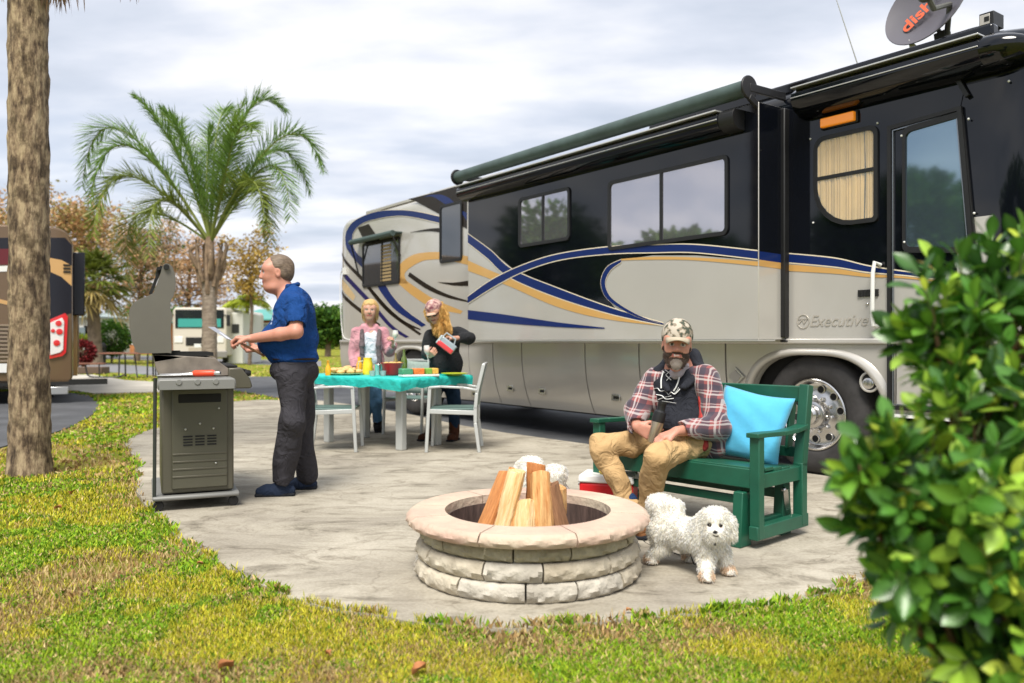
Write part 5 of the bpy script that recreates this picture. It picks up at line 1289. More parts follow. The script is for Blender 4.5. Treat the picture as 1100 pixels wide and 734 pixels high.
# ---------------- the cook
O = V3(-1.60, 5.98, 0)
Ym = 5.98
hc = P3(297, 294, Ym); neckb = P3(311, 322, Ym+.02)
hp, pt, q, (f, l, u) = head(hc, (-1, -.32, -.05), (-.04, 0, 1), 1.08, neckb, .060, jowl=.014)
shn, shf = P3(318, 330, 5.79), P3(316, 329, 6.17)
eln, wrn = P3(318, 357, 5.70), P3(270, 364.5, 5.80)
elf, wrf = P3(309, 363, 6.26), P3(279, 375, 6.02)
body_p = hp+[ell(P3(316, 340, Ym), (.13, .20, .20), k=.05), ell(P3(310, 370, Ym), (.18, .18, .14), k=.05), ell(P3(317, 398, Ym), (.13, .17, .13), k=.05)]
body_p += arm(shn, eln, wrn, (.050, .047, .031))+arm(shf, elf, wrf, (.050, .047, .031))
hn = hand(wrn, (-1, -.05, .08), (-.2, .1, -1), side=-1, curl=(.75, .95, .6), s=1.12, thumb=(.8, .35, .5))
hf = hand(wrf, (-1, -.25, -.12), (-.1, -.3, 1.0), side=-1, curl=(.9, 1.0, .7), s=1.08, thumb=(.6, .3, .7))
kn_n, kn_f = P3(314, 452, 5.84), P3(324, 450, 6.14)
an_n, an_f = P3(305, 522, 5.95), P3(329, 516, 6.22)
an_n[2] = .10; an_f[2] = .10
body_p += leg(P3(316, 402, 5.90), kn_n, an_n)+leg(P3(319, 402, 6.10), kn_f, an_f)+hn+hf
fu, fs_ = [], []
for an, toe in ((an_n, an_n+V3(-.215, -.03, -.08)), (an_f, an_f+V3(-.21, -.02, -.08))):
    a, b_ = foot_prims(an, toe); fu += a; fs_ += b_; body_p += [cap(an, an*[1, 1, 0]+V3(-.12, 0, .04), .03, .025, .02)]
cook = finish('person', 'man in blue polo shirt and charcoal trousers standing at the grill with tongs', body_p, pt, .0058, SKIN_P, O)
# polo
sh_p = [ell(P3(317, 343, Ym), (.148, .225, .215), k=.06), ell(P3(309, 368, Ym), (.212, .205, .155), k=.07), ell(P3(316, 385, Ym), (.175, .19, .075), k=.05),
        cap(shn, shn*.12+eln*.88+V3(0, 0, .0), .078, .068, .05), cap(shf, shf*.2+elf*.8, .078, .066, .05), cap(P3(313, 318, Ym-.05), P3(313, 318, Ym+.09), .062, .062, .05),
        ell(P3(318, 322, Ym), (.085, .19, .06), k=.05)]
sh_p += [rbox(P3(316, 404, Ym), (.4, .4, .058), rr=.002, k=.004, op='s')]
for a, b_ in ((shn, eln),): sh_p += [cap(a*.06+b_*.94, b_+(b_-a)*.4, .075, .08, .006, 's')]
sh_p += [cap(P3(306, 308, Ym), P3(313, 322, Ym), .060, .064, .006, 's')]
blue_p = []
for i, (px, py, r) in enumerate(((292, 337, .012), (293, 341, .010), (291.5, 345, .011), (293.5, 349, .008))):
    c = P3(px, py, 5.80); blue_p.append((ell(c, (.09, .045, r*.8)), (.5, .6, .75)))
cloth('polo_shirt', sh_p, 'blue polo', (.007, .05, .20), O, cook, .0065, .0075, 15, (1, 1, .7), paint=[(rbox(P3(289.5, 338, 5.86), (.05, .022, .013)), (.50, .58, .75)), (rbox(P3(291, 343, 5.86), (.05, .015, .016)), (.45, .55, .75)), (rbox(P3(288.5, 348, 5.86), (.05, .012, .008)), (.40, .5, .7))])
emb = MB(); 
# small pale chest logo
cc = P3(290.5, 341, 5.86)
col_p = [cap(P3(303.5, 319, Ym-.055), P3(309, 308, Ym-.075), .013, .012, .01), cap(P3(303.5, 319, Ym+.055), P3(309, 308, Ym+.075), .013, .012, .01), cap(P3(309, 308, Ym-.075), P3(320, 306, Ym), .014, .014, .015), cap(P3(309, 308, Ym+.075), P3(320, 306, Ym), .014, .014, .015)]
cloth('collar', col_p, 'blue polo', (.007, .045, .17), O, cook, .005, 0, paint=[])
# trousers
tr_p = [ell(P3(317, 398, Ym), (.168, .188, .115), k=.05), cap(P3(315, 405, 5.88), kn_n, .113, .088, .05), cap(kn_n, an_n+V3(-.005, 0, .0), .088, .080, .05), cap(P3(320, 405, 6.10), kn_f, .112, .086, .05), cap(kn_f, an_f+V3(0, 0, .0), .086, .078, .05), rbox(P3(316, 375, Ym), (.4, .4, .05), rr=.002, k=.004, op='s'),
        cap(an_n-V3(0, 0, .10), an_n-V3(0, 0, .06), .12, .09, .004, 's')]
cloth('trousers', tr_p, 'charcoal trousers', (.040, .038, .045), O, cook, .008, .011, 15, (1, 1, .55))
cloth('belt', [ell(P3(316.5, 386, Ym), (.178, .192, .022), k=.01)], 'leather belt', (.03, .02, .015), O, cook, .007, 0, bump=0)
for i, (an, toe) in enumerate(((an_n, an_n+V3(-.215, -.03, -.08)), (an_f, an_f+V3(-.21, -.02, -.08)))):
    a, b_ = foot_prims(an, toe)
    s_ = cloth('shoe', a+[rbox(an+V3(0, 0, .12), (.09, .09, .055), rr=.003, k=.004, op='s')], 'navy canvas shoe', (.018, .028, .055), O, cook, .006, 0)
    cloth('sole', b_, 'shoe sole', (.015, .017, .022), O, cook, .006, 0)
# hair: receding, grey brown
E_ = lambda a, b_, z, r, k=.02, op='u': ell(q(a, b_, z), np.array(r)*1.08, np.stack([f, l, u], 1), k, op)
hr = [E_(-.022, 0, .040, (.098, .082, .088)), E_(-.05, 0, -.01, (.062, .078, .062), .03), E_(.150, 0, .035, (.135, .11, .125), .01, 's'), E_(.03, 0, -.09, (.09, .10, .075), .012, 's'), E_(.01, 0.09, -.012, (.030, .03, .036), .008, 's'), E_(.01, -.09, -.012, (.030, .03, .036), .008, 's')]
hm = mat('brown grey hair', (.20, .145, .10), .6, col2=(.09, .06, .04), scale=60, stretch=(.25, 1, 1), bump=1, bscale=150, bdist=.004)
cloth('hair', hr, '', (1, 1, 1), O, cook, .005, .0012, 60, material=hm)
# tongs / spatula in hand
sp = thing('grill_spatula', 'long steel spatula held out over the grill by the cook', 'spatula', tuple(P3(262, 369, 5.86)))
o_ = Vector(P3(262, 369, 5.86)); b = MB(); pts = [Vector(P3(284, 383, 5.95))-o_, Vector(P3(262, 371, 5.84))-o_, Vector(P3(256, 368.5, 5.80))-o_]
b.tube(pts, [.009, .009, .008], 8, mat('tan handle', (.40, .20, .10), .5)); b.build('handle', None, sp, smooth=True)
b = MB(); pts = [Vector(P3(258, 369.5, 5.82))-o_, Vector(P3(246, 365, 5.80))-o_, Vector(P3(236, 358, 5.80))-o_, Vector(P3(227, 352, 5.79))-o_]
b.tube(pts[:3], .005, 6, MATS['brushed steel']); 
d_ = (pts[3]-pts[1]).normalized(); s_ = Vector((.25, 1, 0)).normalized()*.04
b.add([pts[1]-s_*.7, pts[1]+s_*.7, pts[3]+s_, pts[3]-s_, pts[1]-s_*.7+Vector((0, 0, .002)), pts[1]+s_*.7+Vector((0, 0, .002)), pts[3]+s_+Vector((0, 0, .002)), pts[3]-s_+Vector((0, 0, .002))], [(0, 3, 2, 1), (4, 5, 6, 7), (0, 1, 5, 4), (1, 2, 6, 5), (2, 3, 7, 6), (3, 0, 4, 7)], MATS['brushed steel'])
b.build('blade', None, sp)

# ---------------- woman in pink
Y1 = 10.1; O = V3(P3(397, 367, Y1)[0], Y1, 0)
hc = P3(397.5, 334.5, Y1-.02)
hp, pt, q, (f, l, u) = head(hc, (.10, -1, .02), (.02, 0, 1), 1.08, P3(397, 352, Y1+.03), .048)
pt = pt[:1]+pt[2:]
shR, shL = P3(382.5, 357, Y1), P3(412, 357, Y1)
elR, wrR = P3(379, 380, Y1+.02), P3(381, 400, Y1-.10)
elL, wrL = P3(418.5, 379, Y1-.0), P3(423, 371, Y1-.26)
h_ = P3(397, 403, Y1)
knR, knL = P3(393, 433, Y1), P3(404, 432, Y1); anR, anL = P3(393, 456, Y1), P3(406, 456, Y1+.08)
bp = hp+[ell(P3(397, 366, Y1), (.15, .10, .17), k=.05), ell(P3(397, 384, Y1), (.135, .10, .15), k=.05), ell(h_, (.165, .12, .12), k=.05)]+arm(shR, elR, wrR, (.042, .036, .025))+arm(shL, elL, wrL, (.042, .036, .025))
bp += hand(wrR, (.05, -.3, -1), (.9, -.2, 0), 1, (.3, .4, .3), .95)+hand(wrL, (-.05, -.45, .75), (-.8, -.5, .1), 1, (.9, .9, .5), .95)
bp += leg(P3(393, 408, Y1), knR, anR)+leg(P3(401, 408, Y1), knL, anL)
w1 = finish('person', 'blonde woman in pink plaid shirt and ripped jeans holding a wine glass behind the table', bp, pt, .007, SKIN, O)
cloth('white_top', [ell(P3(398, 369, Y1-.02), (.15, .112, .175), k=.05), ell(P3(398, 386, Y1-.02), (.145, .115, .13), k=.05), ell(P3(398, 351, Y1-.11), (.06, .08, .085), k=.01, op='s')], 'white cotton', (.66, .66, .74), O, w1, .008, .004, 24)
M_pk = mat('pink plaid', (.66, .34, .38), .9, scale=9, col2=(.52, .22, .27), var=.2, sheen=.2, detail=2, bump=.3, bdist=.0021)
jk = [ell(P3(397, 367, Y1+.015), (.182, .125, .19), k=.05), ell(P3(397, 390, Y1+.01), (.185, .14, .19), k=.05), cap(shR, elR, .066, .058, .04), cap(elR, wrR, .056, .048, .03), cap(shL, elL, .062, .056, .04), cap(elL, wrL*.85+elL*.15, .054, .046, .03), cap(P3(391, 352, Y1-.02), P3(403, 352, Y1-.02), .045, .045, .04),
      ell(P3(399, 372, Y1-.17), (.085, .14, .29), k=.012, op='s'), ell(P3(398, 348, Y1-.09), (.07, .08, .07), k=.01, op='s'), cap(wrL, wrL+(wrL-elL)*.5, .06, .06, .005, 's'), cap(wrR, wrR+(wrR-elR)*.6, .06, .06, .005, 's')]
cloth('plaid_shirt', jk, '', (1, 1, 1), O, w1, .008, .006, 18, material=M_pk)
lp_ = []
for x0, x1 in ((387, 390.5), (405.5, 408)):
    lp_.append(cap(P3(x0+2, 356, Y1-.115), P3((x0+x1)/2, 372, Y1-.15), .026, .032, .02)); lp_.append(cap(P3((x0+x1)/2, 372, Y1-.15), P3((x0+x1)/2+1, 394, Y1-.13), .030, .030, .02))
cloth('shirt_lining', lp_, 'grey plaid lining', (.16, .12, .13), O, w1, .008, .003, 30)
jn = [ell(h_+V3(0, 0, .0), (.175, .13, .115), k=.04), cap(P3(392, 408, Y1), knR, .098, .070, .04), cap(knR, anR+V3(0, 0, .03), .068, .056, .03), cap(P3(402, 408, Y1), knL, .098, .070, .04), cap(knL, anL+V3(0, 0, .03), .068, .056, .03)]
jp = [(ell(knR+V3(0, -.07, -.02), (.03, .04, .014)), (.6, .55, .55)), (ell(knR+V3(0.01, -.07, -.09), (.03, .04, .012)), (.55, .6, .66)), (cap(anR+V3(-.1, 0, .0), anR+V3(.1, 0, .0), .035, .035), (.45, .55, .65))]
cloth('jeans', jn, 'light denim', (.10, .22, .38), O, w1, .008, .005, 24, paint=jp)
for an in (anR, anL):
    a = V3(an[0], an[1], .09); up, so = foot_prims(a, a+V3(.03, -.17, -.06)); cloth('boot', up+[cap(a, a+V3(0, 0, .06), .055, .055, .03)], 'black ankle boot', (.015, .013, .013), O, w1, .008, 0); cloth('sole', so, 'shoe sole', (.015, .017, .022), O, w1, .008, 0)
E_ = lambda a, b_, z, r, k=.02, op='u': ell(q(a, b_, z), np.array(r)*1.08, np.stack([f, l, u], 1), k, op)
hr = [E_(-.018, 0, .042, (.108, .090, .095)), E_(-.045, 0, -.03, (.075, .086, .085), .03), E_(.105, 0, -.022, (.085, .064, .092), .012, 's'), E_(.08, 0.02, .03, (.05, .05, .035), .02, 's')]
cloth('hair', hr, 'blonde hair', (.62, .42, .18), O, w1, .006, .005, 60, (1, 1, .3), paint=[], bump=0); hob = [c_ for c_ in w1.children if c_.name.startswith('hair')][0]; add_strands(hob, 6000, .012, .03, .0016, hob, mat('hair strand', (1, 1, 1), .5, attr=True), grav=2.2, jit=.15)
def glass(name, label, loc, tilt=(0, 0, 0), fill=None):
    t = thing(name, label, 'wine glass', loc); t.rotation_euler = tilt
    b = MB(); b.lathe([(0, 0), (.032, .002), (.005, .008), (.004, .075), (.018, .09), (.033, .115), (.036, .145), (.030, .185), (.028, .185), (.034, .145), (.031, .117), (.016, .094), (0, .09)], n=20); b.build('bowl', mat('clear glass', (.95, .97, .97), .03, alpha=.35, spec=.8, coat=1), t, smooth=True)
    b = MB(); b.lathe([(0, .095), (.016, .097), (.030, .117), (.0325, .140), (0, .140)], n=18); b.build('wine', fill, t, smooth=True); return t
gl = P3(424, 363, Y1-.33); glass('wine_glass', 'stemmed glass of white wine in the raised hand of the woman in pink', (gl[0], gl[1], gl[2]-.10), (0, .05, 0), mat('white wine', (.75, .62, .25), .1, coat=1))

# ---------------- woman in black
Y2 = 9.25; O = V3(P3(475, 367, Y2)[0], Y2, 0)
hc = P3(467, 336, Y2-.18)
fwd = (-.30, -.95, -.40)
hp, pt, q, (f, l, u) = head(hc, fwd, (-.22, -.25, 1), 1.06, P3(474, 352, Y2-.02), .048)
shR, shL = P3(462, 361, Y2-.06), P3(491, 358, Y2)
elR, wrR = P3(458, 381, Y2-.10), P3(461, 383, Y2-.36)
elL, wrL = P3(504, 364, Y2-.12), P3(488, 364, Y2-.30)
h_ = P3(476, 404, Y2+.04)
knR, knL = P3(466, 433, Y2), P3(488, 432, Y2); anR, anL = P3(463, 459, Y2+.02), P3(488, 459, Y2+.02)
bp = hp+[ell(P3(476, 368, Y2), (.155, .11, .18), k=.05), ell(P3(477, 388, Y2+.02), (.14, .11, .15), k=.05), ell(h_, (.17, .12, .12), k=.05)]+arm(shR, elR, wrR, (.042, .036, .025))+arm(shL, elL, wrL, (.042, .036, .025))
bp += hand(wrR, (.35, -.5, .25), (.5, .2, .6), -1, (.9, .9, .5), .95)+hand(wrL, (-.85, -.3, .05), (0, -.3, -1), -1, (.8, 1.0, .6), .98, thumb=(.8, .3, .6))
bp += leg(P3(469, 408, Y2+.04), knR, anR)+leg(P3(484, 408, Y2+.04), knL, anL)
w2 = finish('person', 'woman in black jacket and sunglasses pouring a red drink beside the table', bp, pt, .007, SKIN, O)
M_blk = mat('black fleece', (.010, .011, .014), .9, var=.2, scale=9, bump=.2, bscale=200, bdist=.0021)
jk = [ell(P3(477, 368, Y2+.01), (.185, .14, .20), k=.05), ell(P3(479, 392, Y2+.02), (.195, .155, .20), k=.05), cap(shR, elR, .070, .062, .04), cap(elR, wrR*.85+elR*.15, .060, .046, .03), cap(shL, elL, .070, .066, .04), cap(elL, wrL*.85+elL*.15, .064, .050, .03), cap(P3(470, 356, Y2-.04), P3(480, 354, Y2), .058, .058, .04), ell(P3(469, 350, Y2-.14), (.06, .08, .07), k=.01, op='s'), cap(wrL, wrL+(wrL-elL)*.5, .06, .06, .005, 's'), cap(wrR, wrR+(wrR-elR)*.5, .06, .06, .005, 's')]
cloth('jacket', jk, '', (1, 1, 1), O, w2, .008, .007, 16, material=M_blk)
cloth('jeans', [ell(h_, (.175, .13, .12), k=.04), cap(P3(469, 408, Y2+.04), knR, .10, .072, .04), cap(knR, anR, .070, .058, .03), cap(P3(484, 408, Y2+.04), knL, .10, .072, .04), cap(knL, anL, .070, .058, .03)], 'dark denim', (.012, .030, .065), O, w2, .008, .004, 24)
for an, t_ in ((anR, V3(-.15, -.10, -.06)), (anL, V3(-.05, -.16, -.06))):
    a = V3(an[0], an[1], .09); up, so = foot_prims(a, a+t_); cloth('boot', up+[cap(a, a+V3(0, 0, .15), .058, .062, .03)], 'brown leather boot', (.075, .028, .015), O, w2, .008, .002); cloth('sole', so, 'shoe sole', (.015, .017, .022), O, w2, .008, 0)
E_ = lambda a, b_, z, r, k=.02, op='u': ell(q(a, b_, z), np.array(r)*1.06, np.stack([f, l, u], 1), k, op)
hr = [E_(-.035, 0, .015, (.095, .086, .085)), cap(q(-.03, .075, -.02), P3(478, 352, Y2-.24), .035, .045, .04), cap(P3(478, 352, Y2-.24), P3(477, 362, Y2-.26), .045, .025, .03), cap(q(-.05, -.02, -.05), P3(471, 353, Y2-.20), .04, .03, .04), E_(.115, 0, -.03, (.085, .058, .10), .012, 's')]
cloth('hair', hr, 'golden blonde hair', (.60, .36, .11), O, w2, .006, .005, 60, (1, 1, .3), paint=[], bump=0); hob = [c_ for c_ in w2.children if c_.name.startswith('hair')][0]; add_strands(hob, 8000, .03, .06, .002, hob, mat('hair strand', (1, 1, 1), .5, attr=True), grav=1.2, jit=.3)
M_camo = mat('pink camouflage cap', (.62, .42, .36), .85, scale=26, col2=(.16, .04, .06), detail=1)
cp_ = [E_(-.010, 0, .050, (.108, .090, .088)), E_(0, 0, -.045, (.16, .13, .075), .006, 's')]
cpz = sdf_mesh('cap', cp_, .006, M_camo, parent=w2, origin=O)
b = MB(); rows = []
for i in range(7):
    a = -1+2*i/6; rows.append([Vector(q(.075-.02*a*a, .062*a, .032)-O), Vector(q(.15-.045*a*a, .056*a, .018-.012*a*a)-O)])
b.grid(rows); o = b.build('peak', mat('tan cap peak', (.55, .38, .28), .8), cpz, smooth=True); o.modifiers.new('s', 'SOLIDIFY').thickness = .005
b = MB()
for sg in (1, -1): 
    b.ball((0, 0, 0), .001, 3); k0 = len(b.v); b.ball(Vector(q(.092, .034*sg, .002)-O), (.026, .02, .021), 8)
b.tube([Vector(q(.10, -.06, .006)-O), Vector(q(.106, 0, .008)-O), Vector(q(.10, .06, .006)-O), Vector(q(.0, .085, .005)-O)], .004, 6)
b.build('sunglasses', mat('dark lens', (.008, .008, .01), .25, spec=.3), w2, smooth=True)
# pitcher in hand (red drink)
pc = P3(480, 371, Y2-.40); pt_ = thing('drink_pitcher', 'tilted clear pitcher of red drink in the hand of the woman in black', 'pitcher', tuple(pc)); pt_.rotation_euler = (0, -2.25+PI/2+math.radians(-12)-.9, 0)
pt_.rotation_euler = (0, math.radians(-52), 0)
b = MB(); b.box((0, -.0, 0), (.105, .105, .21), m=mat('steel blue plastic', (.30, .36, .40), .15, coat=1)); b.build('body', None, pt_, bevel=.015)
b = MB(); b.box((-.03, -.004, -.0), (.054, .112, .20)); b.build('drink', mat('red drink', (.62, .035, .04), .15, coat=1), pt_, bevel=.01)
b = MB(); b.tube([(.05, 0, .085), (.10, 0, .08), (.105, 0, -.04), (.05, 0, -.06)], .010); b.build('handle', MATS['steel blue plastic'] if False else mat('pitcher handle', (.35, .40, .42), .2), pt_, smooth=True)
b = MB(); b.box((0, -.004, .095), (.108, .108, .03)); b.build('lid', mat('pitcher lid', (.40, .46, .48), .3), pt_, bevel=.01)
gl = P3(460, 378, Y2-.42); glass('wine_glass', 'stemmed glass being filled with red drink by the woman in black', (gl[0], gl[1], gl[2]-.12), (0, -.10, 0), mat('rose drink', (.80, .14, .06), .1, coat=1))

# ---------------- seated man
O = V3(1.08, 5.05, .45)
hc = P3(727, 371, 4.98)
hp, pt, q, (f, l, u) = head(hc, (-.16, -1, -.02), (.06, -.02, 1), 1.09, (1.04, 5.10, .965), .060)
hs = 1.09; Rh = np.stack([f, l, u], 1)
BRD = (.055, .032, .022); GRY = (.20, .165, .14)
beard = [(cap(q(.06, -.056, -.06), q(.088, -.012, -.042), .020*hs, .011*hs), BRD), (cap(q(.06, .056, -.06), q(.088, .012, -.042), .020*hs, .011*hs), BRD), (cap(q(.02, -.07, -.03), q(.05, -.055, -.08), .022*hs, .026*hs), BRD), (cap(q(.02, .07, -.03), q(.05, .055, -.08), .022*hs, .026*hs), BRD), (cap(q(.09, -.022, -.0445), q(.09, .022, -.0445), .009*hs, .009*hs), BRD), (ell(q(.055, 0, -.098), np.array([.065, .062, .038])*hs, Rh), BRD), (ell(q(.085, 0, -.100), np.array([.04, .034, .026])*hs, Rh), GRY), (ell(q(.09, 0, -.118), np.array([.035, .028, .022])*hs, Rh), (.27, .235, .21)), (cap(q(.088, -.018, -.0565), q(.088, .018, -.0565), .0085*hs, .0085*hs), LIP), (cap(q(.094, -.013, -.056), q(.094, .013, -.056), .0034*hs, .0034*hs), (.55, .50, .45))]
hp += [ell(q(.052, 0, -.108), np.array([.042, .042, .040])*hs, Rh, .02), cap(q(.03, -.055, -.07), q(.06, -.025, -.10), .018*hs, .02*hs, .02), cap(q(.03, .055, -.07), q(.06, .025, -.10), .018*hs, .02*hs, .02)]
shR, shL = P3(704, 411, 5.16), P3(758, 409, 5.00)
elR, wrR = P3(683, 444, 5.06), P3(684, 459, 4.90)
elL, wrL = P3(771, 459, 4.86), P3(727, 464, 4.70)
hipR, hipL = V3(1.04, 5.14, .51), V3(1.18, 5.01, .51)
knR, knL = V3(.535, 4.97, .485), V3(.815, 4.60, .475)
anR, anL = V3(.70, 4.90, .11), V3(.80, 4.80, .11)
bp = hp+[ell((1.06, 5.11, .79), (.17, .13, .20), k=.06), ell((1.09, 5.08, .60), (.17, .15, .16), k=.06)]+arm(shR, elR, wrR, (.05, .042, .029))+arm(shL, elL, wrL, (.05, .042, .029))
bp += hand(wrR, (.62, -.55, -.28), (.65, .35, -.1), -1, (.45, .75, .5), 1.08, thumb=(.7, .5, .5))+hand(wrL, (-.80, -.12, -.28), (-.1, .1, -1), -1, (.35, .55, .45), 1.08, thumb=(.75, .35, .3))
bp += leg(hipR, knR, anR)+leg(hipL, knL, anL)
man = finish('person', 'bearded man in camouflage cap and red plaid shirt sitting on the green bench', bp, beard+pt[2:], .0055, SKIN_P, O)
add_strands(man, 90000, .004, .009, .0008, man, mat('hair strand', (1, 1, 1), .5, attr=True), grav=.5, jit=.3, name='beard', tint=(1.1, 1.1, 1.1), filt=lambda p_, c_: (np.abs(p_+O-q(.045, 0, -.075)).max(1) < .075) & ((np.abs(c_-np.array(BRD)).max(1) < .01) | (np.abs(c_-np.array(GRY)).max(1) < .01) | (np.abs(c_-np.array((.27, .235, .21))).max(1) < .01)))
# hoodie
hd = [ell((1.055, 5.085, .79), (.178, .135, .20), k=.06), ell((1.07, 5.04, .62), (.175, .15, .14), k=.06), cap(shR, shR*.4+shL*.6, .07, .07, .05), rbox((1.1, 5.05, .46), (.4, .4, .045), rr=.002, k=.004, op='s'), cap(q(-.0, 0, -.10), (1.01, 4.96, .93), .055, .045, .012, 's')]
Mh = mat('navy hoodie', (.010, .012, .020), .9, var=.15, scale=9, bump=.2, bscale=200, bdist=.0021)
cloth('hoodie', hd, '', (1, 1, 1), O, man, .007, .006, 17, material=Mh)
hood = [cap(P3(745, 384, 5.12), P3(753, 401, 5.04), .040, .046, .05), cap(P3(745, 384, 5.12), P3(722, 388, 5.20), .045, .045, .04), cap(P3(753, 401, 5.02), P3(734, 417, 4.93), .040, .020, .04), cap(P3(708, 400, 5.14), P3(717, 419, 4.95), .028, .018, .03), cap(P3(722, 388, 5.2), P3(708, 400, 5.12), .045, .035, .04)]
hood += [ell(q(.02, 0, -.06), np.array([.115, .085, .12]), Rh, .01, 's')]
cloth('hood', hood, '', (1, 1, 1), O, man, .006, .003, 30, material=Mh)
# tee
cloth('undershirt', [cap((1.03, 5.04, .965), (1.0, 4.99, .925), .060, .038, .03), ], 'pale tee', (.42, .38, .43), O, man, .006, .002, 40)
# hoodie print: laces and emblem, projected on the chest
prt = MB(); M_prt = mat('white print', (.72, .73, .72), .7)
def surf(px, py):
    # point on the chest front in the hoodie's own surface
    D = V3((px-CX)/F_, 1, (HY-py)/F_); c0 = V3(0, 0, CH)
    for Y in np.arange(4.80, 5.15, .004):
        p = c0+D*Y; d1 = pd(hd[0], p[None])[0]; d2_ = pd(hd[1], p[None])[0]; k = .06; h = max(k-abs(d1-d2_), 0)/k
        if min(d1, d2_)-h*h*k/4 < .010: return Vector(p-O)
    return Vector(c0+D*5.0-O)
def stroke(pts, r=.004):
    pp = [surf(a, c) for a, c in smooth2(pts, 4)]; prt.tube(pp, r, 6, flat=.4)
Z8 = lambda p: (680+p[0]*.13624, 385+p[1]*.13624)
stroke([Z8(p) for p in [(240, 105), (222, 170), (222, 240)]], .0048); stroke([Z8(p) for p in [(350, 120), (365, 150), (345, 220), (320, 262)]], .0048)
for a, c in (((255, 95), (300, 130)), ((300, 95), (258, 135)), ((262, 140), (300, 175)), ((300, 140), (265, 178)), ((250, 118), (230, 112))): stroke([Z8(a), Z8(c)], .0042)
stroke([Z8(p) for p in [(165, 245), (195, 240), (215, 262), (255, 262), (280, 290), (300, 270), (330, 285), (370, 245)]], .0045)
stroke([Z8(p) for p in [(185, 290), (230, 300), (260, 325), (320, 320)]], .006); stroke([Z8(p) for p in [(200, 330), (240, 315), (300, 300)]], .005); stroke([Z8(p) for p in [(165, 352), (220, 340), (290, 350), (340, 358)]], .003); stroke([Z8(p) for p in [(320, 285), (345, 262), (360, 232)]], .0035)
prt.build('chest_print', M_prt, man, smooth=True)
# plaid flannel
def plaid_mat():
    m = bpy.data.materials.new('red plaid flannel'); m.use_nodes = True; nt = m.node_tree; N = nt.nodes; L = nt.links; b = N['Principled BSDF']; b.inputs['Roughness'].default_value = .9; b.inputs['Sheen Weight'].default_value = .3
    tc = N.new('ShaderNodeTexCoord'); nz = N.new('ShaderNodeTexNoise'); nz.inputs['Scale'].default_value = 6; L.new(tc.outputs['Object'], nz.inputs['Vector'])
    va = N.new('ShaderNodeVectorMath'); va.operation = 'MULTIPLY_ADD'; va.inputs[1].default_value = (.05, .05, .05); L.new(nz.outputs['Color'], va.inputs[0]); L.new(tc.outputs['Object'], va.inputs[2])
    sp = N.new('ShaderNodeSeparateXYZ'); L.new(va.outputs[0], sp.inputs[0])
    def M(op, a, c=None, d=None):
        n = N.new('ShaderNodeMath'); n.operation = op
        for i, x in enumerate((a, c, d)):
            if x is None: continue
            if isinstance(x, (int, float)): n.inputs[i].default_value = x
            else: L.new(x, n.inputs[i])
        return n.outputs[0]
    u_ = M('ADD', M('MULTIPLY', sp.outputs[0], .85), M('MULTIPLY', sp.outputs[1], -.55)); v_ = M('ADD', sp.outputs[2], M('MULTIPLY', sp.outputs[0], .12))
    def band(c, per, ph, w_):
        fr = M('FRACT', M('ADD', M('DIVIDE', c, per), ph)); return M('LESS_THAN', M('ABSOLUTE', M('SUBTRACT', fr, .5)), w_)
    def mixc(a, fac, col, k=1.0):
        x = N.new('ShaderNodeMix'); x.data_type = 'RGBA'; x.inputs['B'].default_value = (*col, 1)
        L.new(M('MULTIPLY', fac, k), x.inputs['Factor'])
        if isinstance(a, tuple): x.inputs['A'].default_value = (*a, 1)
        else: L.new(a, x.inputs['A'])
        return x.outputs['Result']
    c = (.25, .065, .065); per = .085
    c = mixc(c, band(u_, per, 0, .20), (.03, .03, .05), .75); c = mixc(c, band(v_, per, .3, .20), (.03, .03, .05), .75)
    c = mixc(c, band(u_, per, .5, .065), (.50, .46, .45), .6); c = mixc(c, band(v_, per, .8, .065), (.50, .46, .45), .6)
    c = mixc(c, band(u_, per, .28, .03), (.5, .45, .45), .55); c = mixc(c, band(v_, per, .58, .03), (.5, .45, .45), .55)
    L.new(c, b.inputs['Base Color']); return m
M_pl = plaid_mat()
fl = [ell((1.07, 5.115, .78), (.205, .150, .215), k=.06), ell((1.13, 5.07, .59), (.205, .175, .17), k=.06), ell((1.20, 4.99, .50), (.13, .14, .10), k=.05),
      cap(shR, elR, .078, .070, .05), cap(elR, wrR*.95+elR*.05, .068, .050, .03), cap(shL, elL, .082, .075, .05), cap(elL, wrL*.93+elL*.07, .078, .054, .03), cap(shR, shL, .07, .07, .05),
      # open front
      ell((.99, 4.90, .74), (.115, .155, .40), np.stack([nrm_((.85, -.53, 0)), nrm_((.53, .85, 0)), V3(0, 0, 1)], 1), .012, 's'), ell(q(0, 0, -.07), (.11, .10, .13), Rh, .01, 's'),
      cap(wrL*.98+elL*.02, wrL+(wrL-elL)*.5, .06, .075, .005, 's'), cap(wrR*1.0, wrR+(wrR-elR)*.8, .055, .07, .005, 's'), cap(hipL*.4+knL*.6, knL, .12, .12, .01, 's')]
sdf_mesh('flannel_shirt', fl, .007, M_pl, parent=man, origin=O, wr=.007, wf=17)
cloth('shirt_lining', [cap((1.135, 4.965, .86), (1.14, 4.90, .66), .016, .018, .02), cap((1.14, 4.90, .66), (1.13, 4.83, .50), .018, .03, .02)], 'red lining', (.40, .05, .045), O, man, .006, .002, 30)
kh = [cap(hipR+V3(.02, .0, -.01), knR, .102, .066, .04), cap(hipL, knL, .102, .068, .04), ell((1.12, 5.08, .51), (.18, .17, .105), k=.05), cap(knR, anR+V3(0, 0, .03), .066, .062, .03), cap(knL, anL+V3(0, 0, .04), .068, .068, .03)]
cloth('trousers', kh, 'khaki trousers', (.50, .33, .16), O, man, .0065, .010, 19, (1, 1, .8), rough=.85, bump=.3)
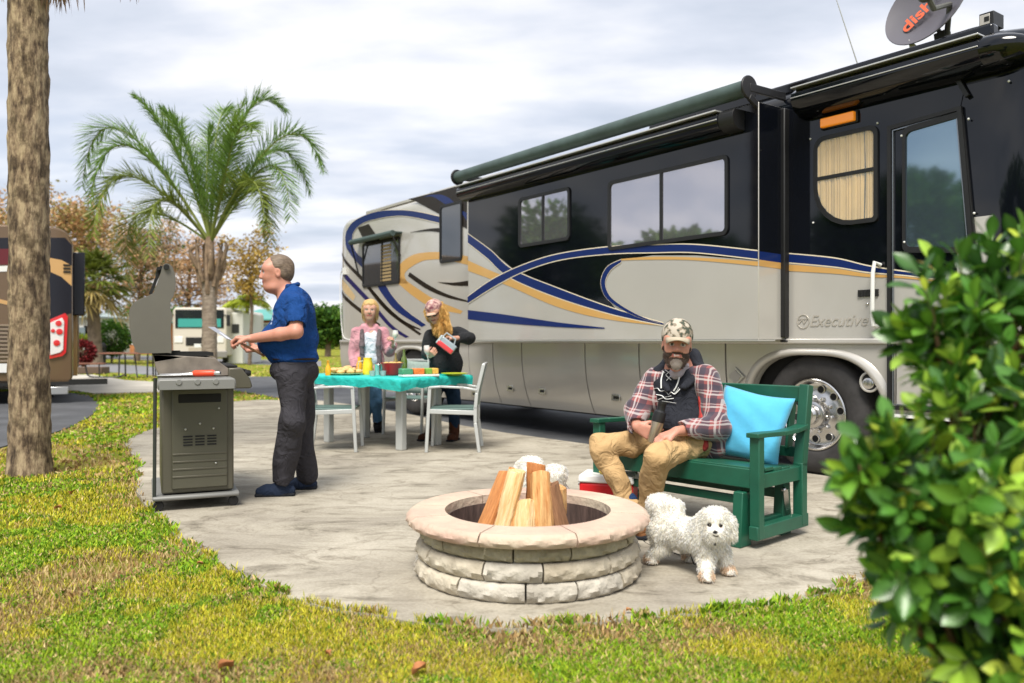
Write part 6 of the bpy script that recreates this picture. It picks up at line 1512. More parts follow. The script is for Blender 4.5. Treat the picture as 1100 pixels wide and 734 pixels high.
for an, t_ in ((anR, V3(-.13, -.17, -.08)), (anL, V3(-.09, -.20, -.08))):
    up, so = foot_prims(an, an+t_); cloth('boot', up+[cap(an-V3(0, 0, .01), an+V3(0, 0, .025), .052, .052, .03)], 'brown hiking boot', (.17, .075, .03), O, man, .006, .002, 60, bump=.5, bscale=60); cloth('sole', so, 'shoe sole', (.015, .017, .022), O, man, .006, 0)
    cloth('sock', [cap(an+V3(0, 0, .02), an+V3(0, 0, .06), .050, .048, .02)], 'blue sock', (.015, .04, .11), O, man, .006, .002)
# camouflage cap
M_cc = bpy.data.materials.new('camouflage cap cloth'); M_cc.use_nodes = True; nt = M_cc.node_tree; N = nt.nodes; L = nt.links
vz = N.new('ShaderNodeTexNoise'); vz.inputs['Scale'].default_value = 27; vz.inputs['Detail'].default_value = 1.5; tcx = N.new('ShaderNodeTexCoord'); L.new(tcx.outputs['Object'], vz.inputs['Vector'])
rr_ = N.new('ShaderNodeValToRGB'); rr_.color_ramp.interpolation = 'CONSTANT'; rr_.color_ramp.elements[0].position = 0; rr_.color_ramp.elements[0].color = (.06, .07, .05, 1); rr_.color_ramp.elements[1].position = .42; rr_.color_ramp.elements[1].color = (.24, .20, .15, 1); e = rr_.color_ramp.elements.new(.50); e.color = (.46, .41, .34, 1)
L.new(vz.outputs['Fac'], rr_.inputs[0]); L.new(rr_.outputs['Color'], N['Principled BSDF'].inputs['Base Color']); N['Principled BSDF'].inputs['Roughness'].default_value = .9
cp_ = [ell(q(-.008, 0, .052), np.array([.108, .088, .098])*hs, Rh, .02), ell(q(0, 0, -.052), np.array([.17, .13, .082])*hs, Rh, .006, 's')]
cpo = sdf_mesh('cap', cp_, .005, M_cc, parent=man, origin=O)
b = MB(); rows = []
for i in range(11):
    a = -1+2*i/10; rows.append([Vector(q(.080-.025*a*a, .066*a, .048-.004*a*a)-O), Vector(q(.125-.035*a*a, .066*a, .043-.015*a*a)-O), Vector(q(.158-.055*a*a, .062*a, .030-.024*a*a)-O)])
b.grid(rows); o = b.build('peak', mat('tan cap peak canvas', (.42, .36, .27), .85), cpo, smooth=True); o.modifiers.new('s', 'SOLIDIFY').thickness = .005
hr = [ell(q(-.025, 0, .01), np.array([.088, .083, .06])*hs, Rh, .02), ell(q(.10, 0, -.01), np.array([.10, .12, .12])*hs, Rh, .01, 's'), ell(q(-.005, .085, -.004), np.array([.03, .03, .036])*hs, Rh, .008, 's'), ell(q(-.005, -.085, -.004), np.array([.03, .03, .036])*hs, Rh, .008, 's')]
cloth('hair', hr, 'short dark hair', (.06, .04, .03), O, man, .005, .001, 90)
# thermos
tp = P3(701, 456, 4.83); th = thing('thermos', 'steel travel mug with black lid in the seated man\'s right hand', 'travel mug', (tp[0], tp[1], tp[2]-.11)); th.rotation_euler = (0, math.radians(14), 0)
b = MB(); b.lathe([(0, 0), (.030, 0), (.033, .01), (.037, .12), (.037, .13), (0, .13)], n=24); b.build('body', mat('mug steel', (.45, .38, .30), .3, metal=.8), th, smooth=True, angle=.7)
b = MB(); b.lathe([(.0375, .125), (.0385, .15), (.036, .185), (.026, .195), (.024, .225), (.026, .23), (.026, .25), (0, .252)], n=24); b.build('lid', M_rubber, th, smooth=True, angle=.7)
# ================================================================= dogs
def translucent_(m, f=0.4):
    nt = m.node_tree; N = nt.nodes; L = nt.links; b = N['Principled BSDF']; out = N['Material Output']; src = b.inputs['Base Color'].links[0].from_socket
    t = N.new('ShaderNodeBsdfTranslucent'); mxx = N.new('ShaderNodeMixShader'); mxx.inputs[0].default_value = f; L.new(src, t.inputs['Color']); L.new(b.outputs[0], mxx.inputs[1]); L.new(t.outputs[0], mxx.inputs[2]); L.new(mxx.outputs[0], out.inputs['Surface'])
def make_dog(origin, label):
    O = V3(*origin); W = lambda x, y, z: V3(x, y, z)
    rear, ch_ = W(.765, 4.13, .175), W(.925, 3.93, .185); hd_ = W(.952, 3.845, .262)
    ff = nrm_((-.22, -1, -.02)); f, l, u = basis(ff, (0, 0, 1)); Rd = np.stack([f, l, u], 1)
    q = lambda a, b, z: hd_+f*a+l*b+u*z
    pr = [cap(rear, ch_, .076, .080, .05), ell(ch_+V3(.005, -.02, -.01), (.070, .070, .085), k=.04), cap(ch_+V3(0, -.01, .03), hd_, .062, .06, .04)]
    feet = [((.935, 3.965), (.905, 3.815)), ((.985, 3.955), (1.035, 3.925)), ((.745, 4.10), (.700, 4.12)), ((.83, 4.16), (.90, 4.17))]
    for (x0, y0), (x1, y1) in feet:
        hind = y0 > 4.05
        kn = V3((x0+x1)/2+(.03 if hind else 0), (y0+y1)/2-(.02 if hind else 0), .10)
        pr += [cap((x0, y0, .15), kn, .050 if hind else .042, .034, .03), cap(kn, (x1, y1, .035), .034, .027, .02), ell((x1, y1-.012, .022), (.028, .034, .022), k=.015)]
    pr += [ell(q(0, 0, .01), (.070, .070, .062), Rd, .02), ell(q(.055, 0, -.022), (.032, .036, .026), Rd, .02), ell(q(.02, 0, -.045), (.05, .05, .035), Rd, .02), ell(q(.0, 0, .045), (.055, .06, .035), Rd, .02)]
    for sg in (1, -1): pr += [ell(q(-.01, .076*sg, -.02), (.030, .022, .058), Rd, .02)]
    pr += [ell(q(.066, .026, .010), (.008, .009, .008), Rd, .006, 's'), ell(q(.066, -.026, .010), (.008, .009, .008), Rd, .006, 's')]
    pr += [cap((.75, 4.17, .23), (.745, 4.15, .285), .04, .05, .03), cap((.745, 4.15, .29), (.82, 4.12, .285), .052, .042, .04)]
    nose = [(ell(q(.083, 0, -.016), (.012, .013, .010), Rd), (.01, .01, .012)), (cap(q(.083, -.010, -.036), q(.083, .010, -.036), .005, .005), (.05, .03, .03))]
    for sg in (1, -1): nose += [(ell(q(.060, .026*sg, .010), (.018, .0105, .0095), Rd), (.015, .01, .01))]
    tan = [(ell(q(.05, 0, -.02), (.03, .04, .04), Rd), (.82, .70, .56))]+[(ell((x1, y1, .02), (.04, .04, .04)), (.72, .58, .46)) for _, (x1, y1) in feet]
    o = sdf_mesh('dog', pr, .0055, M_attr('dog coat', .9, 0, .6, 60), paint=tan+nose, base=(.93, .89, .82), wr=.0035, wf=42, fine=0, origin=O)
    o.location = O; tag(o, label, 'dog', 'small white dogs')
    npz = q(.075, 0, .0)-O
    fm = mat('dog fur', (1, 1, 1), 1.0, attr=True, spec=.0); translucent_(fm, .5)
    add_strands(o, 30000, .008, .020, .0010, o, fm, grav=.75, jit=.45, name='fur', tint=(1.15, 1.12, 1.06), filt=lambda p_, c_: (c_.mean(1) > .3) & (np.linalg.norm(p_-npz, axis=1) > .034) & (p_[:, 2] > .02))
    b = MB(); a_ = Vector(hd_+V3(0, .02, -.06)-O); 
    b.tube([a_+Vector((.062*math.cos(t), .058*math.sin(t), -.004+.012*math.sin(t))) for t in np.linspace(-PI*.95, .0, 12)], .0045, 6); b.ball(a_+Vector((-.01, -.064, -.022)), .008, 5)
    b.build('collar', M_rubber, o, smooth=True)
    return o
dog = make_dog((.85, 4.03, 0), 'small fluffy white dog standing beside the bench and looking at the camera')
d2g = dup(dog, (.19, 5.30, 0), 2.9, 'white dog half hidden behind the fire pit, only its back and tail showing', scale=(1.15, 1.15, 1.0))
# leash
b = MB(); hw = Vector(P3(712, 474, 4.66)); pts = [hw, Vector(P3(706, 500, 4.68)), Vector(P3(704, 540, 4.72)), Vector((.74, 4.62, .012)), Vector((.80, 4.40, .008)), Vector((.93, 4.16, .010)), Vector((.90, 4.06, .02)), Vector((.87, 3.98, .12)), Vector((.93, 3.87, .19))]
b.tube(catmull(pts, 6), .0035, 6); b.tube(catmull([hw, Vector(P3(701, 500, 4.72)), Vector(P3(696, 530, 4.9)), Vector((.66, 5.0, .01)), Vector((.45, 5.2, .01))], 6), .0035, 6)
tag(b.build('leash', mat('black cord', (.012, .012, .012), .7), smooth=True), 'thin black leash hanging from the seated man to the dog', 'leash')
# ================================================================= foreground bush
M_leaf = mat('glossy leaf', (1, 1, 1), 0.30, attr=True, spec=0.5, sss=0.0)
M_leaf.node_tree.nodes['Principled BSDF'].inputs['Subsurface Weight'].default_value = 0.0
def translucent(m, f=0.35):
    nt = m.node_tree; N = nt.nodes; L = nt.links; b = N['Principled BSDF']; out = N['Material Output']
    src = b.inputs['Base Color'].links[0].from_socket
    t = N.new('ShaderNodeBsdfTranslucent'); mxx = N.new('ShaderNodeMixShader'); mxx.inputs[0].default_value = f
    L.new(src, t.inputs['Color']); L.new(b.outputs[0], mxx.inputs[1]); L.new(t.outputs[0], mxx.inputs[2]); L.new(mxx.outputs[0], out.inputs['Surface'])
translucent(M_leaf, .18)
M_fol = mat('tree foliage', (1, 1, 1), 0.7, attr=True, spec=0.2); translucent(M_fol, .3)
M_frond = mat('palm frond', (1, 1, 1), 0.45, attr=True, spec=0.4); translucent(M_frond, .3)
M_twig = mat('twig bark', (0.16, 0.09, 0.045), 0.85, var=.4, scale=30)
def big_leaves(name, base, dirs, ups, sizes, cols, parent):
    n = len(base); d = dirs/np.linalg.norm(dirs, axis=1)[:, None]; s_ = np.cross(d, ups); s_ /= np.linalg.norm(s_, axis=1)[:, None]+1e-9; u = np.cross(s_, d)
    T = [0, .08, .22, .40, .58, .75, .89, 1.0]; Wd = [.06, .10, .30, .46, .52, .44, .24, .02]
    curl = np.random.uniform(-.05, .45, n); fold = np.random.uniform(.05, .5, n); rows = []
    L_ = sizes
    for t, w_ in zip(T, Wd):
        c = base+d*(L_*(t-.1*curl*t*t))[:, None]-u*(L_*curl*.45*t*t)[:, None]
        for v in (-1, 0, 1):
            rows.append(c+s_*(L_*w_*.5*v*.92)[:, None]+u*(L_*w_*.5*abs(v)*fold)[:, None])
    V = np.stack(rows, 1); K = 24; Q = []
    for i in range(7):
        for j in range(2): a = i*3+j; Q.append((a, a+1, a+4, a+3))
    Q = (np.arange(n)[:, None, None]*K+np.array(Q)[None]).reshape(-1, 4)
    C_ = np.repeat(cols[:, None], K, 1).copy(); C_[:, 1::3] = np.clip(C_[:, 1::3]*1.45+.01, 0, 1)
    return np_mesh(name, V.reshape(-1, 3), Q, M_leaf, parent, colors=C_.reshape(-1, 3), smooth=True)
bush = thing('shrub', 'big glossy-leaved green shrub filling the right foreground', 'shrub', (1.15, 1.75, -0.03))
BO = np.array([1.15, 1.75, -0.03])
rs = np.random.RandomState(11)
cl_px = [  # px, py, Y, r (m)
    (1085, 300, 1.85, .13), (1040, 320, 1.85, .12), (1000, 330, 1.8, .085), (1060, 380, 1.8, .15), (1020, 385, 1.75, .11), (1110, 400, 1.8, .2), (1100, 305, 2.0, .12), (1180, 340, 1.9, .22), (985, 355, 1.85, .055), (1150, 290, 2.0, .13),
    (945, 500, 1.6, .075), (972, 510, 1.6, .11), (1010, 500, 1.6, .13), (1060, 480, 1.65, .15), (1100, 560, 1.6, .2), (1040, 560, 1.6, .15), (985, 580, 1.6, .12), (958, 555, 1.62, .085), (965, 640, 1.65, .08), (1010, 650, 1.65, .13), (1080, 650, 1.6, .18), (1180, 600, 1.7, .25), (1060, 720, 1.65, .15), (1110, 740, 1.6, .2), (1010, 705, 1.7, .09), (1130, 470, 1.9, .2), (1080, 810, 1.6, .16), (1180, 760, 1.7, .25), (920, 498, 1.58, .035), (938, 560, 1.62, .05), (1030, 440, 1.7, .07)]
tips = []; tdir = []; core = np.array(P(1130, 620, 1.8))
for px, py, Y, r in cl_px:
    c = np.array(P(px, py, Y)); k = max(4, int(r*r*760)); 
    for i in range(k):
        v = rs.normal(size=3); v /= np.linalg.norm(v); rad = r*rs.uniform(.35, 1.0)**.6
        out_ = (c-core); out_ /= np.linalg.norm(out_)+1e-6
        tips.append(c+v*rad); dd = v*.7+out_*.5+np.array([0, -.1, .35]); tdir.append(dd/np.linalg.norm(dd))
tips = np.array(tips); tdir = np.array(tdir); nl = 9
base = []; dirs = []; ups = []; sz = []; cc = []
pal = np.array([(0.034, .105, .014), (.055, .16, .018), (.11, .25, .025), (.24, .38, .04), (.022, .07, .012), (.38, .46, .05), (.32, .26, .03)]); pw = [.25, .24, .20, .15, .09, .06, .01]
for t, d in zip(tips, tdir):
    a0 = rs.uniform(0, 6); e1 = np.cross(d, [0, 0, 1.0]); e1 /= np.linalg.norm(e1)+1e-6; e2_ = np.cross(d, e1); shade = rs.choice(len(pal), p=pw)
    for i in range(nl):
        a = a0+i*2.4; k = i/nl; sp_ = .35+.9*k
        v = d*(1.1-.8*k)+(e1*math.cos(a)+e2_*math.sin(a))*sp_+rs.normal(size=3)*.12; base.append(t-d*.075*k+(e1*math.cos(a)+e2_*math.sin(a))*.004); dirs.append(v); ups.append(d+rs.normal(size=3)*.25); sz.append(rs.uniform(.040, .086)*(1-.25*(k < .2)))
        q_ = pal[shade if rs.rand() < .6 else rs.choice(len(pal), p=pw)]; cc.append(q_*rs.uniform(.75, 1.2))
o = big_leaves('leaves', np.array(base)-BO, np.array(dirs), np.array(ups), np.array(sz), np.array(cc), bush)
b = MB(); rt = Vector((0.05, 0.05, 0))
for i, (px, py, Y, r) in enumerate(cl_px):
    c = P(px, py, Y)-Vector(BO); m_ = Vector((c.x*.35+rs.uniform(-.05, .05), c.y*.35+.05, c.z*.55)); b.tube(catmull([rt+Vector((rs.uniform(-.06, .06), rs.uniform(-.06, .06), 0)), m_, c*.8+m_*.2+Vector((0, 0, -.02)), c], 4), [.013]*5+[.009]*4+[.005]*4, 6)
b.build('stems', M_twig, bush, smooth=True)
b = MB()
for t, d in zip(tips, tdir):
    t = Vector(t-BO); d = Vector(d); b.tube([t-d*.13, t-d*.06, t], [.0028, .0024, .0016], 5)
b.build('twigs', mat('green twig', (.12, .16, .05), .7), bush, smooth=True)

# ================================================================= big palm trunk, left
PT = Vector((-4.15, 7.05, -.03)); palm = thing('palm_tree', 'thick rough palm trunk at the left edge, its crown above the picture', 'palm tree', PT)
def bark_mat():
    m = bpy.data.materials.new('palm bark'); m.use_nodes = True; nt = m.node_tree; N = nt.nodes; L = nt.links; b = N['Principled BSDF']; b.inputs['Roughness'].default_value = .95
    tc = N.new('ShaderNodeTexCoord')
    def ns(sc, st, d=6, r=.65):
        mp = N.new('ShaderNodeMapping'); mp.inputs['Scale'].default_value = st; L.new(tc.outputs['Object'], mp.inputs[0]); n = N.new('ShaderNodeTexNoise'); n.inputs['Scale'].default_value = sc; n.inputs['Detail'].default_value = d; n.inputs['Roughness'].default_value = r; L.new(mp.outputs[0], n.inputs['Vector']); return n.outputs['Fac']
    def rmp(f, st):
        r = N.new('ShaderNodeValToRGB'); r.color_ramp.elements[0].position = st[0][0]; r.color_ramp.elements[0].color = (*st[0][1], 1); r.color_ramp.elements[1].position = st[-1][0]; r.color_ramp.elements[1].color = (*st[-1][1], 1)
        for p, c in st[1:-1]: e = r.color_ramp.elements.new(p); e.color = (*c, 1)
        L.new(f, r.inputs[0]); return r.outputs['Color']
    a = rmp(ns(22, (1, 1, .28)), [(.36, (.085, .055, .035)), (.47, (.24, .17, .105)), (.60, (.42, .32, .20))])
    p_ = rmp(ns(7, (1, 1, .8), 4), [(.40, (.38, .36, .34)), (.54, (1, 1, 1))])
    mx = N.new('ShaderNodeMix'); mx.data_type = 'RGBA'; mx.blend_type = 'MULTIPLY'; mx.inputs['Factor'].default_value = 1; L.new(a, mx.inputs['A']); L.new(p_, mx.inputs['B']); L.new(mx.outputs['Result'], b.inputs['Base Color'])
    bp = N.new('ShaderNodeBump'); bp.inputs['Strength'].default_value = 1; bp.inputs['Distance'].default_value = .03; L.new(ns(26, (1, 1, .25)), bp.inputs['Height']); L.new(bp.outputs['Normal'], b.inputs['Normal'])
    return m
M_bark = bark_mat()
def trunk(par, h, r0, r1, lean=(0, 0), m=M_bark, ring=0.0, base_fl=1.25, n=24, res=.06, wob=.012):
    rows = []; K = int(h/res); rs_ = random.Random(int(h*100))
    for i in range(K+1):
        t = i/K; z = h*t; r = r0+(r1-r0)*t; r *= 1+(base_fl-1)*math.exp(-z/.18)
        r *= 1+ring*(1 if i % 3 == 0 else -.4)
        rows.append([(lean[0]*t+lean[0]*0+(r+wob*(.5*math.sin(5*a+z*9)+.5*math.sin(9*a-z*14)+rs_.uniform(-.6, .6)))*math.cos(a), lean[1]*t+(r+wob*(.5*math.sin(5*a+z*9)+.5*math.sin(9*a-z*14)))*math.sin(a), z) for a in [2*PI*j/n for j in range(n)]])
    b = MB(); b.grid(rows, None, close=True); return b.build('trunk', m, par, smooth=True, angle=3)
trunk(palm, 6.2, .156, .150, (-.02, 0), base_fl=1.18)
def strips(name, items, m, par, origin=(0, 0, 0)):
    """items: (base, dir, length, width, droop, color): 3-quad drooping blades"""
    B = np.array([i[0] for i in items], float)-np.array(origin); D = np.array([i[1] for i in items], float); D /= np.linalg.norm(D, axis=1)[:, None]
    L_ = np.array([i[2] for i in items])[:, None]; W_ = np.array([i[3] for i in items])[:, None]; G_ = np.array([i[4] for i in items])[:, None]; C_ = np.array([i[5] for i in items])
    S_ = np.cross(D, np.random.normal(size=D.shape)*.5+np.array([0, 0, 1.0])); S_ /= np.linalg.norm(S_, axis=1)[:, None]+1e-9
    rows = []
    for t, w_ in ((0, .6), (.35, 1), (.7, .75), (1, .08)):
        c = B+D*L_*t+np.array([0, 0, -1.0])*L_*G_*t*t; rows += [c-S_*W_*w_*.5, c+S_*W_*w_*.5]
    V = np.stack(rows, 1); n = len(B); Q = np.array([(0, 1, 3, 2), (2, 3, 5, 4), (4, 5, 7, 6)]); Q = (np.arange(n)[:, None, None]*8+Q[None]).reshape(-1, 4)
    return np_mesh(name, V.reshape(-1, 3), Q, m, par, colors=np.repeat(C_, 8, 0))
it = []
DEADC = [(.20, .12, .06), (.32, .20, .10), (.12, .07, .04)]
for px, py0, n_, sp_, ln in ((52, -25, 60, .13, .28), (62, -20, 50, .12, .20), (42, -30, 40, .2, .16), (5, -18, 40, .08, .16), (132, -24, 26, .16, .17), (15, -30, 30, .2, .12)):
    c = np.array(P(px, py0, 7.0))
    for i in range(n_): it.append((c+rs.normal(size=3)*[sp_*.45, .1, .03], (rs.normal()*.15, rs.normal()*.15, -1), ln*rs.uniform(.5, 1.1), .012, .1, DEADC[rs.randint(3)]))
strips('dead_fronds', it, M_frond, palm, PT)
def fan_crown(c, R_, n_f, n_b, cols, zmin=-.9, par=None, seed=1, name='fronds', origin=(0, 0, 0), wid=.05, droop=.35, bl=.55):
    r_ = np.random.RandomState(seed); items = []
    for i in range(n_f):
        a = i*2.39996; el_ = zmin+(1.25-zmin)*((i+.5)/n_f); el_ = math.asin(max(-1, min(1, el_ if el_ < 1 else .98)))
        d = np.array([math.cos(a)*math.cos(el_), math.sin(a)*math.cos(el_), math.sin(el_)]); hub = np.array(c)+d*R_*(.45+.1*r_.rand()); hub[2] -= .10*R_*(1-d[2])
        s_ = np.cross(d, [0, 0, 1.]); s_ /= np.linalg.norm(s_)+1e-6; u_ = np.cross(s_, d); col = np.array(cols[0 if el_ > -.25 else min(1, len(cols)-1)])*r_.uniform(.75, 1.25)
        items.append((np.array(c), d, R_*.5, .05*R_/1.5, .08, col*1.1))
        for k in range(n_b):
            t = -1.5+3.0*k/(n_b-1); v = d*math.cos(t)+s_*math.sin(t)+u_*.12; items.append((hub, v, R_*bl*(.75+.25*math.cos(t))*r_.uniform(.9, 1.1), wid*R_/1.5, droop*r_.uniform(.6, 1.4), col*r_.uniform(.8, 1.2)))
    return strips(name, items, M_frond, par, origin)
fan_crown(np.array(PT)+[0, 0, 6.6], 1.5, 26, 20, [(.07, .14, .03)], zmin=-.05, par=palm, seed=3, origin=PT)

# ================================================================= queen palm behind the grill
QY = 16.5; qx = (225-CX)/F_*QY; QP = Vector((qx, QY, -.03)); qp = thing('palm_tree', 'feathery green palm with a slim grey trunk behind the grill', 'palm tree', QP)
M_qt = mat('grey palm trunk', (.34, .28, .22), .9, col2=(.20, .155, .12), scale=9, stretch=(1, 1, 2.2), bump=.8, bscale=16, bdist=.02)
zc = P(225, 303, QY).z+.03; trunk(qp, zc, .155, .135, (0, 0), M_qt, ring=.02, wob=.006)
b = MB()
for i in range(15):
    a = i*2.4; r_ = .10+.012*i; z0 = zc-.35+.05*i; tp_ = Vector(((.25+.10*math.sin(i*3))*math.cos(a), (.25+.10*math.sin(i*3))*math.sin(a), zc+.62+.06*(i % 5)))
    b.tube(catmull([Vector((r_*.9*math.cos(a), r_*.9*math.sin(a), z0)), Vector((r_*1.5*math.cos(a), r_*1.5*math.sin(a), z0+.35)), tp_], 4), [.05]*3+[.038]*3+[.02]*3, 7)
b.tube([(0, 0, zc-.2), (0, 0, zc+.9)], [.13, .08], 10)
b.build('leaf_bases', mat('palm boots', (.30, .21, .14), .9, var=.45, scale=9, bump=.6, bscale=30), qp, smooth=True)
fr = [((145, 105), (190, 165), -.6), ((88, 200), (130, 140), .4), ((96, 222), (140, 158), -1.0), ((100, 252), (140, 190), -1.4), ((305, 118), (262, 128), .5), ((346, 182), (300, 150), -.4), ((332, 205), (290, 165), 1.2), ((312, 232), (285, 180), -1.3), ((245, 118), (232, 150), 1.2), ((178, 125), (200, 160), 1.3), ((272, 140), (250, 155), -1.5), ((290, 262), (275, 205), .8), ((160, 275), (175, 215), -1.2), ((140, 300), (150, 230), 1.0), ((285, 245), (265, 195), -1.8), ((228, 135), (222, 190), .2), ((262, 112), (236, 175), .9), ((175, 118), (205, 170), -.3), ((250, 150), (240, 200), -1.2)]
items = []; rb_ = MB(); r2 = np.random.RandomState(5)
for k, (tip, mid, dy) in enumerate(fr):
    p0 = np.array(P(226, 262, QY)); p1 = np.array(P(mid[0], mid[1], QY+dy*.55)); p2 = np.array(P(tip[0], tip[1], QY+dy))
    N_ = 62; prev = None; low = tip[1] > 235
    col = np.array((.16, .27, .06)) if not low else np.array((.17, .22, .03)); 
    if k in (9, 10, 16): col = np.array((.16, .25, .035))
    cen = []
    for j in range(N_+1):
        t = j/N_; cpt = 2*p1-.5*(p0+p2); pt3 = (1-t)**2*p0+2*t*(1-t)*cpt+t*t*p2; cen.append(pt3)
    rb_.tube([Vector(c-np.array(QP)) for c in cen[::4]], [.028-.0015*i for i in range(len(cen[::4]))], 5)
    for j in range(10, N_+1):
        t = j/N_; tg_ = cen[j]-cen[j-1]; tg_ /= np.linalg.norm(tg_); s_ = np.cross(tg_, [0, 0, 1.]); s_ /= np.linalg.norm(s_)+1e-6; u_ = np.cross(s_, tg_)
        ln = (.50*math.sin(PI*min(1, (t*.80+.16)))+.13)
        for sg in (1, -1):
            for rep in range(3):
                v = tg_*(.75+.4*t)+s_*sg*.95+u_*r2.uniform(-.35, .75)+r2.normal(size=3)*.10; items.append((cen[j]+tg_*r2.uniform(-.02, .02), v, ln*r2.uniform(.8, 1.1), .017, .15*r2.uniform(.3, 1.6), col*r2.uniform(.7, 1.35)))
strips('fronds', items, M_frond, qp, QP)
rb_.build('rachises', mat('frond rib', (.22, .26, .06), .6), qp, smooth=True)

# ================================================================= background plants
M_trunkb = mat('tree bark', (.16, .115, .085), .95, var=.35, scale=6)
M_sab = mat('sabal trunk', (.22, .165, .11), .95, var=.4, scale=5, bump=.8, bscale=12, bdist=.05)
def gp(px, Y): return ((px-CX)/F_*Y, Y, -.035)
p_ = gp(103, 40); s = thing('palm_tree', 'fan palm with shaggy round crown beside the left motorhome', 'palm tree', p_); hh = P(100, 322, 40).z; trunk(s, hh, .32, .27, (-.15, 0), M_sab, wob=.03, res=.15)
fan_crown(np.array([p_[0]-.15, 40, hh+.9]), 2.0, 46, 15, [(.12, .15, .02), (.34, .26, .09)], zmin=-.72, par=s, seed=8, origin=p_, wid=.08, droop=.45)
p_ = gp(262, 42); s = thing('palm_tree', 'yellow green drooping palm right of the grey trunk', 'palm tree', p_); hh = P(262, 325, 42).z; trunk(s, hh, .13, .10, (.2, 0), M_sab, wob=.01, res=.2)
items = []
for k in range(26):
    a = k*2.4; e = r2.uniform(.2, 1.3); R_ = r2.uniform(1.2, 1.9); c0 = np.array([p_[0]+.2, 42, hh])
    d = np.array([math.cos(a)*math.cos(e), math.sin(a)*math.cos(e), math.sin(e)]); col = np.array((.34, .40, .03))*r2.uniform(.7, 1.3)
    for j in range(26):
        t = (j+2)/27; c_ = c0+d*R_*t+np.array([0, 0, -1.2])*t*t*R_*.6; s_ = np.cross(d, [0, 0, 1.]); s_ /= np.linalg.norm(s_)
        for sg in (1, -1): items.append((c_, d*.6+s_*sg, .42*math.sin(PI*(.15+.8*t)), .06, .9, col*r2.uniform(.8, 1.2)))
strips('fronds', items, M_frond, s, p_)
def branch_tree(name, label, px, Y, toppy, cpx0, cpx1, cpy1, cols, n_leaf, lsz, seed, trw=.25, group=None, hang=False, nb=26, dens_pow=.5, forkz=.3):
    r_ = np.random.RandomState(seed); p = gp(px, Y); o = thing(name, label, 'tree', p, 0, group)
    top = P(px, toppy, Y).z; bot = P(px, cpy1, Y).z; x0 = (cpx0-CX)/F_*Y-p[0]; x1 = (cpx1-CX)/F_*Y-p[0]; cxm = (x0+x1)/2; rx = (x1-x0)/2
    tb_ = MB(); H = top*.93; tb_.tube([(0, 0, 0), (.02*H, 0, H*.4), (cxm*.35, 0, H*.75), (cxm*.6, 0, H)], [trw, trw*.75, trw*.45, trw*.12], 8)
    pts = []
    for i in range(nb):
        z0 = H*(forkz+(1-forkz)*(i/nb)**.8*.95); a = i*2.4+r_.rand(); tt = (z0-bot)/(top-bot); rr2 = rx*math.sqrt(max(.08, 1-(2*min(1, max(0, tt))-1)**2))*r_.uniform(.7, 1.05)
        st_ = Vector((cxm*.5*z0/H, 0, z0)); en = Vector((cxm+rr2*math.cos(a), rr2*.8*math.sin(a), max(bot, z0+r_.uniform(-.02, .16)*top)))
        md = (st_+en)/2+Vector((0, 0, -.02*top)); tb_.tube([st_, md, en], [trw*.28, trw*.15, trw*.04], 5)
        for j in range(8):
            t = r_.uniform(.3, 1); c = st_.lerp(en, t)+Vector(r_.normal(size=3)*[.07*rx+.1, .07*rx+.1, .05*top*.6]); tb_.tube([st_.lerp(en, t*.9), c], [trw*.06, trw*.02], 4); pts.append(c)
    tb_.build('trunk', M_trunkb, o, smooth=True)
    cs = np.array([pts[i] for i in r_.randint(0, len(pts), n_leaf)]); sgm = np.array([rx*.10+.12, rx*.10+.12, .035*top+.06])
    if hang: cs = cs+r_.normal(size=cs.shape)*sgm*[1.1, 1.1, .45]
    else: cs = cs+r_.normal(size=cs.shape)*sgm
    cs = cs[cs[:, 2] > .3*bot]
    np.random.seed(seed); leaf_cloud('crown', cs, M_fol, o, lsz, cols, .35, 1.7)
    return o
RUST = [(.46, .26, .12), (.56, .36, .18), (.38, .22, .10), (.46, .36, .16), (.26, .24, .07)]; RUSTP = [(.56, .38, .22), (.48, .28, .14), (.40, .27, .16)]
GRN = [(.05, .13, .02), (.08, .18, .025), (.035, .09, .018), (.12, .22, .03)]
branch_tree('bald_cypress', 'broad rust-brown tree behind the left motorhome and big trunk', 60, 52, 212, -25, 165, 325, RUST, 16000, .24, 21, .35, 'rusty trees behind the campground', nb=34)
branch_tree('bald_cypress', 'rust-brown tree at the far left edge', -30, 50, 205, -90, 30, 315, RUST, 7000, .26, 22, .3, 'rusty trees behind the campground')
branch_tree('bald_cypress', 'thin sparse brown tree between the fan palm and the grill lid', 147, 48, 235, 118, 205, 345, RUSTP+[(.10, .15, .04)], 8000, .17, 23, .20, 'rusty trees behind the campground', hang=True, nb=22)
branch_tree('bald_cypress', 'pale sparse tree directly behind the queen palm trunk', 200, 56, 250, 150, 270, 350, RUSTP, 8000, .20, 24, .22, 'rusty trees behind the campground', hang=True, nb=30)
branch_tree('bald_cypress', 'golden-brown tree right of the queen palm trunk', 268, 40, 248, 240, 296, 305, [(.42, .26, .05), (.30, .20, .05), (.46, .33, .10)], 2400, .17, 25, .10, 'rusty trees behind the campground', hang=True, nb=14, forkz=.5)
branch_tree('oak_tree', 'round dark green tree between the cook and the motorhome', 352, 62, 328, 330, 380, 372, GRN, 9000, .28, 26, .25)
branch_tree('oak_tree', 'bushy green tree behind the teal roofed house', 300, 95, 338, 270, 330, 362, GRN, 4000, .35, 27, .25)
branch_tree('oak_tree', 'dark green tree low behind the white motorhome', 170, 85, 330, 130, 250, 360, GRN, 7000, .35, 28, .25)
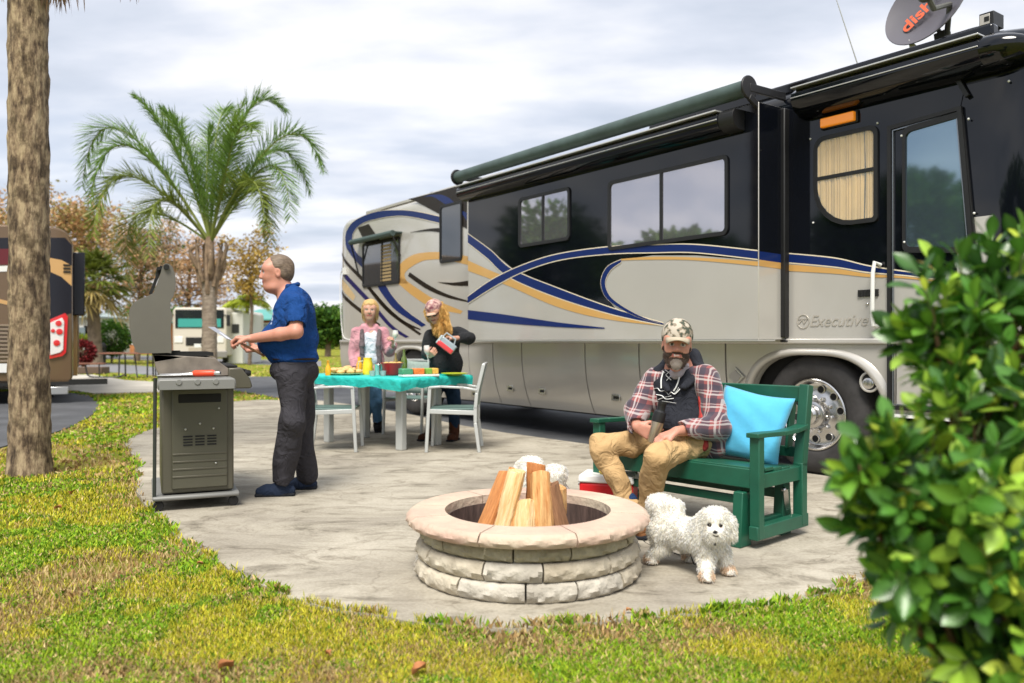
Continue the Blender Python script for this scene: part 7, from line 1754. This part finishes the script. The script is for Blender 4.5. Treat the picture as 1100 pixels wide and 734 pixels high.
def round_shrub(name, label, px, Y, r, zc_, cols, n, sz_, seed, stem=True):
    r_ = np.random.RandomState(seed); p = gp(px, Y); o = thing(name, label, 'shrub', p)
    v = r_.normal(size=(n, 3)); v /= np.linalg.norm(v, axis=1)[:, None]; v *= r*(r_.uniform(.55, 1.02, (n, 1)))*(1+.08*np.sin(v[:, :1]*7)*np.sin(v[:, 2:]*6)); v[:, 2] += zc_; v = v[v[:, 2] > .02]
    np.random.seed(seed); leaf_cloud('foliage', v, M_fol, o, sz_, cols, .35, 1.5)
    if stem: b = MB(); b.tube([(0, 0, 0), (0, 0, zc_)], .06, 6); b.tube([(0, 0, .1), (r*.3, 0, zc_)], .04, 6); b.build('trunk', M_trunkb, o)
    return o
round_shrub('clipped_shrub', 'round clipped dark green shrub behind the picnic table', 120, 44, .92, 1.35, GRN, 5200, .13, 31)
round_shrub('red_shrub', 'dark red shrub against the side of the left motorhome', 89, 30, .42, .75, [(.20, .015, .02), (.10, .02, .02), (.25, .04, .04)], 2200, .10, 32)
round_shrub('yellow_shrub', 'yellow green shrub left of the fan palm trunk', 92, 50, .8, .8, [(.26, .30, .03), (.18, .26, .03)], 2500, .14, 33)
# trees standing left of the picture, mirrored in the motorhome
for i_, (x_, y_, h_, lb_) in enumerate(((-24, 3, 7.5, 'oak tree left of the view, mirrored low in the motorhome side'), (-27, 11, 6.0, 'lower oak tree left of the view, beside the taller one'), (-21, -7, 9.0, 'tall oak tree behind and left of the camera'), (-34, 19, 8.5, 'far oak tree outside the left edge'))):
    r_ = np.random.RandomState(60+i_); o = thing('oak_tree', lb_, 'tree', (x_, y_, -.035)); n = 5000; v = r_.normal(size=(n, 3)); v /= np.linalg.norm(v, axis=1)[:, None]; v *= r_.uniform(.4, 1, (n, 1))*(1+.2*np.sin(v[:, :1]*5+i_)*np.sin(v[:, 2:]*6)); v = v*[3.2, 3.2, h_*.36]+[0, 0, h_*.62]
    np.random.seed(60+i_); leaf_cloud('crown', v, M_fol, o, .5, GRN, .35, 1.5); b = MB(); b.tube([(0, 0, 0), (.1, 0, h_*.35), (0, .1, h_*.7)], [.3, .22, .1], 8); b.tube([(.1, 0, h_*.3), (1.4, .4, h_*.65)], [.16, .06], 6); b.tube([(.1, 0, h_*.33), (-1.3, -.5, h_*.7)], [.16, .06], 6); b.build('trunk', M_trunkb, o)
# distant woods belt
r_ = np.random.RandomState(40); n = 26000; xx = r_.uniform(-150, 40, n); yy = r_.uniform(118, 132, n); hgt = 3.2+2.2*val_noise(xx, yy*0, .12, 9)+1.2*val_noise(xx, yy*0, .5, 10); zz_ = hgt*r_.uniform(0, 1, n)**.7
np.random.seed(4); o = leaf_cloud('distant_woods', np.stack([xx, yy, zz_], 1), M_fol, None, 1.0, GRN+[(.20, .15, .05)], .3, 1.4); tag(o, 'low belt of distant woods along the horizon', 'woods', kind='stuff')

# ================================================================= second motorhome, left
R2 = thing('motorhome', 'brown gold and black motorhome at the left edge, partly behind the big palm trunk', 'motorhome', ((78-CX)/F_*15.2, 15.2, 0), math.radians(27.5))
# local: x to the right edge = 0, face spans x<0, body extends +y
M_br = mat('brown coach paint', (.16, .10, .055), .25, metal=.3, coat=.5); M_tan = mat('tan coach paint', (.55, .32, .12), .3, coat=.4)
M_bk2 = mat('black coach paint', (.012, .012, .018), .12, spec=.4); M_lampw = mat('clear lamp lens', (.75, .72, .70), .15, coat=1); M_lampr = mat('red lamp lens', (.65, .015, .02), .2, coat=1)
b = MB(); pr_ = [(-2.5, .35), (-.06, .35), (0, .45), (0, 2.95), (-.10, 3.15), (-.25, 3.22), (-2.25, 3.22), (-2.5, 3.0)]
b.prism(pr_, lambda a, c, t: (a, t, c), 0, 9.0); b.build('body', M_br, R2, bevel=.03)
sc_ = 15.2/F_
R2o = Vector(((78-CX)/F_*15.2, 15.2, 0)); R2x = Vector((math.cos(math.radians(27.5)), math.sin(math.radians(27.5)), 0)); R2y = Vector((-R2x.y, R2x.x, 0))
def L2(px, py):
    D = Vector(((px-CX)/F_, 1, (HY-py)/F_)); c = Vector((0, 0, CH))-R2o; t = -c.dot(R2y)/D.dot(R2y); return (c.dot(R2x)+D.dot(R2x)*t, CH+D.z*t)
def poly2(name, pts, m, lay, dep=.0):
    b = MB(); q_ = [L2(*p) for p in pts]; b.prism(q_, lambda a, c, t: (a, t, c), -.004*lay-dep, -.0005-.004*(lay-1)); return b.build(name, m, R2)
poly2('upper_panel', [(-45, 300), (-45, 256), (70, 256), (77, 264), (77, 286), (66, 280), (50, 277), (20, 275)], M_bk2, 1)
poly2('tan_band', [(50, 277), (66, 280), (77, 286), (77, 308), (66, 298), (50, 291), (20, 290), (20, 277)], M_tan, 1)
poly2('black_panel', [(50, 291), (66, 298), (77, 308), (77, 337), (52, 344), (46, 330), (20, 330), (20, 291)], M_bk2, 1)
poly2('red_panel', [(-40, 268), (12, 268), (12, 285), (-40, 285)], mat('dark red panel', (.12, .01, .015), .2), 2)
poly2('white_band', [(-40, 288), (12, 286), (12, 292), (-40, 294)], M_white, 2)
poly2('tan_stripe', [(-40, 312), (12, 325), (12, 329), (-40, 318)], M_tan, 2)
t_ = poly2('tail_lamp', [(51, 345), (70, 337), (73, 341), (71, 379), (67, 383), (53, 386)], M_lampr, 2, .03)
def sub2(name, pts, m, dep):
    b = MB(); q_ = [L2(*p) for p in pts]; b.prism(q_, lambda a, c, t: (a, t, c), -.008-dep-.02, -.008-dep+.0); o = b.build(name, m, t_, bevel=.004)
sub2('clear_lens', [(53, 348), (67, 342), (69, 346), (68, 376), (65, 379), (54, 382)], M_lampw, .03)
for c, r_ in (((63, 348), 3), ((64, 357), 3.2), ((61, 369), 3.2), ((57, 356), 2)):
    a, z = L2(*c); b = MB(); b.lathe([(0, -.075), (r_*sc_, -.072), (r_*sc_*1.05, -.05)], c=(a, 0, z), n=14, axis='Y'); b.build('red_lens', M_lampr, t_, smooth=True)
b = MB()
for i in range(10): a0, z = L2(-20, 350+i*4.3); b.box((a0+.0, -.02, z), (.95, .03, .035))
b.build('grille', mat('taupe louvre', (.26, .20, .14), .4), R2, bevel=.005)
b = MB(); a, z = L2(5, 396); b.box((a, -.03, z), (.3, .02, .16), m=M_white); b.build('licence_plate', None, R2)
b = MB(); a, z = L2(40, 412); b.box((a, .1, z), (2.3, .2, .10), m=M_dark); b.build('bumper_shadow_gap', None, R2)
b = MB(); a, z = L2(62, 420); b.box((a, .05, z), (.34, .3, .14)); b.build('step', mat('brushed step', (.5, .5, .5), .3, metal=.7), R2, bevel=.01)
b = MB(); b.lathe([(.3, -.14), (.48, -.14), (.5, -.1), (.5, .1), (.3, .12)], c=(-.45, 1.6, .5), n=24, axis='X'); b.build('tyre', M_tyre, R2, smooth=True)
b = MB(); b.lathe([(.3, -.14), (.48, -.14), (.5, -.1), (.5, .1), (.3, .12)], c=(-2.2, 1.6, .5), n=24, axis='X'); b.build('tyre', M_tyre, R2, smooth=True)
b = MB()
for k in range(3): a, z = L2(72, 285.5+k*3.6); b.box((a, -.012, z), (.12, .02, .03))
b.build('vent_louvres', M_dark, R2)
b = MB(); a, z = L2(82, 310); b.box((.10, .6, z+.1), (.2, .5, 1.2)); b.build('side_mirror', M_bk2, R2, bevel=.02)
b = MB(); b.box((.03, 2.2, 1.4), (.08, 2.6, 1.9), m=M_tan); b.box((.08, 2.2, 1.2), (.02, 1.6, 1.2), m=M_br); b.build('slide_out', None, R2, bevel=.01)

# ================================================================= third motorhome (front seen)
p_ = gp(214, 40); R3 = thing('motorhome', 'small white motorhome facing the camera far behind the grill', 'motorhome', p_, .06)
s3 = 40/F_
def L3(px, py): return ((px-214)*s3, CH+(HY-py)*s3+.035)
M_wc = mat('white coach paint', (.58, .53, .46), .4)
b = MB(); xa_, z1_ = L3(186, 331); xb_, _ = L3(243, 331)
b.prism([(xa_, .45), (xb_, .45), (xb_, z1_-.15), (xb_-.12, z1_), (xa_+.12, z1_), (xa_, z1_-.15)], lambda a, c, t: (a, t, c), 0, 7.5); b.build('body', M_wc, R3, bevel=.06)
def quad3(name, x0, y0, x1, y1, m, lay, par=R3, bev=.0):
    a, z1 = L3(x0, y0); c, z0 = L3(x1, y1); b = MB(); b.box(((a+c)/2, -.01*lay, (z0+z1)/2), (c-a, .02*lay, z1-z0)); return b.build(name, m, par, bevel=bev)
quad3('windshield', 189, 333.5, 240, 353, M_glass_k, 1.5); quad3('sunshade', 192, 343, 237, 352, mat('teal sunshade', (.04, .30, .27), .5), 1.7)
quad3('grille', 200, 363, 226, 372, M_dark, 1.5, bev=.02); quad3('lower_grille', 203, 374, 222, 380, mat('tan lower panel', (.42, .36, .28), .5), 1.5); quad3('licence_plate', 209, 370, 216, 374, M_white, 2)
for x in (188, 231): quad3('headlight', x, 362, x+9, 369, M_lampw, 1.7, bev=.02)
quad3('bumper', 185, 378, 244, 385, mat('grey bumper', (.20, .19, .18), .5), 4, bev=.03)
for x in (181, 246):
    a, z = L3(x, 345); b = MB(); b.box((a, -.2, z), (.16, .12, .55)); b.bar((a, -.15, z+.2), (a+(.3 if x < 200 else -.3), 0, z+.3), .04, .04); b.build('mirror', M_rubber, R3, bevel=.02)
for x in (-1.0, 1.0): b = MB(); b.lathe([(.2, -.13), (.40, -.13), (.42, 0), (.40, .13), (.2, .13)], c=(x, 1.2, .42), n=20, axis='X'); b.build('tyre', M_tyre, R3, smooth=True)
p_ = gp(252, 41); b = MB(); b.prism([(-.42, .02), (.42, .02), (.42, 2.6), (-.42, 2.6)], lambda a, c, t: (a, t, c), 0, 3.0); o = b.build('camper_trailer', mat('pale trailer', (.62, .62, .58), .5), bevel=.05, loc=p_); 
b = MB(); b.box((-.02, -.01, 1.8), (.5, .03, .45)); b.build('window', M_glass_k, o); tag(o, 'pale camper trailer end showing right of the white motorhome', 'trailer')

# ================================================================= houses
def house(label, px0, px1, Y, eave_py, ridge_py, base_py, wall_m, roof_m, wins, posts=()):
    s_ = Y/F_; xm = (px0+px1)/2; p = gp(xm, Y); h = thing('house', label, 'house', p, 0)
    hw_ = (px1-px0)/2*s_; ze = CH+(HY-eave_py)*s_; zr = CH+(HY-ridge_py)*s_
    b = MB(); b.box((0, 3, ze/2), (2*hw_-.6, 6, ze)); w_ = b.build('wall', wall_m, h)
    b = MB(); b.add([(-hw_, -.5, ze), (hw_, -.5, ze), (hw_, 6.5, ze), (-hw_, 6.5, ze), (-hw_+2, 3, zr), (hw_-2, 3, zr), (-hw_, -.5, ze-.12), (hw_, -.5, ze-.12), (hw_, 6.5, ze-.12), (-hw_, 6.5, ze-.12)], [(0, 1, 5, 4), (1, 2, 5), (2, 3, 4, 5), (3, 0, 4), (0, 6, 7, 1), (1, 7, 8, 2), (2, 8, 9, 3), (3, 9, 6, 0), (6, 9, 8, 7)]); b.build('roof', roof_m, h)
    for wx, ww, z0, z1 in wins:
        x = (wx-xm)*s_; b = MB(); b.box((x, -.03, (z0+z1)/2), (ww+.25, .06, z1-z0+.25)); f_ = b.build('window', M_white, h); b = MB(); b.box((x, -.08, (z0+z1)/2), (ww, .04, z1-z0)); b.build('pane', mat('house window', (.16, .20, .22), .2), f_)
    for wx in posts:
        x = (wx-xm)*s_; b = MB(); b.box((x, -.4, ze/2), (.25, .25, ze)); b.build('porch_post', M_white, h)
    return h
M_teal_r = mat('teal metal roof', (.10, .36, .32), .4, metal=.2); M_brick = mat('red brick', (.36, .10, .06), .9, var=.3, scale=3); M_oran = mat('orange brick', (.50, .20, .08), .9, var=.2, scale=2)
house('brick house with teal metal roof just left of the cook\'s chest', 246, 304, 78, 343, 331, 368, M_brick, M_teal_r, [(258, 1.0, 1.2, 2.7), (272, 1.6, 1.0, 2.8), (290, 1.2, .6, 2.8)], (266, 280, 298))
house('orange brick house with teal roof left of the grill lid', 128, 186, 75, 346, 338, 368, M_oran, M_teal_r, [(140, 1.2, 1.0, 2.2), (158, 1.2, 1.0, 2.2)])
house('white building with grey roof between the left motorhome and the fan palm', 62, 106, 66, 340, 333, 368, mat('white siding', (.62, .60, .55), .8), mat('grey roof', (.30, .36, .36), .7), [(86, 1.6, .9, 2.3), (98, .9, .9, 2.3)])
# parked white car near house
def small_car(label, px, Y, m, rz):
    c = thing('parked_car', label, 'car', (gp(px, Y)[0], Y, 0), rz)
    b = MB(); pf = [(-2.1, .3), (2.1, .3), (2.15, .7), (1.9, .88), (1.1, .98), (.55, 1.42), (-1.0, 1.45), (-1.7, 1.0), (-2.1, .9)]; b.prism(pf, lambda a, c_, t: (a, t, c_), -.85, .85); b.build('body', m, c, bevel=.08)
    b = MB(); b.prism([(1.0, .98), (.52, 1.36), (-.95, 1.38), (-1.5, 1.0)], lambda a, c_, t: (a, t, c_), -.87, .87); b.build('windows', M_glass_k, c)
    for x in (-1.3, 1.3):
        for y in (-.85, .85): b = MB(); b.lathe([(0, -.1), (.3, -.1), (.32, 0), (.3, .1), (0, .1)], c=(x, y, .32), n=18, axis='Y'); b.build('wheel', M_rubber, c, smooth=True)
small_car('small white car parked in front of the teal roofed brick house', 276, 66, mat('white car paint', (.7, .7, .7), .3, coat=.6), .1)
# utility pole
p_ = gp(271, 60); b = MB(); b.tube([(0, 0, 0), (0, 0, 7.0)], [.14, .10], 8); tag(b.build('utility_pole', mat('pale pole', (.45, .42, .36), .8), loc=p_), 'slim pale pole rising left of the cook\'s face', 'pole')
# bin
p_ = gp(107, 43); t = thing('rubbish_bin', 'dark round bin beside the clipped shrub', 'bin', p_); b = MB(); b.lathe([(0, .02), (.30, .02), (.33, .85), (.34, .88), (.30, .90), (0, .90)], n=18); b.build('body', mat('dark bin', (.035, .035, .04), .6), t, smooth=True, angle=.6); b = MB(); b.lathe([(.35, .88), (.33, 1.0), (.18, 1.10), (0, 1.12)], n=18); b.build('lid', MATS['dark bin'], t, smooth=True)
# picnic table
M_pic = mat('red brown planks', (.26, .11, .07), .7, var=.25, scale=6); M_pf = mat('dark steel frame', (.03, .03, .035), .5)
px_, py_, _ = gp(142, 26.0); pt = thing('picnic_table', 'brown picnic table with dark tube frame on the pale concrete pad', 'picnic table', (px_, py_, -.01), .12)
b = MB(); 
for i in range(4): b.box((0, -.30+i*.2, .76), (1.75, .18, .04))
b.build('tabletop', M_pic, pt)
b = MB()
for x in (-.3, .55): b.tube([(x, -.3, 0.0), (x, -.25, .74)], .025, 6); b.tube([(x, .3, 0.0), (x, .25, .74)], .025, 6)
b.tube([(.25, -.3, 0), (.1, 0, .5), (.0, .2, .74)], .02, 6); b.build('legs', M_pf, pt)
pb = MB(); pb.box((-1.0, -.55, .45), (.75, .28, .04)); pb.build('bench_seat', M_pic, pt); b = MB(); b.tube(catmull([(-1.2, -.55, .43), (-1.15, -.5, .1), (-.9, -.5, .03), (-.3, -.45, .03), (-.1, -.3, .1)], 4), .025, 6); b.tube([(-.8, -.5, .03), (-.8, -.55, .43)], .02, 6); b.build('bench_frame', M_pf, pt, smooth=True)
pb = MB(); pb.box((.78, .55, .45), (.85, .28, .04)); pb.build('bench_seat', M_pic, pt); b = MB(); b.tube([(.55, .55, 0), (.55, .55, .43)], .022, 6); b.tube([(1.05, .55, 0), (1.05, .55, .43)], .022, 6); b.build('bench_frame', M_pf, pt)
p_ = gp(99, 29); b = MB(); ring_ = [(-.42, -.3), (.42, -.3), (.42, .3), (-.42, .3)]; 
for (a, c), (d, e) in zip(ring_, ring_[1:]+ring_[:1]): b.bar((a, c, .14), (d, e, .14), .12, .24)
tag(b.build('fire_ring', mat('rusty block', (.12, .08, .06), .9), bevel=.02, loc=p_), 'low dark square fire ring left of the picnic table', 'fire ring')
